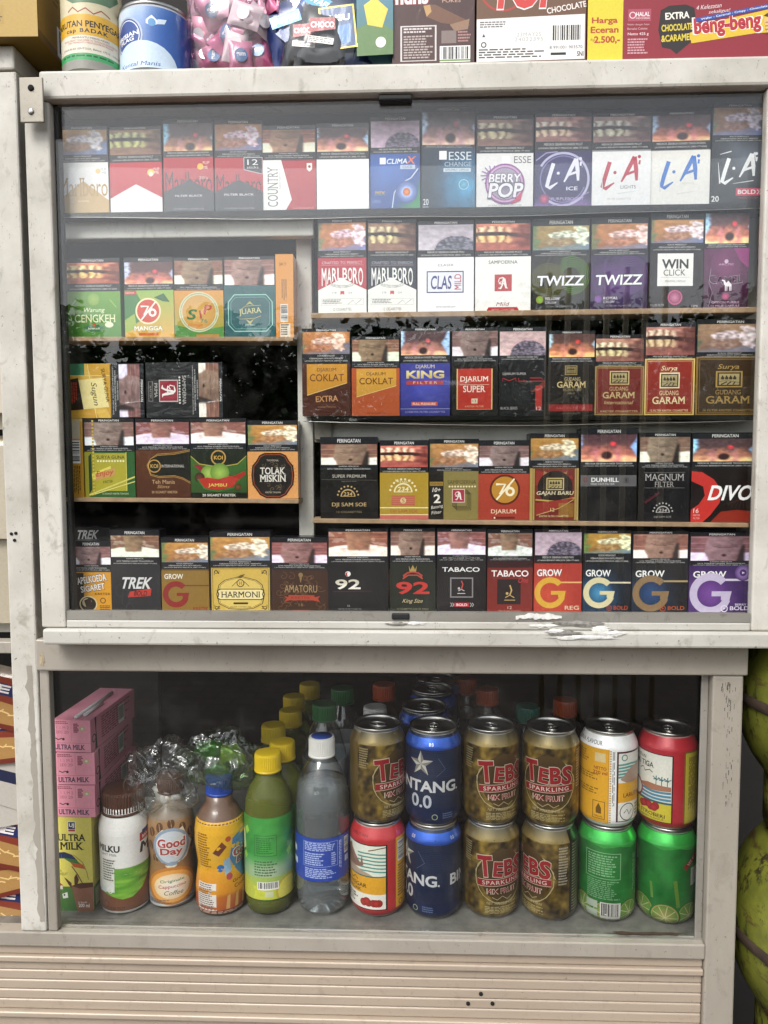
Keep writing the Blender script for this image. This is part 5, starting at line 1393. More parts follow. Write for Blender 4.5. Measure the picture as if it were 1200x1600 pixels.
# ------------------------------------------------------------------ drink cans
CAN_R, CAN_H = .0331, .1150
CANP = [(.0240, .0030), (.0262, 0.0), (.0275, .0015), (.0318, .0075), (.0331, .012), (.0331, .0955), (.0322, .0985), (.0285, .1065), (.0272, .1092), (.0272, .1100)]
canr = prof_r(CANP)
P_Z0, P_H = .0035, .1055
CW = PI * CAN_R
def can_art(): return Art(CW, P_H)
CUTS = [9, 11, 13, 90, 92.5, 94.5, 97]
def speckled(A, c1, c2, sc=9, nu=30, nv=26, x0=0, x1=100, y0=0, y1=100, seed=0):
    A.G(x0, y0, x1, y1, nu, nv, lambda x, y: mixc(rgb(c1), rgb(c2), .5 + .6 * nz(x, y, sc, seed) + .5 * nz(x, y, sc * 2.6, seed + 3) + .3 * nz(x, y, sc * 5, seed + 7)))
def tebs(A):
    speckled(A, 'a4883a', '2a1e0e', 5, 56, 56); A.R(0, 0, 100, 12, '57503c', '8a7640')
    A.micro(2, 16, 14, 40, 9, 'a89a70'); A.micro(86, 16, 98, 60, 14, 'b8b09a')
    for k in range(2):
        A.L([(50 + (31 + 2.5 * noise.noise(Vector((t * .9, k, 0)))) * math.cos(t * .26), 53 + (29 + 4 * noise.noise(Vector((t * 1.7, 4, k)))) * math.sin(t * .26)) for t in range(25)], .7, 'c9b98a')
    A.E(50, 50, 26, '2a1a12', rv=30, edge='5a4420')
    for ch, x, w, h, y, r in (('T', 30, 17, 24, 40, -5), ('E', 45, 11, 17, 43, 5), ('B', 58, 13, 19, 42, -3), ('S', 71, 13, 21, 42, 4)):
        A.T(ch, x, y, w, h, 'a3212a', b=.09, rot=r, ol='d9c9b4', olw=.045)
    A.P([(22, 55), (78, 52), (78, 60), (22, 63)], 'a02630'); A.L([(22, 55), (78, 52)], .7, 'd8c0a8'); A.L([(22, 63), (78, 60)], .7, 'd8c0a8'); A.T('SPARKLING', 50, 57.6, 46, 4.6, 'e8dcd0', rot=-3, b=.02, gap=1.15)
    A.T('MIX FRUIT', 50, 68, 34, 5.6, 'a32630', rot=-2, b=.03, ol='e8dccc', olw=.07); A.L([(38, 75), (44, 78), (50, 74), (56, 78), (62, 75)], .8, 'c2b48a'); A.T('NET VOLUME 330 ml', 50, 82, 36, 3.2, 'c9bb90', sh=.2); A.micro(30, 86, 70, 95, 5, 'b5a878')
def bintang(A):
    A.R(0, 0, 100, 100, '1b2a4a'); A.R(0, 3, 100, 15, '2f62c8', '1f4aa8'); A.T('0.0', 62, 9, 5, 3.6, 'd8e0ee', b=.03); A.T('0.0', 12, 9, 5, 3.6, 'd8e0ee', b=.03)
    for i in range(14): A.R(0, 17 + i * 2.1, 100, 17.5 + i * 2.1, '26375a')
    st = []
    for i in range(10):
        r = 15 if i % 2 == 0 else 6; a = R_(-90 + 36 * i); st.append((50 + r * math.cos(a), 31 + r * math.sin(a) * 100 / A.H))
    for i in range(10): A.P([(50, 31), st[i], st[(i + 1) % 10]], 'd8d6cc' if i % 2 else '8f8d88')
    A.T('BINTANG', 50, 56, 84, 13, 'e4e6ea', b=.07); A.E(94, 61, 1.2, 'e4e6ea'); A.T('0.0', 50, 73, 25, 15, 'cdd4e0', b=.05)
    A.R(0, 82, 100, 100, '14244c'); A.O(66, 90, 2.5, 3.4, 'a8b890'); A.micro(75, 86, 90, 93, 3, '5a709a'); A.L([(70, 24), (78, 36), (68, 44)], .6, '5a6a88')
def rhino_can(A):
    A.R(0, 0, 100, 100, 'b32a2e'); A.T('LARUTAN', 30, 8, 26, 3, '5a1416', b=.02)
    A.R(-4, 17, 66, 92, '1a1614'); A.R(-2, 18.2, 64, 91, 'e6e2d6'); A.R(-2, 18.2, 64, 53, 'dfe0d0')
    for i in range(6): A.L([(30, 28 + i * 4), (44, 27 + i * 4), (64, 28.5 + i * 4)], 1.6, '4a8f84')
    A.P([(6, 26), (14, 24), (18, 20), (20, 26), (26, 32), (34, 40), (36, 30), (38, 42), (30, 45), (20, 46), (22, 52), (4, 52)], '8a6a58'); A.L([(8, 30), (18, 34), (26, 42)], .8, '4a3228'); A.P([(4, 44), (24, 45), (44, 50), (50, 53), (4, 53)], 'b09a84'); A.L([(44, 24), (56, 21), (64, 20)], 1.2, '6a4030')
    A.R(-2, 53, 64, 54.4, '2c6a60'); A.R(-2, 54.4, 64, 74, 'dba02c'); A.L([(8, 60), (14, 57), (20, 61), (26, 57), (30, 60)], 1.2, '6a4a1c'); A.T('PENYEGAR', 24, 65, 36, 4.6, '1e1812', b=.03); A.T('BADAK', 24, 70.4, 22, 3.6, '1e1812', b=.03)
    A.micro(0, 77, 32, 88, 4, '3a342e')
    for x in (38, 44, 50, 56, 42, 53): A.E(x, 82 + (x % 3), 4.4, 'b8342c', edge='8a201c')
    A.R(77, 12, 97, 93, 'dba02c'); A.bars(80, 16, 93, 40, vert=False); A.micro(80, 44, 94, 82, 12, '6a4a14'); A.O(85, 88, 2.6, 3.4, '4a3410')
def larutan_y(A):
    A.R(0, 0, 100, 100, 'e8e8e6'); A.T('GUAVA FLAVOUR', 26, 7.5, 40, 4.4, '4a4a56', b=.02); A.R(-2, 13, 53, 96, 'd9a02a'); A.R(53, 13, 54, 96, 'c08a20')
    for i in range(30): A.R(54.4, 14 + i * 2.75, 56.4, 15.8 + i * 2.75, 'c8a050')
    A.R(38, 18, 50, 28, 'd2be8c'); A.T('NETTO', 44, 35, 14, 3.6, '8a3418', b=.05); A.T('320 ml', 44, 40, 16, 4, '8a3418', b=.04)
    A.micro(5, 18, 32, 32, 5, '8a6418'); A.micro(5, 42, 48, 50, 3, '8a6418'); A.micro(5, 58, 48, 66, 3, '8a6418'); A.F(36, 72, 50, 92, .7, '6a4a14'); A.P([(43, 74), (46, 80), (46, 86), (40, 86), (40, 80)], '6a4a14'); A.T('HALAL', 43, 89, 10, 2.2, '6a4a14', b=.03)
    A.R(62, 15, 98, 94, '4a1c22'); A.R(64, 17, 98, 93, 'e2dfd6'); A.O(71, 22, 2.6, 3.8, '4a8a80')
    for i in range(5): A.L([(64, 30 + i * 3.4), (80, 29 + i * 3.4), (98, 31 + i * 3.4)], 2.2, '5a9a90')
    A.P([(66, 46), (78, 34), (98, 28), (98, 50), (74, 50)], 'a58a78'); A.R(64, 50, 98, 72, 'd9a02a'); A.T('LARUTAN', 84, 64, 28, 4.6, '5a1e18', b=.03); A.O(76, 83, 9, 10, '3a3a3e'); A.L([(71, 84), (75, 80), (78, 86), (82, 81)], 1, '3a3a3e'); A.micro(88, 76, 97, 90, 4, '4a4a4e'); A.micro(57.5, 15, 60.5, 92, 2, '6a6a6a', vert=True); A.R(0, 96.5, 100, 97.5, 'c4c4c2')
def strawberry(A):
    A.R(0, 0, 100, 100, 'b02a34'); A.R(-3, 18, 62, 94, '2a1416'); A.R(-3, 19, 60.5, 93, 'e0dfd4'); A.T('LARUTAN', 20, 25, 22, 4, '1e1a18', b=.02); A.T('KAKI TIGA', 24, 32, 34, 6, '1e1a18', b=.04); A.L([(22, 40), (27, 37), (30, 41), (36, 38), (40, 40)], 1, '4a4440')
    for x in (44, 50, 56):
        A.R(x - .4, 46, x + .4, 53, '3a5a54')
        for k in range(5): A.L([(x, 46.5), (x + 4 * math.cos(k * 1.2), 45 + 2.6 * math.sin(k * 1.2))], 1, '2f6a70')
    A.P([(20, 56), (34, 52), (60, 53), (60, 58), (34, 60)], 'a5725a')
    for i in range(4): A.L([(18, 59 + i * 4), (40, 61 + i * 3.6), (60, 60 + i * 4)], 2.6, '4a86a0')
    A.R(-3, 71, 60.5, 73, '2f5a62'); A.R(-3, 73, 60.5, 93, 'c8b83a'); A.O(16, 62, 9, 11, '8a2a30'); A.E(16, 62, 9, 'd9d4c4')
    for x in (26, 32, 38, 44, 29, 36, 42): A.E(x, 76.5 + (x % 4), 4.2, 'b8323a', edge='8a1c26')
    A.T('RASA STROBERI', 30, 86, 48, 4, '2a2018', b=.04, rot=2); A.T('STRAWBERRY FLAVOUR', 34, 90.5, 38, 2.2, '4a3a1c')
    A.R(74, 14, 98, 95, '7a6420'); A.R(75.5, 15.5, 98, 94, 'c4b440'); A.micro(80, 20, 94, 88, 10, '6a5a20', vert=True)
def lime(A, front):
    speckled(A, '2f9440', '1d6f2f', 3); A.R(0, 1, 100, 14, '3fc04e', '2f9a3e'); A.P([(0, 14), (12, 16), (30, 13), (46, 17), (64, 14), (80, 17), (100, 14), (100, 11), (0, 11)], '3fae4c')
    for x, y, r in ((22, 90, 17), (78, 91, 16), (50, 93, 17)):
        A.E(x, y, r, '2c7a34'); A.E(x, y, r * .88, '9aa85a' if x != 50 else 'b8a262'); A.E(x, y, r * .80, '8fae54' if x != 50 else 'c0a868', edge='6a9a40')
        for q in range(9): A.L([(x, y), (x + r * .78 * math.cos(q * .7), y + r * .78 * math.sin(q * .7))], .8, 'cfd8a0')
    if front:
        A.P([(70, 34), (90, 20), (90, 26), (72, 40)], 'a5342c'); A.T('VIT C', 80, 30, 13, 3.4, 'e8d8d0', rot=-38, b=.04); A.R(80, 38, 100, 58, 'd8dcd4'); A.P([(0, 22), (10, 26), (12, 40), (0, 46)], 'c8d4c4'); A.L([(34, 56), (36, 74)], 3, '6fa04a'); A.L([(60, 50), (64, 80)], 4, '6f9a3a'); A.P([(30, 44), (40, 46), (44, 56), (34, 54)], '2f8a3a')
    else:
        A.F(26, 22, 66, 52, .8, '8fc894'); A.micro(29, 25, 63, 50, 9, '8fc894'); A.micro(28, 54, 66, 76, 10, '7fb884'); A.bars(44, 78, 66, 97); A.R(28, 78, 41, 86, 'b9c8b4'); A.R(28, 88, 41, 96, 'b9c8b4'); A.micro(84, 26, 92, 74, 3, '8fc894', vert=True)
CANG = 'drink cans stacked two high behind the lower glass'
def make_can(x, y, z, base, mat, fn, rot, lab, second=None, shoulder=None, detail=True):
    t = thing('drink_can', (x, y, z), lab, 'drink can', CANG, face_cam(x, y) + R_(rot))
    cols = ['a8a69f', 'a8a69f', 'a8a69f'] + [base] * 5 + ['a8a69f'] * 2
    if shoulder: cols[6] = cols[7] = shoulder
    MB().lathe(CANP, 56, cols=cols, cap1=False).build('can_body', M[mat], t)
    lid = MB().lathe([(.0272, .1100), (.0286, .1118), (.0287, .1133), (.0278, .1140), (.0268, .1136), (.0262, .1120), (.0250, .1085), (.0236, .1080), (.0228, .1092), (.0, .1092)], 56, cap0=False, cap1=False).build('can_lid', M['lid_metal'], t)
    if detail:
        tb = MB()
        ring = [(.0072 * math.cos(k * PI / 8), -.001 + .0105 * math.sin(k * PI / 8), .1108) for k in range(16)]
        tb.tube(ring, .0016, 6, closed=True); tb.box(-.0045, .0045, -.0005, .006, .1096, .1106, bev=.0004)
        tb.lathe([(.0022, .1092), (.0022, .1113), (.0, .1114)], 10)
        tb.build('pull_tab', M['lid_metal'], lid, rot=(0, 0, R_(20)))
    if fn:
        A = can_art(); fn(A); A.wrap('printed_label', M[mat], t, canr, P_Z0, P_H, vcuts=CUTS)
        if second:
            A = can_art(); second(A); A.wrap('printed_label', M[mat], t, canr, P_Z0, P_H, vcuts=CUTS, rot=(0, 0, PI))
    return t
YC = .115
cols_ = [(590, 545, 635), (677, 634, 721), (768, 726, 811), (859, 814, 904), (949, 904, 994), (1041, 993, 1089)]
for i, (cx_, a, c) in enumerate(cols_):
    x = X(cx_, 1290, YC)
    y = YC + (.002, -.001, .003, .0, .001, -.002)[i]
    if i == 0: lo = (make_can(x, y, zf, 'b32a2e', 'enamel', rhino_can, -9, 'red can with a brown rhinoceros head above a yellow band, lowest left can'))
    if i == 1: lo = (make_can(x, y, zf, '1b2a4a', 'can', bintang, -68, 'lower dark blue can showing only half of its silver star', bintang))
    if i == 2: lo = (make_can(x, y, zf, '6a5420', 'can', tebs, 24, 'lower gold can with red letters turned right, beside the dark blue can'))
    if i == 3: lo = (make_can(x, y, zf, '231c12', 'can', tebs, -46, 'lower gold can turned to show a dark ingredient panel', lambda A: (A.R(0, 0, 100, 100, '1c1812'), A.micro(4, 14, 26, 92, 24, '8a8068'))))
    if i == 4: lo = (make_can(x, y, zf, '1f7a30', 'can', lambda A: lime(A, False), 0, 'green can with a white barcode and nutrition table'))
    if i == 5: lo = (make_can(x, y, zf, '1f7a30', 'can', lambda A: lime(A, True), 0, 'green can with lime slices around its base and no barcode'))
    zt_ = zf + CAN_H - .0015
    x2 = x + (.0, .0, -.001, .0, .0, -.001)[i]
    if i == 0: make_can(x2, y + .002, zt_, '6a5420', 'can', tebs, 46, 'gold can with red letters cut off at its right, on the red rhinoceros can')
    if i == 1: make_can(x2, y, zt_, '1b2a4a', 'can', bintang, -26, 'upper dark blue can with its whole silver star in view', bintang)
    if i == 2: make_can(x2, y, zt_, '6a5420', 'can', tebs, 27, 'upper gold can with red letters turned right, beside the star can')
    if i == 3: make_can(x2, y, zt_, '6a5420', 'can', tebs, -4, 'upper gold can facing straight out with all its red letters readable')
    if i == 4: make_can(x2, y, zt_, 'e8e8e6', 'enamel', larutan_y, -5, 'white can with a large yellow text panel')
    if i == 5: make_can(x2, y, zt_, 'b02a34', 'enamel', strawberry, -10, 'red can with a seaside picture and strawberries on yellow')
# the same dark blue cans further back, stacked two high
for px, py, lab in ((663, 1100, 'dark blue can right behind the front star can, top of its stack'), (676, 1074, 'dark blue can second behind the front star can, top of its stack'), (682, 1058, 'dark blue can furthest back behind the star cans, top of its stack')):
    p = atz(px, py, zf + 2 * CAN_H - .003)
    make_can(p.x, p.y, zf + CAN_H - .0015, '1b2a4a', 'can', bintang, 10, lab)
    make_can(p.x, p.y, zf, '1b2a4a', 'can', None, 10, lab.replace('top of', 'bottom of'), detail=False)

# ------------------------------------------------------------------ bottles
BG = 'drink bottles behind the lower glass'
def cap_mesh(r, h, z0, mat, par, name='bottle_cap', ribs=44):
    vs, fs = [], []
    prof = [(r, 0), (r, h * .82), (r * .95, h * .97), (r * .80, h), (0.0, h)]
    seg = ribs * 2
    for i, (rr, z) in enumerate(prof[:-1]):
        for k in range(seg):
            q = rr * (1 - (.035 if k % 2 and i < 2 else 0)); a = 2 * PI * k / seg
            vs.append((q * math.cos(a), q * math.sin(a), z0 + z))
    n = len(prof) - 1
    for i in range(n - 1):
        for k in range(seg): fs.append((i * seg + k, i * seg + (k + 1) % seg, (i + 1) * seg + (k + 1) % seg, (i + 1) * seg + k))
    fs.append(tuple((n - 1) * seg + k for k in range(seg))); fs.append(tuple(range(seg - 1, -1, -1)))
    mb = MB().add(vs, fs, '888888')
    mb.lathe([(r * 1.03, z0 - h * .16), (r * 1.03, z0 - h * .03)], 40)
    return mb.build(name, mat, par)
capm = {k: plain(k + '_cap_plastic', c, .4, 0, .06, 80, .1) for k, c in dict(yellow='d8b81c', blue='1f46a8', brown='4a2a1c', white='dedcd6', green='1f6a34', orange='b84a1e', teal='1f7a68').items()}
YBT = .112
# tall green tea bottles: one in front, five in a file behind it
TEAP = [(.012, .004), (.022, .0), (.0275, .004), (.0285, .016), (.0280, .030), (.0285, .034), (.0285, .118), (.0287, .124), (.0270, .138), (.0215, .152), (.0140, .163), (.0118, .168), (.0118, .186)]
TEAH = .190
def tea_sleeve(A):
    speckled(A, '4aa048', '2f7f36', 3); 
    A.G(0, 45, 100, 72, 20, 10, lambda x, y: mixc(rgb('3f9444'), rgb('a8b49a'), sst(0, .7, y) * (1 - abs(x - .5))))
    A.R(0, 72, 100, 84, '98b060', 'a8b848'); A.G(0, 84, 100, 100, 24, 6, lambda x, y: mixc(rgb('d2cc4a'), rgb('a9b83e'), .5 + nz(x, y, 6)))
    A.E(78, 92, 20, 'b9a83a'); A.E(78, 92, 17, 'd8cc58'); A.E(14, 92, 16, 'b0b848')
    A.F(30, 20, 60, 46, .8, '2a6a34'); A.micro(33, 23, 57, 44, 8, '2a6a34'); A.micro(30, 52, 62, 72, 6, '3f6a3c'); A.bars(34, 78, 62, 88); A.R(44, 90, 55, 97, 'c4c8a0')
    for x, y in ((12, 16), (74, 44), (86, 30), (8, 48), (90, 60)): A.P([(x, y), (x + 6, y - 5), (x + 10, y + 1), (x + 4, y + 7)], '8fc24a')
    A.P([(0, 14), (12, 20), (14, 40), (0, 48)], 'c9d890')
def tea_bottle(x, y, lab, front):
    t = thing('drink_bottle', (x, y, zf), lab, 'drink bottle', BG, face_cam(x, y))
    MB().lathe(TEAP, 48).build('bottle_body', M['tea'], t)
    cap_mesh(.0160, .0190, .1715, capm['yellow'], t)
    if front:
        MB().lathe([(.0290, .021), (.0293, .023), (.0293, .119), (.0290, .121)], 48, '3a8a3c', cap0=False, cap1=False).build('shrink_sleeve', M['sleeve'], t)
        A = Art(PI * .0293, .098); tea_sleeve(A); A.wrap('printed_label', M['sleeve'], t, lambda z: .0293, .022, .098)
    else:
        MB().lathe([(.0290, .021), (.0293, .023), (.0293, .119), (.0290, .121)], 40, '3a8a3c', cap0=False, cap1=False).build('shrink_sleeve', M['sleeve'], t)
p0 = at(420, 1300, YBT + .002)
tea_bottle(p0.x, YBT + .002, 'yellow capped green tea bottle at the very front', True)
for px, py, lab in ((441, 1158, 'yellow capped bottle second in its file'), (427, 1132, 'yellow capped bottle third in its file, leaning left of the second'), (454, 1109, 'yellow capped bottle fourth in its file'), (459, 1087, 'yellow capped bottle fifth in its file'), (484, 1068, 'yellow capped bottle furthest back in its file')):
    p = atz(px, py, zf + TEAH)
    tea_bottle(p.x, p.y, lab, False)
# clear water bottle
WP = [(.010, .006), (.022, .001), (.026, .0), (.0305, .006), (.0325, .016), (.0330, .030), (.0322, .046), (.0322, .098), (.0330, .106), (.0322, .118), (.0328, .130), (.0318, .142), (.0290, .156), (.0225, .172), (.0155, .183), (.0128, .187), (.0128, .204)]
def petal(t_, k):
    return 1 + .06 * math.cos(5 * t_) * k
def water_bottle(x, y, lab, front=True):
    t = thing('drink_bottle', (x, y, zf), lab, 'drink bottle', BG, face_cam(x, y))
    def shell(scale, top):
        vs, fs = [], []
        seg = 60; pr = [q for q in WP if q[1] <= top]
        for r, z in pr:
            kk = max(0, 1 - z / .020)
            for k in range(seg):
                a = 2 * PI * k / seg
                rr = (r - (.0006 if scale < 1 else 0)) * petal(a, kk)
                vs.append((rr * math.cos(a), rr * math.sin(a), z + (.0005 if scale < 1 else 0) + .003 * kk * (1 + math.cos(5 * a)) * .5))
        n = len(pr)
        for i in range(n - 1):
            for k in range(seg): fs.append((i * seg + k, i * seg + (k + 1) % seg, (i + 1) * seg + (k + 1) % seg, (i + 1) * seg + k))
        fs.append(tuple(range(seg - 1, -1, -1))); fs.append(tuple((n - 1) * seg + k for k in range(seg)))
        return MB().add(vs, fs, 'ffffff', True)
    shell(1, 1).build('bottle_body', M['pet'], t)
    shell(.98, .157).build('water', M['water'], t)
    cap_mesh(.0158, .0200, .1900, capm['white'], t)
    if front:
        MB().lathe([(.0126, .2101), (.0126, .2105), (.0, .2106)], 32, '20408a', cap0=False, cap1=False).build('cap_sticker', M['card'], t)
        MB().lathe([(.0326, .046), (.0326, .098)], 56, '1f3f9c', cap0=False, cap1=False).build('label_band', M['sleeve'], t)
        A = Art(PI * .0327, .052); A.R(0, 0, 100, 100, '1f3f9c'); A.F(26, 8, 68, 66, .6, '8a9cd0'); A.micro(28, 10, 66, 30, 5, 'a9b8e0'); A.micro(28, 34, 52, 64, 6, 'a9b8e0'); A.micro(60, 34, 66, 64, 6, 'a9b8e0'); A.micro(28, 70, 66, 94, 6, 'a9b8e0'); A.bars(78, 8, 86, 46, vert=False); A.R(79, 52, 86, 66, 'b9c2da'); A.R(0, 30, 12, 44, 'd8dcea'); A.R(2, 58, 14, 72, 'd8dcea'); A.micro(70, 10, 74, 80, 2, 'a9b8e0', vert=True)
        A.wrap('printed_label', M['sleeve'], t, lambda z: .0327, .046, .052)
p0 = at(504, 1300, YBT + .004)
water_bottle(p0.x, YBT + .004, 'clear water bottle with a white cap and a deep blue label')
p = atz(586, 1103, zf + .210)
water_bottle(p.x, p.y, 'clear water bottle behind the front gold can, white cap only showing', False)
# taller dark bottles further back
BKP = [(.026, 0), (.0300, .006), (.0300, .120), (.0285, .145), (.0200, .172), (.0130, .185), (.0125, .20)]
for px, py, col, hgt, lab in ((507, 1098, 'green', .214, 'clear bottle with a dark green cap, just behind the water bottle'), (535, 1074, 'green', .214, 'clear bottle with a dark green cap, furthest back of the two'),
                              (600, 1068, 'orange', .218, 'dark bottle with an orange cap behind the leftmost gold can'), (761, 1075, 'orange', .212, 'dark bottle with an orange cap behind the middle gold can'), (729, 1058, 'orange', .218, 'dark bottle with an orange cap deepest in the cabinet'),
                              (825, 1102, 'teal', .200, 'dark bottle with a teal cap behind the centred gold can'), (883, 1092, 'orange', .206, 'dark bottle with an orange cap behind the white and yellow can')):
    p = atz(px, py, zf + hgt)
    t = thing('drink_bottle', (p.x, min(p.y, .56), zf), lab, 'drink bottle', BG)
    MB().lathe([(r, z * (hgt - .006) / .20) for r, z in BKP], 36).build('bottle_body', M['dark_drink'] if col != 'green' else M['pet'], t)
    cap_mesh(.0165, .019, hgt - .019, capm[col], t, ribs=30)
    if col == 'green': MB().lathe([(.0297, .08), (.0303, .082), (.0303, .14), (.0297, .142)], 36, 'd0d4d8', cap0=False, cap1=False).build('paper_label', M['sleeve'], t)
# short bottles at the left
def small_bottle(px, base_py, prof, art, artz, arth, sleeve_col, capc, capr, caph, capz, lab, rot=0, fat=False, body='sleeve', y=None):
    Y_ = YBT if y is None else y
    p = at(px, base_py, Y_ - prof[3][0])
    t = thing('drink_bottle', (at(px, 1360, Y_).x, Y_, zf), lab, 'drink bottle', BG, face_cam(p.x, Y_) + R_(rot))
    MB().lathe(prof, 56, sleeve_col).build('bottle_body', M[body], t)
    rf = prof_r(prof)
    A = Art(PI * max(r for r, z in prof), arth); art(A)
    A.wrap('printed_label', M['sleeve'], t, rf, artz, arth, vcuts=list(range(6, 100, 6)))
    cap_mesh(capr, caph, capz, capm[capc], t)
    return t
def milku(A):
    A.R(0, 0, 100, 100, 'e9e7e2'); A.G(0, 50, 100, 86, 26, 14, lambda x, y: mixc(rgb('8fc048'), rgb('4f8f2e'), .5 + .9 * nz(x, y * 2, 5, 3))); A.R(0, 40, 36, 78, 'e0e0d6')
    pts = [(0, 76), (14, 78), (30, 82), (46, 86), (58, 85), (72, 78), (84, 66), (92, 58), (100, 54)]
    A.P(pts + [(100, 100), (0, 100)], '6f4630'); A.T('MILKU', 27, 27, 34, 8, '1f1c1c', b=.09); A.T('M', 80, 31, 18, 12, '1f1c1c', b=.09, sh=.2); A.T('UHT Milk', 28, 34, 24, 3, '3a3836'); A.micro(18, 40, 38, 66, 9, '5a5a50'); A.P([(70, 14), (92, 10), (92, 20), (70, 24)], 'b8342c'); A.P([(74, 11), (92, 8), (92, 12), (74, 16)], '2a3a7a'); A.T('BARU', 81, 18, 14, 3.6, 'efe8e0', b=.04, rot=-10)
    A.T('Cokelat', 76, 66, 16, 3, '2f5a24', sh=.2); A.R(12, 72, 24, 79, 'cfd8d4'); A.O(30, 76, 3, 4, 'e8ece4'); A.O(14, 90, 3.5, 4.4, '4a2c1c'); A.O(24, 92, 3.5, 4.4, '4a2c1c'); A.micro(10, 95, 60, 99, 2, '4a2c1c')
def goodcap(A):
    A.R(0, 0, 100, 100, '9a7650', '84603e'); A.R(0, 74, 100, 100, '8e9092', '9a9c9e'); A.R(0, 96, 100, 100, 'c4c6c6')
    for x, y in ((22, 14), (34, 8), (50, 4), (66, 10), (78, 18), (18, 30), (84, 34), (50, 56), (24, 46)): A.E(x, y, 5, '5a3a24', rv=6.5); A.L([(x - 1, y - 4), (x + 1, y + 4)], 1, 'b08a60')
    A.P([(28, 18), (38, 10), (52, 14), (66, 9), (72, 22), (82, 30), (74, 46), (60, 52), (48, 58), (36, 50), (26, 42), (30, 30)], 'd8ccb4'); A.E(50, 31, 26, '8a9cb0', rv=27); A.E(50, 31, 22, 'c6ccd2', rv=23)
    A.T('Good', 50, 26, 38, 11, 'a83a40', b=.08, ol='efe6dc', olw=.08); A.T('Day', 50, 37, 32, 11, 'a83a40', b=.08, ol='efe6dc', olw=.08)
    A.E(50, 76, 38, 'b8742e', rv=26); A.E(50, 76, 33, 'd89a4c', rv=22); A.E(50, 76, 26, 'e8e2d8', rv=17, edge='e0c49a'); A.T('Originale', 50, 70, 34, 4, '3f7a4a', rot=-3, b=.02); A.T('Cappuccino', 50, 76, 38, 5, 'b03a34', rot=-3, b=.02); A.T('Coffee', 52, 83, 26, 5, '4a4a4a', sh=.3); A.T('250 ml', 76, 93, 14, 3.4, '3a3c3e', b=.02); A.micro(14, 91, 50, 96, 3, '4a4c4e')
def goodchoc(A):
    A.G(0, 0, 100, 100, 20, 26, lambda x, y: mixc(rgb('d8a428'), rgb('a8522a') if y > .78 else rgb('c87a24'), sst(.4, .95, y + .2 * nz(x, y, 4))))
    A.P([(66, 18), (80, 12), (100, 12), (100, 70), (84, 66), (70, 52), (62, 40)], '4a7aa8'); A.P([(70, 22), (84, 17), (100, 20), (100, 30), (80, 28)], '2f6aa8'); A.P([(40, 32), (52, 20), (58, 26), (48, 36)], '6a3420'); A.E(60, 18, 3.6, 'b04a2c'); A.E(50, 50, 5, '2f6aa8'); A.E(62, 60, 4.4, 'a84a4a'); A.P([(54, 42), (62, 38), (66, 54), (56, 58)], '8fb0c8')
    A.T('Good', 84, 35, 34, 10, 'b03a40', b=.08, ol='efe0d4', olw=.08); A.T('Day', 88, 46, 28, 10, 'b03a40', b=.08, ol='efe0d4', olw=.08); A.micro(18, 12, 38, 50, 14, '7a4a14'); A.R(16, 66, 44, 95, 'd8d0c8'); A.micro(18, 67, 42, 94, 12, '6a5a54')
    A.T('Groovy', 80, 66, 28, 4, '4a1e14', rot=-4, b=.02); A.T('Cookies', 82, 71, 28, 4, '4a1e14', rot=-4, b=.02)
    for x in (56, 68, 80): A.P([(x, 94), (x + 2, 80), (x + 6, 78), (x + 5, 94)], 'c89a5a')
    A.R(0, 95, 100, 100, '6a2a24'); A.micro(10, 96, 90, 99, 2, 'c8a890')
MKP = [(.012, .003), (.024, .0), (.0285, .003), (.0298, .010), (.0292, .030), (.0287, .050), (.0290, .080), (.0295, .098), (.0285, .108), (.0255, .116), (.0242, .120), (.0242, .128)]
small_bottle(196, 1437, MKP, milku, .006, .104, 'e6e4de', 'brown', .0248, .024, .122, 'white milk drink bottle with a wide brown cap and green meadow label')
GDP = [(.012, .003), (.022, .0), (.0268, .003), (.0280, .010), (.0280, .030), (.0262, .046), (.0250, .056), (.0262, .066), (.0282, .082), (.0282, .098), (.0265, .110), (.0200, .122), (.0150, .128), (.0145, .140)]
small_bottle(269, 1427, GDP, goodcap, .003, .108, '8a7a68', 'brown', .0160, .016, .140, 'tan waisted coffee bottle under a clear plastic bag', y=YBT + .012)
GC = [(r * 1.06, z * 1.02) for r, z in GDP]
small_bottle(345, 1437, GC, goodchoc, .003, .112, '6a5040', 'blue', .0160, .019, .144, 'yellow and orange waisted bottle with a blue cap')

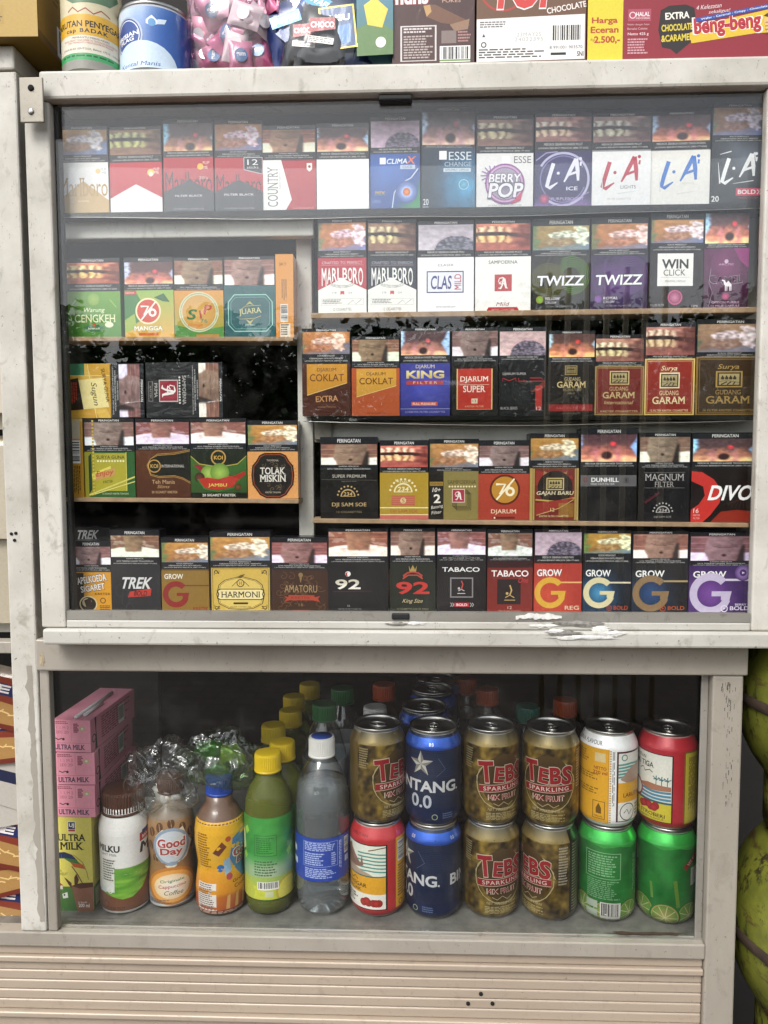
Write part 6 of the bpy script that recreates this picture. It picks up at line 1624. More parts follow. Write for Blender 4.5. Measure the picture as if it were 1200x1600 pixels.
# ------------------------------------------------------------------ milk cartons
MG = 'milk cartons stacked at the left of the lower case'
YM = .092
a, c = at(87, 1360, YM), at(145, 1360, YM)
mw = c.x - a.x; mh = Z(118, 1277, YM) - zf; md = .046
def ultra(A):
    A.R(0, 0, 100, 100, 'e4d868'); A.R(0, 74, 100, 100, '4f7a38', '3a6a30'); A.R(36, 4, 58, 16, 'e8e2d0'); A.R(38, 5, 56, 12.5, '1f2a4a'); A.T('UJ', 47, 8.8, 14, 5, 'e8e6e2', b=.08); A.R(38, 13, 56, 15, 'b0342c')
    A.T('ULTRA', 46, 21.5, 76, 7.4, '1a1a1e', b=.09, se=True); A.T('MILK', 46, 30.5, 64, 8, '1a1a1e', b=.09, se=True)
    A.P([(0, 38), (26, 37), (46, 40), (60, 46), (30, 44), (0, 44)], '1f2f5a'); A.P([(20, 43), (56, 45), (72, 51), (40, 48)], '3f7a3c'); A.P([(40, 48), (74, 50), (80, 55), (50, 53)], 'c8642c'); A.L([(44, 52), (58, 60), (74, 72), (82, 72)], 2.6, '6a4030'); A.L([(50, 40), (74, 48), (84, 58), (88, 66)], 1.2, '5a3a2c')
    A.T('RASA', 8, 57, 18, 2.8, '6a6420'); A.T('COKELAT', 17, 60.5, 30, 2.8, '4a4618'); A.P([(42, 73), (100, 70), (100, 100), (56, 100)], '94644c'); A.P([(42, 73), (66, 70), (100, 69), (100, 74), (64, 76)], '5a3422'); A.P([(22, 64), (30, 66), (42, 70), (42, 76), (34, 72)], '5a3422'); A.P([(56, 60), (62, 66), (58, 72), (50, 72), (50, 64)], '5a3422'); A.R(4, 73, 18, 77, 'd8d0c0'); A.P([(2, 73), (11, 70), (20, 73)], 'a83a2c'); A.P([(16, 82), (30, 80), (32, 86), (18, 87)], 'e8e6e0'); A.E(22, 83, 2.6, '2a2a2a')
    A.T('200 ml', 74, 94, 30, 4, 'efe8e0', b=.06); A.T('isi bersih', 70, 90.5, 24, 2, 'efe8e0')
for q in range(3):
    t = thing('milk_carton', ((a.x + c.x) / 2 + .0005 * q, YM + q * (md + .001), zf), ('yellow upright milk carton with a glass of chocolate milk, at the front', 'yellow upright milk carton second in line', 'yellow upright milk carton third in line, deepest')[q], 'milk carton', MG)
    MB().box(-mw / 2, mw / 2, 0, md, 0, mh, 'd9ce62', .0012).build('carton', M['card'], t)
    if q == 0: A = Art(mw, mh); ultra(A); A.flat('front_print', M['card'], t)
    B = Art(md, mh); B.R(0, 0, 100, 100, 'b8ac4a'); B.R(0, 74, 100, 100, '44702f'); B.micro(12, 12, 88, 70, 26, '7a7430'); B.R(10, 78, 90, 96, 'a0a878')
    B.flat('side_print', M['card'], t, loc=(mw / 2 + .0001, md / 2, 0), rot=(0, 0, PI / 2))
z0 = zf + mh + .0008
for q, (ya, yb, xa, xb) in enumerate(((1226, 1276, 88, 149), (1175, 1226, 88, 148), (1120, 1172, 81, 142))):
    pa, pb = at(xa, (ya + yb) / 2, YM), at(xb, (ya + yb) / 2, YM)
    w_ = pb.x - pa.x; h_ = .0385
    z_ = z0 + q * (h_ + .0012)
    L_ = .126
    t = thing('milk_carton', ((pa.x + pb.x) / 2, YM, z_), ('lowest pink carton lying end-on, on the yellow one', 'middle pink carton lying end-on in the stack', 'topmost pink carton lying end-on with two straws on top')[q], 'milk carton', MG, R_((-1.5, 1.0, -2.5)[q]))
    MB().box(-w_ / 2, w_ / 2, 0, L_, 0, h_, 'ea9aac', .0011).build('carton', M['card'], t)
    A = Art(w_, h_); A.R(0, 0, 100, 100, 'f0a0b2'); A.micro(4, 4, 44, 14, 2, '9a4a5c'); A.T('1 1 M 2', 28, 24, 32, 9, 'b86474'); A.T('2E0 20', 26, 38, 34, 9, 'b86474'); A.L([(50, 2), (50, 68)], .5, 'b86474'); A.micro(56, 10, 70, 40, 6, '8a3a4c', .8); A.E(79, 26, 7, 'c8c48c', rv=6); A.E(79, 26, 3, 'e8e4d0'); A.L([(8, 57), (16, 62), (24, 58), (32, 62)], 2.4, '3a2026'); A.E(29, 60, 3.4, '3a2026'); A.L([(0, 72), (100, 72)], .8, 'b85a6e'); A.T('ULTRA MILK', 45, 85, 80, 16, '2a2350', b=.09, se=True)
    A.flat('front_print', M['card'], t)
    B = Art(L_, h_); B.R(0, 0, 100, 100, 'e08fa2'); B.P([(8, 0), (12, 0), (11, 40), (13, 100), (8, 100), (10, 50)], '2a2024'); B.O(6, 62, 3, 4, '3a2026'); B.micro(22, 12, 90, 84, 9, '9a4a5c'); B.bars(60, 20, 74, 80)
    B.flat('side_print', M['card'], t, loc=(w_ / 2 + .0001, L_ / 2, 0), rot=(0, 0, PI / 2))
    st = MB()
    st.tube([(.004, .004, h_ + .0022), (.0045, .05, h_ + .0022), (.0052, .10, h_ + .0022)], .0021, 10, 'e8e6e4'); st.tube([(.011, .012, h_ + .0022), (.011, .06, h_ + .0022)], .0019, 10, 'e8e6e4')
    if q == 2:
        so = st.build('straw', M['card'], t)
# ------------------------------------------------------------------ crumpled plastic bags over the short bottles
def bag(name, px, py, Y, rx, ry, rz, seed, mat, lab, amp=.35, fold=.16):
    b = bmesh.new(); bmesh.ops.create_icosphere(b, subdivisions=6, radius=1)
    for v in b.verts:
        p = v.co.copy()
        n_ = 1 + amp * noise.noise(p * 1.5 + Vector((seed, 0, 0)))
        q = Vector((p.x * 2.2, p.y * 2.2, p.z * 1.3)) + Vector((seed, 2, 0)) + .35 * p.cross(Vector((0, 0, 1)))
        n_ -= fold * 1.5 * abs(noise.noise(q)) ** .7 + fold * .7 * abs(noise.noise(Vector((p.x * 6.5, p.y * 6.5, p.z * 2.2 + seed)))) ** .8
        v.co = Vector((p.x * rx * n_, p.y * ry * n_, p.z * rz * n_))
    c = at(px, py, Y)
    mb = MB(); mb.bm(b, 'ffffff', True)
    return tag(mb.build(name, M[mat], None, loc=c), lab, 'plastic bag')
bag('plastic_bag', 250, 1212, .112, .052, .032, .046, 3, 'clear_bag', 'clear crumpled plastic bag over the tan coffee bottle')
bag('plastic_bag', 344, 1186, .122, .050, .036, .040, 11, 'green_bag', 'green tinted crumpled plastic bag over the blue capped bottle')
rnd = random.Random(5)
for k, (px, py, c_, lab) in enumerate(((330, 1172, '3f6a2c', 'green wrapped sweet inside the green bag, left of the yellow one'), (362, 1180, '7a8a2c', 'yellow green wrapped sweet inside the green bag'), (345, 1204, '2f5a2a', 'dark green wrapped sweet lowest inside the green bag'), (262, 1240, 'c8c4be', 'grey white paper scrap inside the clear bag'))):
    p = at(px, py, .120)
    mb = MB(); bm_ = bmesh.new(); bmesh.ops.create_icosphere(bm_, subdivisions=3, radius=1)
    for v in bm_.verts:
        n_ = 1 + .4 * noise.noise(v.co * 2 + Vector((k, 0, 0))); v.co = Vector((v.co.x * .019 * n_, v.co.y * .011 * n_, v.co.z * .013 * n_))
    mb.bm(bm_, c_, True)
    tag(mb.build('wrapped_sweet' if k < 3 else 'paper_scrap', M['foil'], None, loc=p, rot=(0, rnd.uniform(-.6, .6), 0)), lab, 'sweet' if k < 3 else 'paper')
# ------------------------------------------------------------------ goods standing on top of the case
zs = ztop + .0005
# yellow box of small chocolate cups, on the left cabinet
def cbox(name, x, y, z, w, d, h, base, art, lab, cat, rz=0, mat='card', side=None, group=None):
    t = thing(name, (x, y, z), lab, cat, group, rz)
    MB().box(-w / 2, w / 2, 0, d, 0, h, base, .001).build('carton', M[mat], t)
    A = Art(w, h); art(A); A.flat('front_print', M[mat], t)
    if side:
        B = Art(d, h); side(B); B.flat('side_print', M[mat], t, loc=(w / 2 + .0001, d / 2, 0), rot=(0, 0, PI / 2))
    return t
TG = 'snack goods on top of the glass case'
BW, BH = .13, .10
def chocbox(A):
    A.R(0, 0, 100, 100, 'b08f38'); A.L([(0, 46), (60, 44), (100, 47)], 1, '8f7026'); A.R(46, 70, 74, 88, 'a8872f'); A.O(56, 76, 4, 5, '3a2a14'); A.T('HALAL', 64, 79, 18, 5, '2a2010', b=.05); A.T('INDONESIA', 62, 84, 20, 2.4, '2a2010'); A.micro(44, 88, 78, 93, 2, '5a431a')
    for x, c_ in ((24, '5a3524'), (58, '4a2f38'), (38, '4f2f20')): A.E(x, 96, 10, 'b8956a', rv=9); A.E(x, 93, 9, c_, rv=5); A.E(x, 91.4, 4, '7a5240', rv=2.5)
    A.micro(60, 50, 96, 62, 3, '6a5220'); A.micro(10, 56, 40, 64, 3, '6a5220')
pe = at(60, 64, .004)
BH = .10
cbox('snack_box', pe.x - BW / 2, .002, ztl + .0006, BW, .20, BH, '8a6e28', chocbox, 'yellow box with chocolate cups printed on its front, on the left cabinet', 'snack box', R_(1.5), side=lambda B: (B.R(0, 0, 100, 100, '8a6c2a'), B.R(0, 92, 100, 100, '6a5020'), B.bars(22, 66, 66, 96), B.micro(6, 20, 90, 50, 5, '6a5220')), group=TG)
# cylinder tins
def tin(px, r_px, Y, h, prof_fn, base, art, lab, name='tin', rot=0, body='card', lidm=None, nz0=0.0):
    c = at(px, 60, Y); r = (at(px + r_px, 60, Y).x - at(px - r_px, 60, Y).x) / 2
    t = thing(name, (c.x, Y, zs), lab, 'tin', TG, face_cam(c.x, Y) + R_(rot))
    MB().lathe(prof_fn(r, h), 56, base).build('tin_body', M[body], t)
    A = Art(PI * r, h * .94); art(A); A.wrap('printed_label', M['sleeve'], t, lambda z: r, h * .02 + nz0, h * .94)
    if lidm:
        MB().lathe([(r * .98, h - .001), (r * 1.015, h), (r * 1.015, h + .0028), (r * .97, h + .003), (r * .95, h - .002), (0, h - .002)], 56, cap0=False, cap1=False).build('rim', M[lidm], t)
    return t
def penyegar(A):
    A.R(0, 0, 100, 100, 'c9bfa0'); A.R(0, 0, 100, 46, 'd2c7a4'); A.R(0, 45, 100, 66, 'd9a82c'); A.P([(20, 4), (40, 10), (70, 6), (84, 20), (70, 32), (30, 34), (14, 24)], '5a7a58'); A.P([(30, 14), (56, 10), (64, 24), (40, 30)], '6a4a3a')
    A.L([(24, 42), (30, 38), (36, 43), (44, 39), (52, 44), (60, 39), (70, 43)], 1.4, '9a4a2c'); A.T('LARUTAN PENYEGAR', 44, 54.5, 84, 6.5, '1e1a14', b=.06); A.T('cap BADAK', 44, 62, 46, 5.4, '1e1a14', b=.05, gap=1.2)
    A.R(0, 66, 100, 84, 'ddd6c2'); A.T('MEMBANTU MEREDAKAN', 48, 68.6, 40, 1.8, '3a3a34'); A.T('PANAS DALAM YANG DISERTAI TENGGOROKAN KERING', 48, 71.4, 62, 1.8, 'b0453a'); A.T('DAN MEMBANTU MENYEGARKAN BADAN', 48, 73.8, 50, 1.8, 'b0453a'); A.T('SINDE BUDI SENTOSA, Bekasi 17510 - Indonesia', 50, 80, 70, 2.2, '2a2a26'); A.R(0, 84, 100, 91, '3fa05c'); A.micro(14, 86, 80, 89, 1, '1f5a30'); A.R(0, 91, 100, 100, '8c8a80')
tin(144, 44, .0225, .100, lambda r, h: [(r * .9, 0), (r * .985, .001), (r * .992, .012), (r * .995, h)], '9a978c', penyegar, 'yellow and cream tin with a green stripe near its grey base', 'drink_tin', 0)
def frisian(A):
    A.G(0, 0, 100, 100, 24, 12, lambda x, y: mixc(rgb('cfdcea'), rgb('2a5aa8'), sst(.15, .75, x + .15 * math.sin(y * 3))))
    A.R(94, 0, 100, 100, 'd8dae0'); A.micro(95, 30, 99, 86, 2, '5a5a6a', vert=True)
    A.E(22, 46, 17, 'e6ecf2'); A.E(22, 46, 15.4, '2a4a90'); A.O(22, 46, 13.4, 14.2, 'e6ecf2'); A.T('FRISIAN', 22, 44, 26, 7.4, 'eef2f6', b=.07, rot=-6); A.T('FLAG', 22, 52, 17, 6.6, 'eef2f6', b=.07, rot=-6); A.O(22, 46, 15.4, 17, 'aab8cc')
    A.P([(47, 14), (52, 22), (52, 28), (47, 32), (42, 28), (42, 22)], 'e8eef4'); A.E(47, 26, 3.4, '6aa0d0'); A.P([(52, 20), (60, 18), (58, 26), (52, 28)], 'd6e4f0')
    A.E(36, 101, 34, 'c9dcec', rv=24); A.T('Susu Kental Manis', 26, 93, 56, 7, '2a4a90', sh=.3, b=.02)
tin(243, 53, .0275, Z(243, 8, -.004) - zs, lambda r, h: [(r * .97, 0), (r, .0015), (r, h)], 'b8bcc4', frisian, 'blue and white condensed milk tin with a steel rim', 'milk_tin', 0, 'enamel', 'steel')
c3 = at(316, 60, .12)
t = thing('milk_tin', (c3.x - .012, .10, zs), 'pale tin half hidden behind the blue condensed milk tin', 'tin', TG)
MB().lathe([(.034, 0), (.0345, .0015), (.0345, .085)], 48, 'b0a8b4').build('tin_body', M['enamel'], t)
MB().lathe([(.0345, .085), (.0352, .0862), (.0352, .088), (.033, .088)], 48, cap0=False, cap1=False).build('rim', M['steel'], t)
# bag of pink candies
rn = random.Random(21)
def pillow(mb, w, h, d, col, seed, n=10, crimp=.12):
    vs, fs, cl = [], [], []
    for sgn in (-1, 1):
        o = len(vs)
        for j in range(n + 1):
            for i in range(n + 1):
                x, z = i / n - .5, j / n - .5
                e = max(0, (1 - (2 * x) ** 4)) * max(0, 1 - (min(1, abs(2 * z) * (1 + crimp))) ** 2.2)
                q = d * e ** .6 * (.8 + .5 * noise.noise(Vector((x * 3 + seed, z * 3, sgn))))
                vs.append((x * w * (1 - .06 * (1 - abs(2 * z))), sgn * q / 2, z * h))
        for j in range(n):
            for i in range(n):
                a = o + j * (n + 1) + i
                f = (a, a + 1, a + n + 2, a + n + 1)
                fs.append(f if sgn < 0 else tuple(reversed(f)))
    mb.add(vs, fs, col, True)
    return mb
PC = ['c85a84', 'd8809c', 'b84a78', 'd99ab0', 'e0c4cc', 'c06a8c']
spots = []
for k in range(34):
    for tr_ in range(60):
        px, py = rn.uniform(312, 414), rn.uniform(2, 94)
        if all(abs(px - a) > 13 or abs(py - c) > 12 for a, c in spots): break
    spots.append((px, py))
    p = at(px, py, .012 + rn.uniform(0, .035))
    if p.z < zs + .012: p.z = zs + .012
    mb = pillow(MB(), .024, .034, .011, PC[k % 6], k)
    pr = MB()
    o = mb.build('candy', M['foil'], None, loc=p, rot=(rn.uniform(-.4, .4), rn.uniform(-1.5, 1.5), rn.uniform(-.5, .5)))
    tag(o, 'small pink wrapped candy inside the clear bag on top of the case', 'candy', 'pink candies in the clear bag')
    A = Art(.015, .018); A.E(50, 50, 44, ('8a2a54', 'e8d8dc', '4a6a9a')[k % 3]); A.T(('Yupi', 'gum', 'mint')[1], 50, 50, 60, 26, 'f0e4e8', b=.05)
    q = A.flat('wrapper_print', M['foil'], o, y=-.0062, loc=(0, 0, -.009))
def soft_bag(name, px0, px1, py0, Y, depth, mat, lab, seed):
    a, c = at(px0, 60, Y), at(px1, 60, Y)
    w = c.x - a.x; h = .145
    vs, fs = [], []; nu, nv = 44, 26
    for j in range(nv + 1):
        for i in range(nu):
            th = 2 * PI * i / nu
            sx, sy = math.cos(th), math.sin(th)
            ex = abs(sx) ** .6 * (1 if sx > 0 else -1); ey = abs(sy) ** .6 * (1 if sy > 0 else -1)
            v = j / nv
            k = (1 - .12 * (1 - min(1, v * 6)) ** 2)
            n_ = 1 + .10 * noise.noise(Vector((sx * 2 + seed, sy * 2, v * 4))) + .05 * noise.noise(Vector((sx * 7 + seed, sy * 7, v * 9)))
            vs.append((w / 2 * ex * k * n_, depth / 2 * ey * k * n_, v * h))
    for j in range(nv):
        for i in range(nu): fs.append((j * nu + i, j * nu + (i + 1) % nu, (j + 1) * nu + (i + 1) % nu, (j + 1) * nu + i))
    fs.append(tuple(range(nu - 1, -1, -1)))
    return tag(MB().add(vs, fs, 'ffffff', True).build(name, M[mat], None, loc=((a.x + c.x) / 2, Y, zs)), lab, 'plastic bag')
soft_bag('plastic_bag', 300, 428, 0, .034, .072, 'clear_bag', 'clear bag full of pink candies on top of the case', 2)
# dark snack packets in a bag
SP = [(452, 50, .020, .05, '142a66', -.3, 'blue'), (500, 26, .025, .055, '1c4c98', .5, 'bright blue'), (478, 68, .012, .045, '09090b', .1, 'black'), (530, 62, .014, .06, '16284a', -.1, 'gold edged'), (505, 72, .008, .050, '08090c', .15, 'black and red'), (548, 38, .03, .05, '0c1016', -.2, 'charcoal')]
for k, (px, py, Y, w, c_, r_, nm) in enumerate(SP):
    p = at(px, py, Y)
    o = pillow(MB(), w, w * 1.3, .018, c_, k + 3, 12).build('snack_packet', M['foil'], None, loc=(p.x, p.y, max(p.z, zs + w * .66)), rot=(-.12, r_, 0))
    tag(o, nm + ' shiny snack packet in the heap beside the pink candies', 'snack packet', 'snack packets on top of the case')
    A = Art(w * .7, w * .8)
    if k in (0, 1): A.R(6, 20, 94, 50, '3a9ad0'); A.T('WAFER', 50, 35, 70, 16, 'e8eef4', b=.08, sh=.2); A.P([(10, 62), (60, 56), (90, 80), (30, 92)], '16346a')
    elif k == 3: A.R(8, 4, 92, 96, '24406a'); A.F(8, 4, 92, 96, 4, 'd8c03a'); A.T('SUSU', 50, 30, 60, 14, 'e8e4c8', b=.07); A.P([(20, 50), (80, 44), (76, 84), (24, 88)], '3a6a9a')
    else: A.P([(10, 20), (80, 10), (86, 40), (14, 56)], '8a2a2c' if k != 5 else '3a6aa0'); A.T('CHOCO', 48, 33, 66, 15, 'e8e4e0', b=.08, rot=-8); A.R(14, 64, 86, 80, 'c8c4be'); A.micro(16, 66, 84, 79, 3, '3a3a3a')
    A.flat('wrapper_print', M['foil'], o, y=-.0108, loc=(0, 0, -w * .4))
soft_bag('plastic_bag', 438, 566, 0, .028, .066, 'film', 'clear bag around the dark heap of snack packets', 5)
# bright packet between bag and box
pp = at(588, 60, .012)
t = thing('snack_packet', (pp.x, .012, zs), 'blue green packet with a red tag beside the brown wafer packet', 'snack packet', TG, R_(-4))
o = pillow(MB(), .046, .14, .020, '3a5f6a', 8, 12).build('wrapper', M['foil'], t, loc=(0, 0, .07))
A = Art(.036, .085); A.R(0, 0, 100, 100, '2f6a8c', '3f6a5a'); A.P([(0, 70), (50, 60), (100, 74), (100, 100), (0, 100)], '4f6f3a'); A.P([(20, 44), (50, 36), (86, 50), (70, 70), (30, 66)], 'c8b43a'); A.R(8, 8, 92, 28, '9a3020'); A.T('Batang', 50, 14, 66, 9, 'e8e0d0', b=.05, sh=.2); A.T('Toplis', 50, 23, 60, 9, 'e8e0d0', b=.05, sh=.2); A.E(66, 86, 14, 'd8d8cc')
A.flat('wrapper_print', M['foil'], t, y=-.0122, loc=(0, 0, 0.012))
# brown wafer packet, white and brown box, maroon box
def wbox(px0, px1, Y, d, art, base, lab, mat='card', rz=0.0, side=None, h=.080):
    a, c = at(px0, 60, Y), at(px1, 60, Y)
    return cbox('snack_box', (a.x + c.x) / 2, Y, zs, c.x - a.x - .001, d, h, base, art, lab, 'snack box', rz, mat, side, TG)
def wafer(A):
    A.R(0, 0, 100, 100, '3c211b', '44261e'); A.R(0, 96, 100, 100, '2a1612'); A.T('nuns', 24, 18, 40, 14, 'd8d0cc', b=.09, ol='8a2a2c', olw=.07); A.T('Dark Chocolate', 66, 16, 36, 6, 'c9a08a', sh=.3); A.T('POKES', 72, 22, 22, 4, 'c9a08a')
    A.P([(38, 26), (52, 26), (92, 46), (94, 52), (60, 48), (42, 40)], '6a4630'); A.P([(38, 27), (46, 26), (48, 34), (42, 40)], 'b08a56'); A.P([(70, 50), (94, 44), (92, 56), (76, 58)], '8a6a50')
    A.R(10, 50, 54, 92, 'c9c2be'); A.R(12, 51.5, 52, 91, '43261f'); A.micro(14, 53, 50, 60, 2, 'c9c2be'); A.micro(14, 62, 50, 90, 9, 'a89a94'); A.R(60, 57, 78, 72, '7a6a64'); A.micro(80, 58, 96, 72, 4, 'a87a74'); A.bars(58, 75, 95, 94); A.R(58, 91, 95, 93, '6a8a4a')
wbox(612, 742, .002, .05, wafer, '3a201a', 'dark brown wafer packet with a white nutrition panel and barcode', 'foil', R_(-1))
def topbox(A):
    A.R(0, 0, 100, 100, '6a4a32'); A.O(24, 10, 20, 22, 'a83a30'); A.T('TOP', 44, 14, 62, 44, 'c83a34', b=.10, ol='e8e4e0', olw=.04, sh=.1); A.T('CHOCOLATE', 82, 36, 36, 7, 'efe8e0', b=.04, rot=-9)
    A.P([(0, 47), (99, 44), (99, 96), (0, 97)], 'e6e4e0'); A.micro(3, 50, 28, 58, 3, '6a6866'); A.T('23MAY25', 48, 66, 22, 4.6, 'b0aeac', gap=1.1); A.T('24022395', 48, 71.6, 26, 4.6, 'b0aeac', gap=1.1); A.bars(68, 55, 97, 78); A.T('8 991001 903570', 82, 82, 30, 3.6, '2a2a2a'); A.micro(2, 82, 62, 94, 4, '4a4846'); A.P([(5, 68), (8, 68), (6.5, 64)], '3a3a3a'); A.O(6.5, 77, 1.6, 2.6, '3a3a3a'); A.R(68, 88, 82, 91, '1a1a1a'); A.T('SNI', 95, 90, 6, 6, '2a2a2a', b=.05)
wbox(744, 916, -.002, .07, topbox, '6a4a32', 'brown box with a large white lower panel and barcode', 'card', R_(-.5))
def beng(A):
    A.R(0, 0, 100, 100, '8a1f2c'); A.R(0, 0, 17, 100, 'd8c832'); A.T('Harga', 8.2, 54, 12.5, 9, 'b03a20', b=.07); A.T('Eceran', 8.2, 64, 13.5, 7.6, 'b03a20', b=.07); A.T('2.500,-', 9.4, 76, 12.5, 9.5, 'b03a20', b=.08); A.T('Rp', 2.6, 76, 2, 4, 'b03a20')
    A.R(19.4, 41, 30.4, 55, 'a8485a'); A.O(21.6, 48, 1.2, 1.6, 'e8d0d0'); A.T('HALAL', 26.5, 47, 6.6, 5, 'efe0e0', b=.05); A.T('INDONESIA', 26.5, 51.6, 6.6, 2, 'efe0e0'); A.T('Wafer dengan Salut', 24.4, 59, 10.6, 2.6, 'd8b0b4'); A.T('Bersalut Cokelat', 24, 63.5, 9.6, 2.6, 'd8b0b4'); A.T('Netto 425 g', 24.4, 70, 10, 4, 'e8d0d0', b=.02); A.micro(19.4, 75, 30, 94, 6, 'c89aa0')
    A.P([(35, 43), (39, 38), (47, 37), (51, 41), (52, 56), (50, 80), (46, 88), (43, 94), (40, 88), (36, 86), (34, 66)], '231815')
    A.T('EXTRA', 43, 49.5, 11.6, 8, 'efe9dc', b=.07, rot=-3); A.T('CHOCOLATE', 43, 63, 15, 8, 'd8c23a', b=.07, rot=-3); A.T('&CARAMEL', 43, 75, 15, 8, 'd8c23a', b=.07, rot=-3)
    A.P([(49, 70), (60, 58), (96, 40), (100, 40), (100, 70), (80, 72), (50, 82)], 'd8b62c'); A.T('beng-beng', 67, 62, 32, 24, 'b02430', b=.09, rot=-5, ol='efe6e0', olw=.05); A.T('4 Kelezatan', 58, 40, 12, 5, 'e8d4d4', sh=.3, rot=-5); A.T('sekaligus!', 63, 46, 10, 5, 'e8d4d4', sh=.3, rot=-5); A.P([(52, 53), (88, 38), (88, 43), (52, 58)], '2a4a9a'); A.T('Wafer - Caramel - Crispy - Chocolate', 70, 48, 32, 3, 'e8ecf4', rot=-10, b=.02)
    A.P([(84, 56), (96, 48), (100, 50), (100, 74), (86, 72)], 'd9b878'); A.P([(84, 52), (92, 40), (100, 38), (100, 50), (90, 56)], '4a2a1c')
    for q in range(4): A.L([(85, 60 + q * 4), (100, 55 + q * 4.6)], .5, 'a87a44')
wbox(917, 1245, -.004, .08, beng, '7a1c28', 'long maroon box with a yellow price strip and a chocolate wafer picture', 'card', 0)

# ------------------------------------------------------------------ packets in the left cabinet
LG = 'packets in the cabinet at the left edge'
def side_packet(px, py, Y, w, h, c_, fn, lab, ry=0.0, d=.03):
    p = at(px, py, Y)
    t = thing('snack_packet', p, lab, 'snack packet', LG, rot=(-.1, ry, 0))
    pillow(MB(), w, h, d, c_, int(px * 3 + py), 12).build('wrapper', M['foil'], t)
    A = Art(w * .84, h * .8); fn(A); A.flat('wrapper_print', M['foil'], t, y=-d * .55, loc=(0, 0, -h * .4))
def rice(A): A.R(0, 0, 100, 100, 'a89e8a', 'b0a692')
def nood(A):
    A.R(0, 0, 100, 100, '8a3a24', '6a2a1c'); A.P([(0, 50), (40, 44), (100, 52), (100, 90), (0, 92)], 'a8804a'); A.P([(10, 8), (90, 14), (94, 36), (14, 34)], '1f2a5a'); A.T('MIE', 52, 23, 56, 16, 'efe8e4', b=.1, sh=.2)
    for q in range(9): A.L([(4 + q * 10, 60 + (q % 3) * 6), (14 + q * 10, 68), (24 + q * 9, 62 + (q % 2) * 10)], 1.6, 'e0c080')
def whitep(A): A.R(0, 0, 100, 100, 'b8b2a8'); A.P([(0, 40), (100, 30), (100, 52), (0, 62)], '1f2442'); A.E(40, 78, 20, 'c8b08a', rv=14)
for k, (px, py, c_, fn, lab, h) in enumerate(((-26, 560, 'c9bfa8', rice, 'beige packet, upper one of two large pale packets', .16), (-22, 770, 'c6b89c', rice, 'beige packet with creases in the middle of the cabinet', .13), (-18, 905, 'd8d4c6', rice, 'rounded cream packet lowest of the pale packets', .12))):
    side_packet(px, py, .07, .11, h, c_, fn, lab)
for k, (px, py, c_, fn, lab) in enumerate(((-14, 1085, '5a4a3a', nood, 'dim red noodle packet highest in its pile'), (-12, 1150, '8a2a22', nood, 'red noodle packet directly above the white packets'), (-10, 1200, 'd8d4cc', whitep, 'white packet with a navy stripe, upper of two'), (-8, 1248, 'd8d4cc', whitep, 'white packet with a navy stripe, lower of two'), (-6, 1302, 'a82c24', nood, 'red noodle packet just below the white packets'), (-4, 1356, 'a82c24', nood, 'red noodle packet second from the bottom of its pile'), (-2, 1404, 'a82c24', nood, 'red noodle packet at the bottom of its pile'))):
    side_packet(px, py, .10, .12, .074, c_, fn, lab, (.22, -.12, .3, -.2, .18, -.26, .1)[k], .036)

# ------------------------------------------------------------------ gas cylinders at the right
gm, nt, b_ = new_mat('worn_green_paint')
tc = nd(nt, 'ShaderNodeTexCoord')
def ramp(scale, lo, hi, vec, det=6):
    ma = nd(nt, 'ShaderNodeMapping'); ma.inputs['Scale'].default_value = vec; nt.links.new(tc.outputs['Object'], ma.inputs['Vector'])
    n = nd(nt, 'ShaderNodeTexNoise', Scale=scale, Detail=det, Roughness=.7); nt.links.new(ma.outputs[0], n.inputs['Vector'])
    r = nd(nt, 'ShaderNodeValToRGB'); r.color_ramp.elements[0].position = lo; r.color_ramp.elements[1].position = hi; nt.links.new(n.outputs['Fac'], r.inputs['Fac']); return r.outputs['Color']
def mixn(f, a, c_):
    x = nd(nt, 'ShaderNodeMix', data_type='RGBA'); nt.links.new(f, x.inputs[0])
    if isinstance(a, tuple): x.inputs[6].default_value = a
    else: nt.links.new(a, x.inputs[6])
    x.inputs[7].default_value = c_; return x.outputs[2]
cc = mixn(ramp(18, .4, .7, (1, 1, 1)), H('787a2c'), H('545a22'))
cc = mixn(ramp(22, .53, .60, (.5, .5, 1.8)), cc, H('4d3522'))
cc = mixn(ramp(70, .54, .62, (1, 1, .7)), cc, H('33301c'))
nt.links.new(cc, b_.inputs['Base Color']); b_.inputs['Roughness'].default_value = .45
cr_ = .135
rust = plain('rusty_seam', '33251a', .8, var=.4, scale=60, bump=.3)
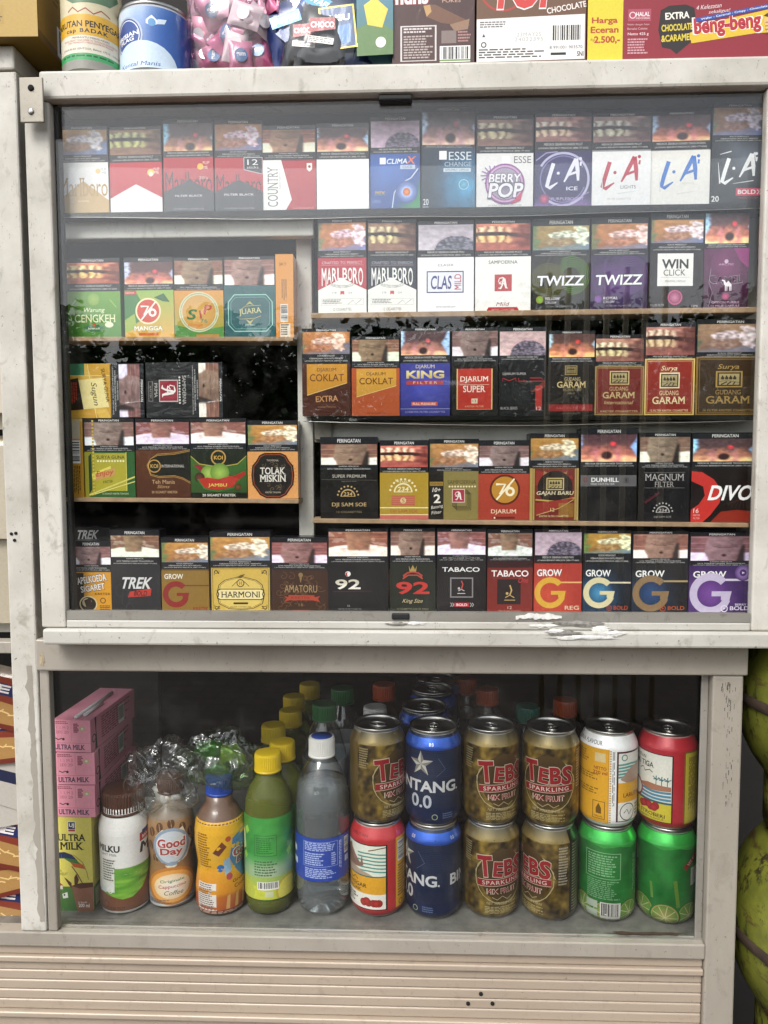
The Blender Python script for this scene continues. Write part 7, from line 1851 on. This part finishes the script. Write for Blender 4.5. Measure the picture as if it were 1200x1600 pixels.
def cylinder(px_left, py_mid, Y, lab):
    e = at(px_left, py_mid, Y)
    t = thing('gas_cylinder', (e.x + cr_, Y, e.z), lab, 'gas cylinder', 'gas cylinders stacked at the right')
    pr = [(cr_ * math.cos(a) ** .75 if math.cos(a) > 0 else 0.0, .125 * math.sin(a)) for a in [R_(-88 + q * 5.5) for q in range(33)]]
    MB().lathe(pr, 64, cap0=True, cap1=True).build('tank', gm, t)
    MB().lathe([(cr_ + .0005, -.006), (cr_ + .003, -.004), (cr_ + .003, .004), (cr_ + .0005, .006)], 64, cap0=False, cap1=False).build('weld_seam', rust, t)
    MB().lathe([(.098, -.150), (.101, -.150), (.101, -.098), (.098, -.098)], 56, cap0=False, cap1=False).build('foot_ring', gm, t)
    cl = MB()
    for s in range(3):
        a0 = R_(120 * s + 10); n = 14
        vs = []
        for q in range(n + 1):
            a = a0 + R_(90) * q / n
            for r, z in ((.080, .100), (.083, .100), (.083, .165), (.080, .165)): vs.append((r * math.cos(a), r * math.sin(a), z))
        fs = []
        for q in range(n):
            for w_ in range(4): fs.append((q * 4 + w_, q * 4 + (w_ + 1) % 4, (q + 1) * 4 + (w_ + 1) % 4, (q + 1) * 4 + w_))
        fs += [(0, 1, 2, 3), (n * 4 + 3, n * 4 + 2, n * 4 + 1, n * 4)]
        cl.add(vs, fs, '888888', True)
    cl.tube([(.0815 * math.cos(q * PI / 24), .0815 * math.sin(q * PI / 24), .166) for q in range(48)], .004, 8, closed=True)
    cl.build('collar', gm, t)
    MB().lathe([(.016, .120), (.016, .140), (.009, .142), (.009, .158), (.0, .159)], 20).build('valve', plain('brass', '8a6a30', .35, 1.0), t)
    return t
cylinder(1163, 1090, .05, 'worn yellow green gas cylinder, the upper of two')
cylinder(1149, 1450, .05, 'worn yellow green gas cylinder, the lower of two')

# ------------------------------------------------------------------ what stands round about: wall behind, trees across the street
w_ = MB(); w_.box(-4, 4, .95, 1.15, 0, 3.2, bev=.01)  # near-black colour stands for the unlit interior behind the cases
tag(w_.build('shop_wall', plain('dark_interior_wall', '25221f', .85, var=.25, scale=5), None), 'shop wall behind the cases, coloured dark for the unlit interior', 'wall')
rn = random.Random(31)
lm = plain('leaf_green', '3f5a26', .5, var=.4, scale=9); bkm = plain('bark', '4a3c2e', .9, var=.4, scale=20)
def tree(x, y, hh, cw, lab):
    t = thing('tree', (x, y, 0), lab, 'tree', 'trees across the street')
    k = MB(); k.tube([(0, 0, 0), (.05, .02, hh * .35), (-.05, .04, hh * .75)], [.16, .12, .05], 8)
    for q in range(5):
        a = q * 1.3; k.tube([(0, 0, hh * (.35 + .06 * q)), (cw * .5 * math.cos(a), cw * .5 * math.sin(a), hh * (.6 + .06 * q))], [.06, .02], 6)
    k.build('trunk', bkm, t)
    c_ = MB(); vs, fs = [], []
    cl_ = [(rn.gauss(0, cw * .33), rn.gauss(0, cw * .3), hh * rn.uniform(.34, .93), rn.uniform(.28, .55) * cw * .5) for _ in range(26)]
    for q in range(9000):
        cx, cy_, cz, r = rn.choice(cl_)
        p = Vector((rn.gauss(0, 1), rn.gauss(0, 1), rn.gauss(0, .8))); p.normalize()
        p = Vector((cx, cy_, cz)) + p * r * rn.uniform(.5, 1.05)
        d1 = Vector((rn.uniform(-1, 1), rn.uniform(-1, 1), rn.uniform(-.6, .6))).normalized() * .12
        d2 = d1.cross(Vector((rn.uniform(-1, 1), rn.uniform(-1, 1), rn.uniform(-1, 1)))).normalized() * .06
        n = len(vs); vs += [p - d1, p + d2, p + d1, p - d2]; fs.append((n, n + 1, n + 2, n + 3))
    c_.add(vs, fs, '3f5a26'); c_.build('crown', lm, t)
for x, y, hh, cw, lab in ((-9, -17, 4.6, 4.2, 'leafy tree across the street, far left'), (-4.5, -15, 4.0, 3.4, 'leafy tree across the street, left of centre'), (-.5, -16, 4.4, 4.0, 'leafy tree across the street, centre'), (4, -15, 4.2, 3.6, 'leafy tree across the street, right of centre'), (9, -17, 5.0, 4.4, 'leafy tree across the street, far right')):
    tree(x, y, hh, cw, lab)
bw = MB(); bw.box(-14, 14, -18.6, -18.3, 0, 2.3, bev=.02)  # unseen wall, added to darken the pane's reflection below the tree crowns
tag(bw.build('added_dark_wall', plain('dark_wall_render', '34332c', .9, var=.4, scale=3), None), 'added dark wall behind the trees, out of view, darkening the mirrored street', 'wall')
# unseen pole rack, added so the pane mirrors pale upright streaks
gz0, gz1 = at(950, 684, 3.0).z, at(950, 425, 3.0).z
gx0, gx1 = at(856, 550, 3.0).x, at(1037, 550, 3.0).x
gt = thing('added_pole_rack', ((gx0 + gx1) / 2, -3.0, 0), 'added rack of upright pale poles, out of view, mirrored as streaks', 'rack')
bp_ = plain('pale_pole', 'f0e4c0', .35, var=.08)
for q in range(7):
    xx = gx0 + (gx1 - gx0) * q / 6 - gt.location.x
    k_ = MB(); k_.tube([(xx, .0, .0), (xx, .0, (gz0 + gz1) / 2), (xx + .004, .0, gz1 + .02 * (q % 3))], .015, 12)
    k_.build('pole', bp_, gt)
MB().box(gx0 - gt.location.x - .06, gx1 - gt.location.x + .06, -.045, -.017, gz0 - .06, gz0, bev=.004).build('cross_bar', M['wood'], gt)
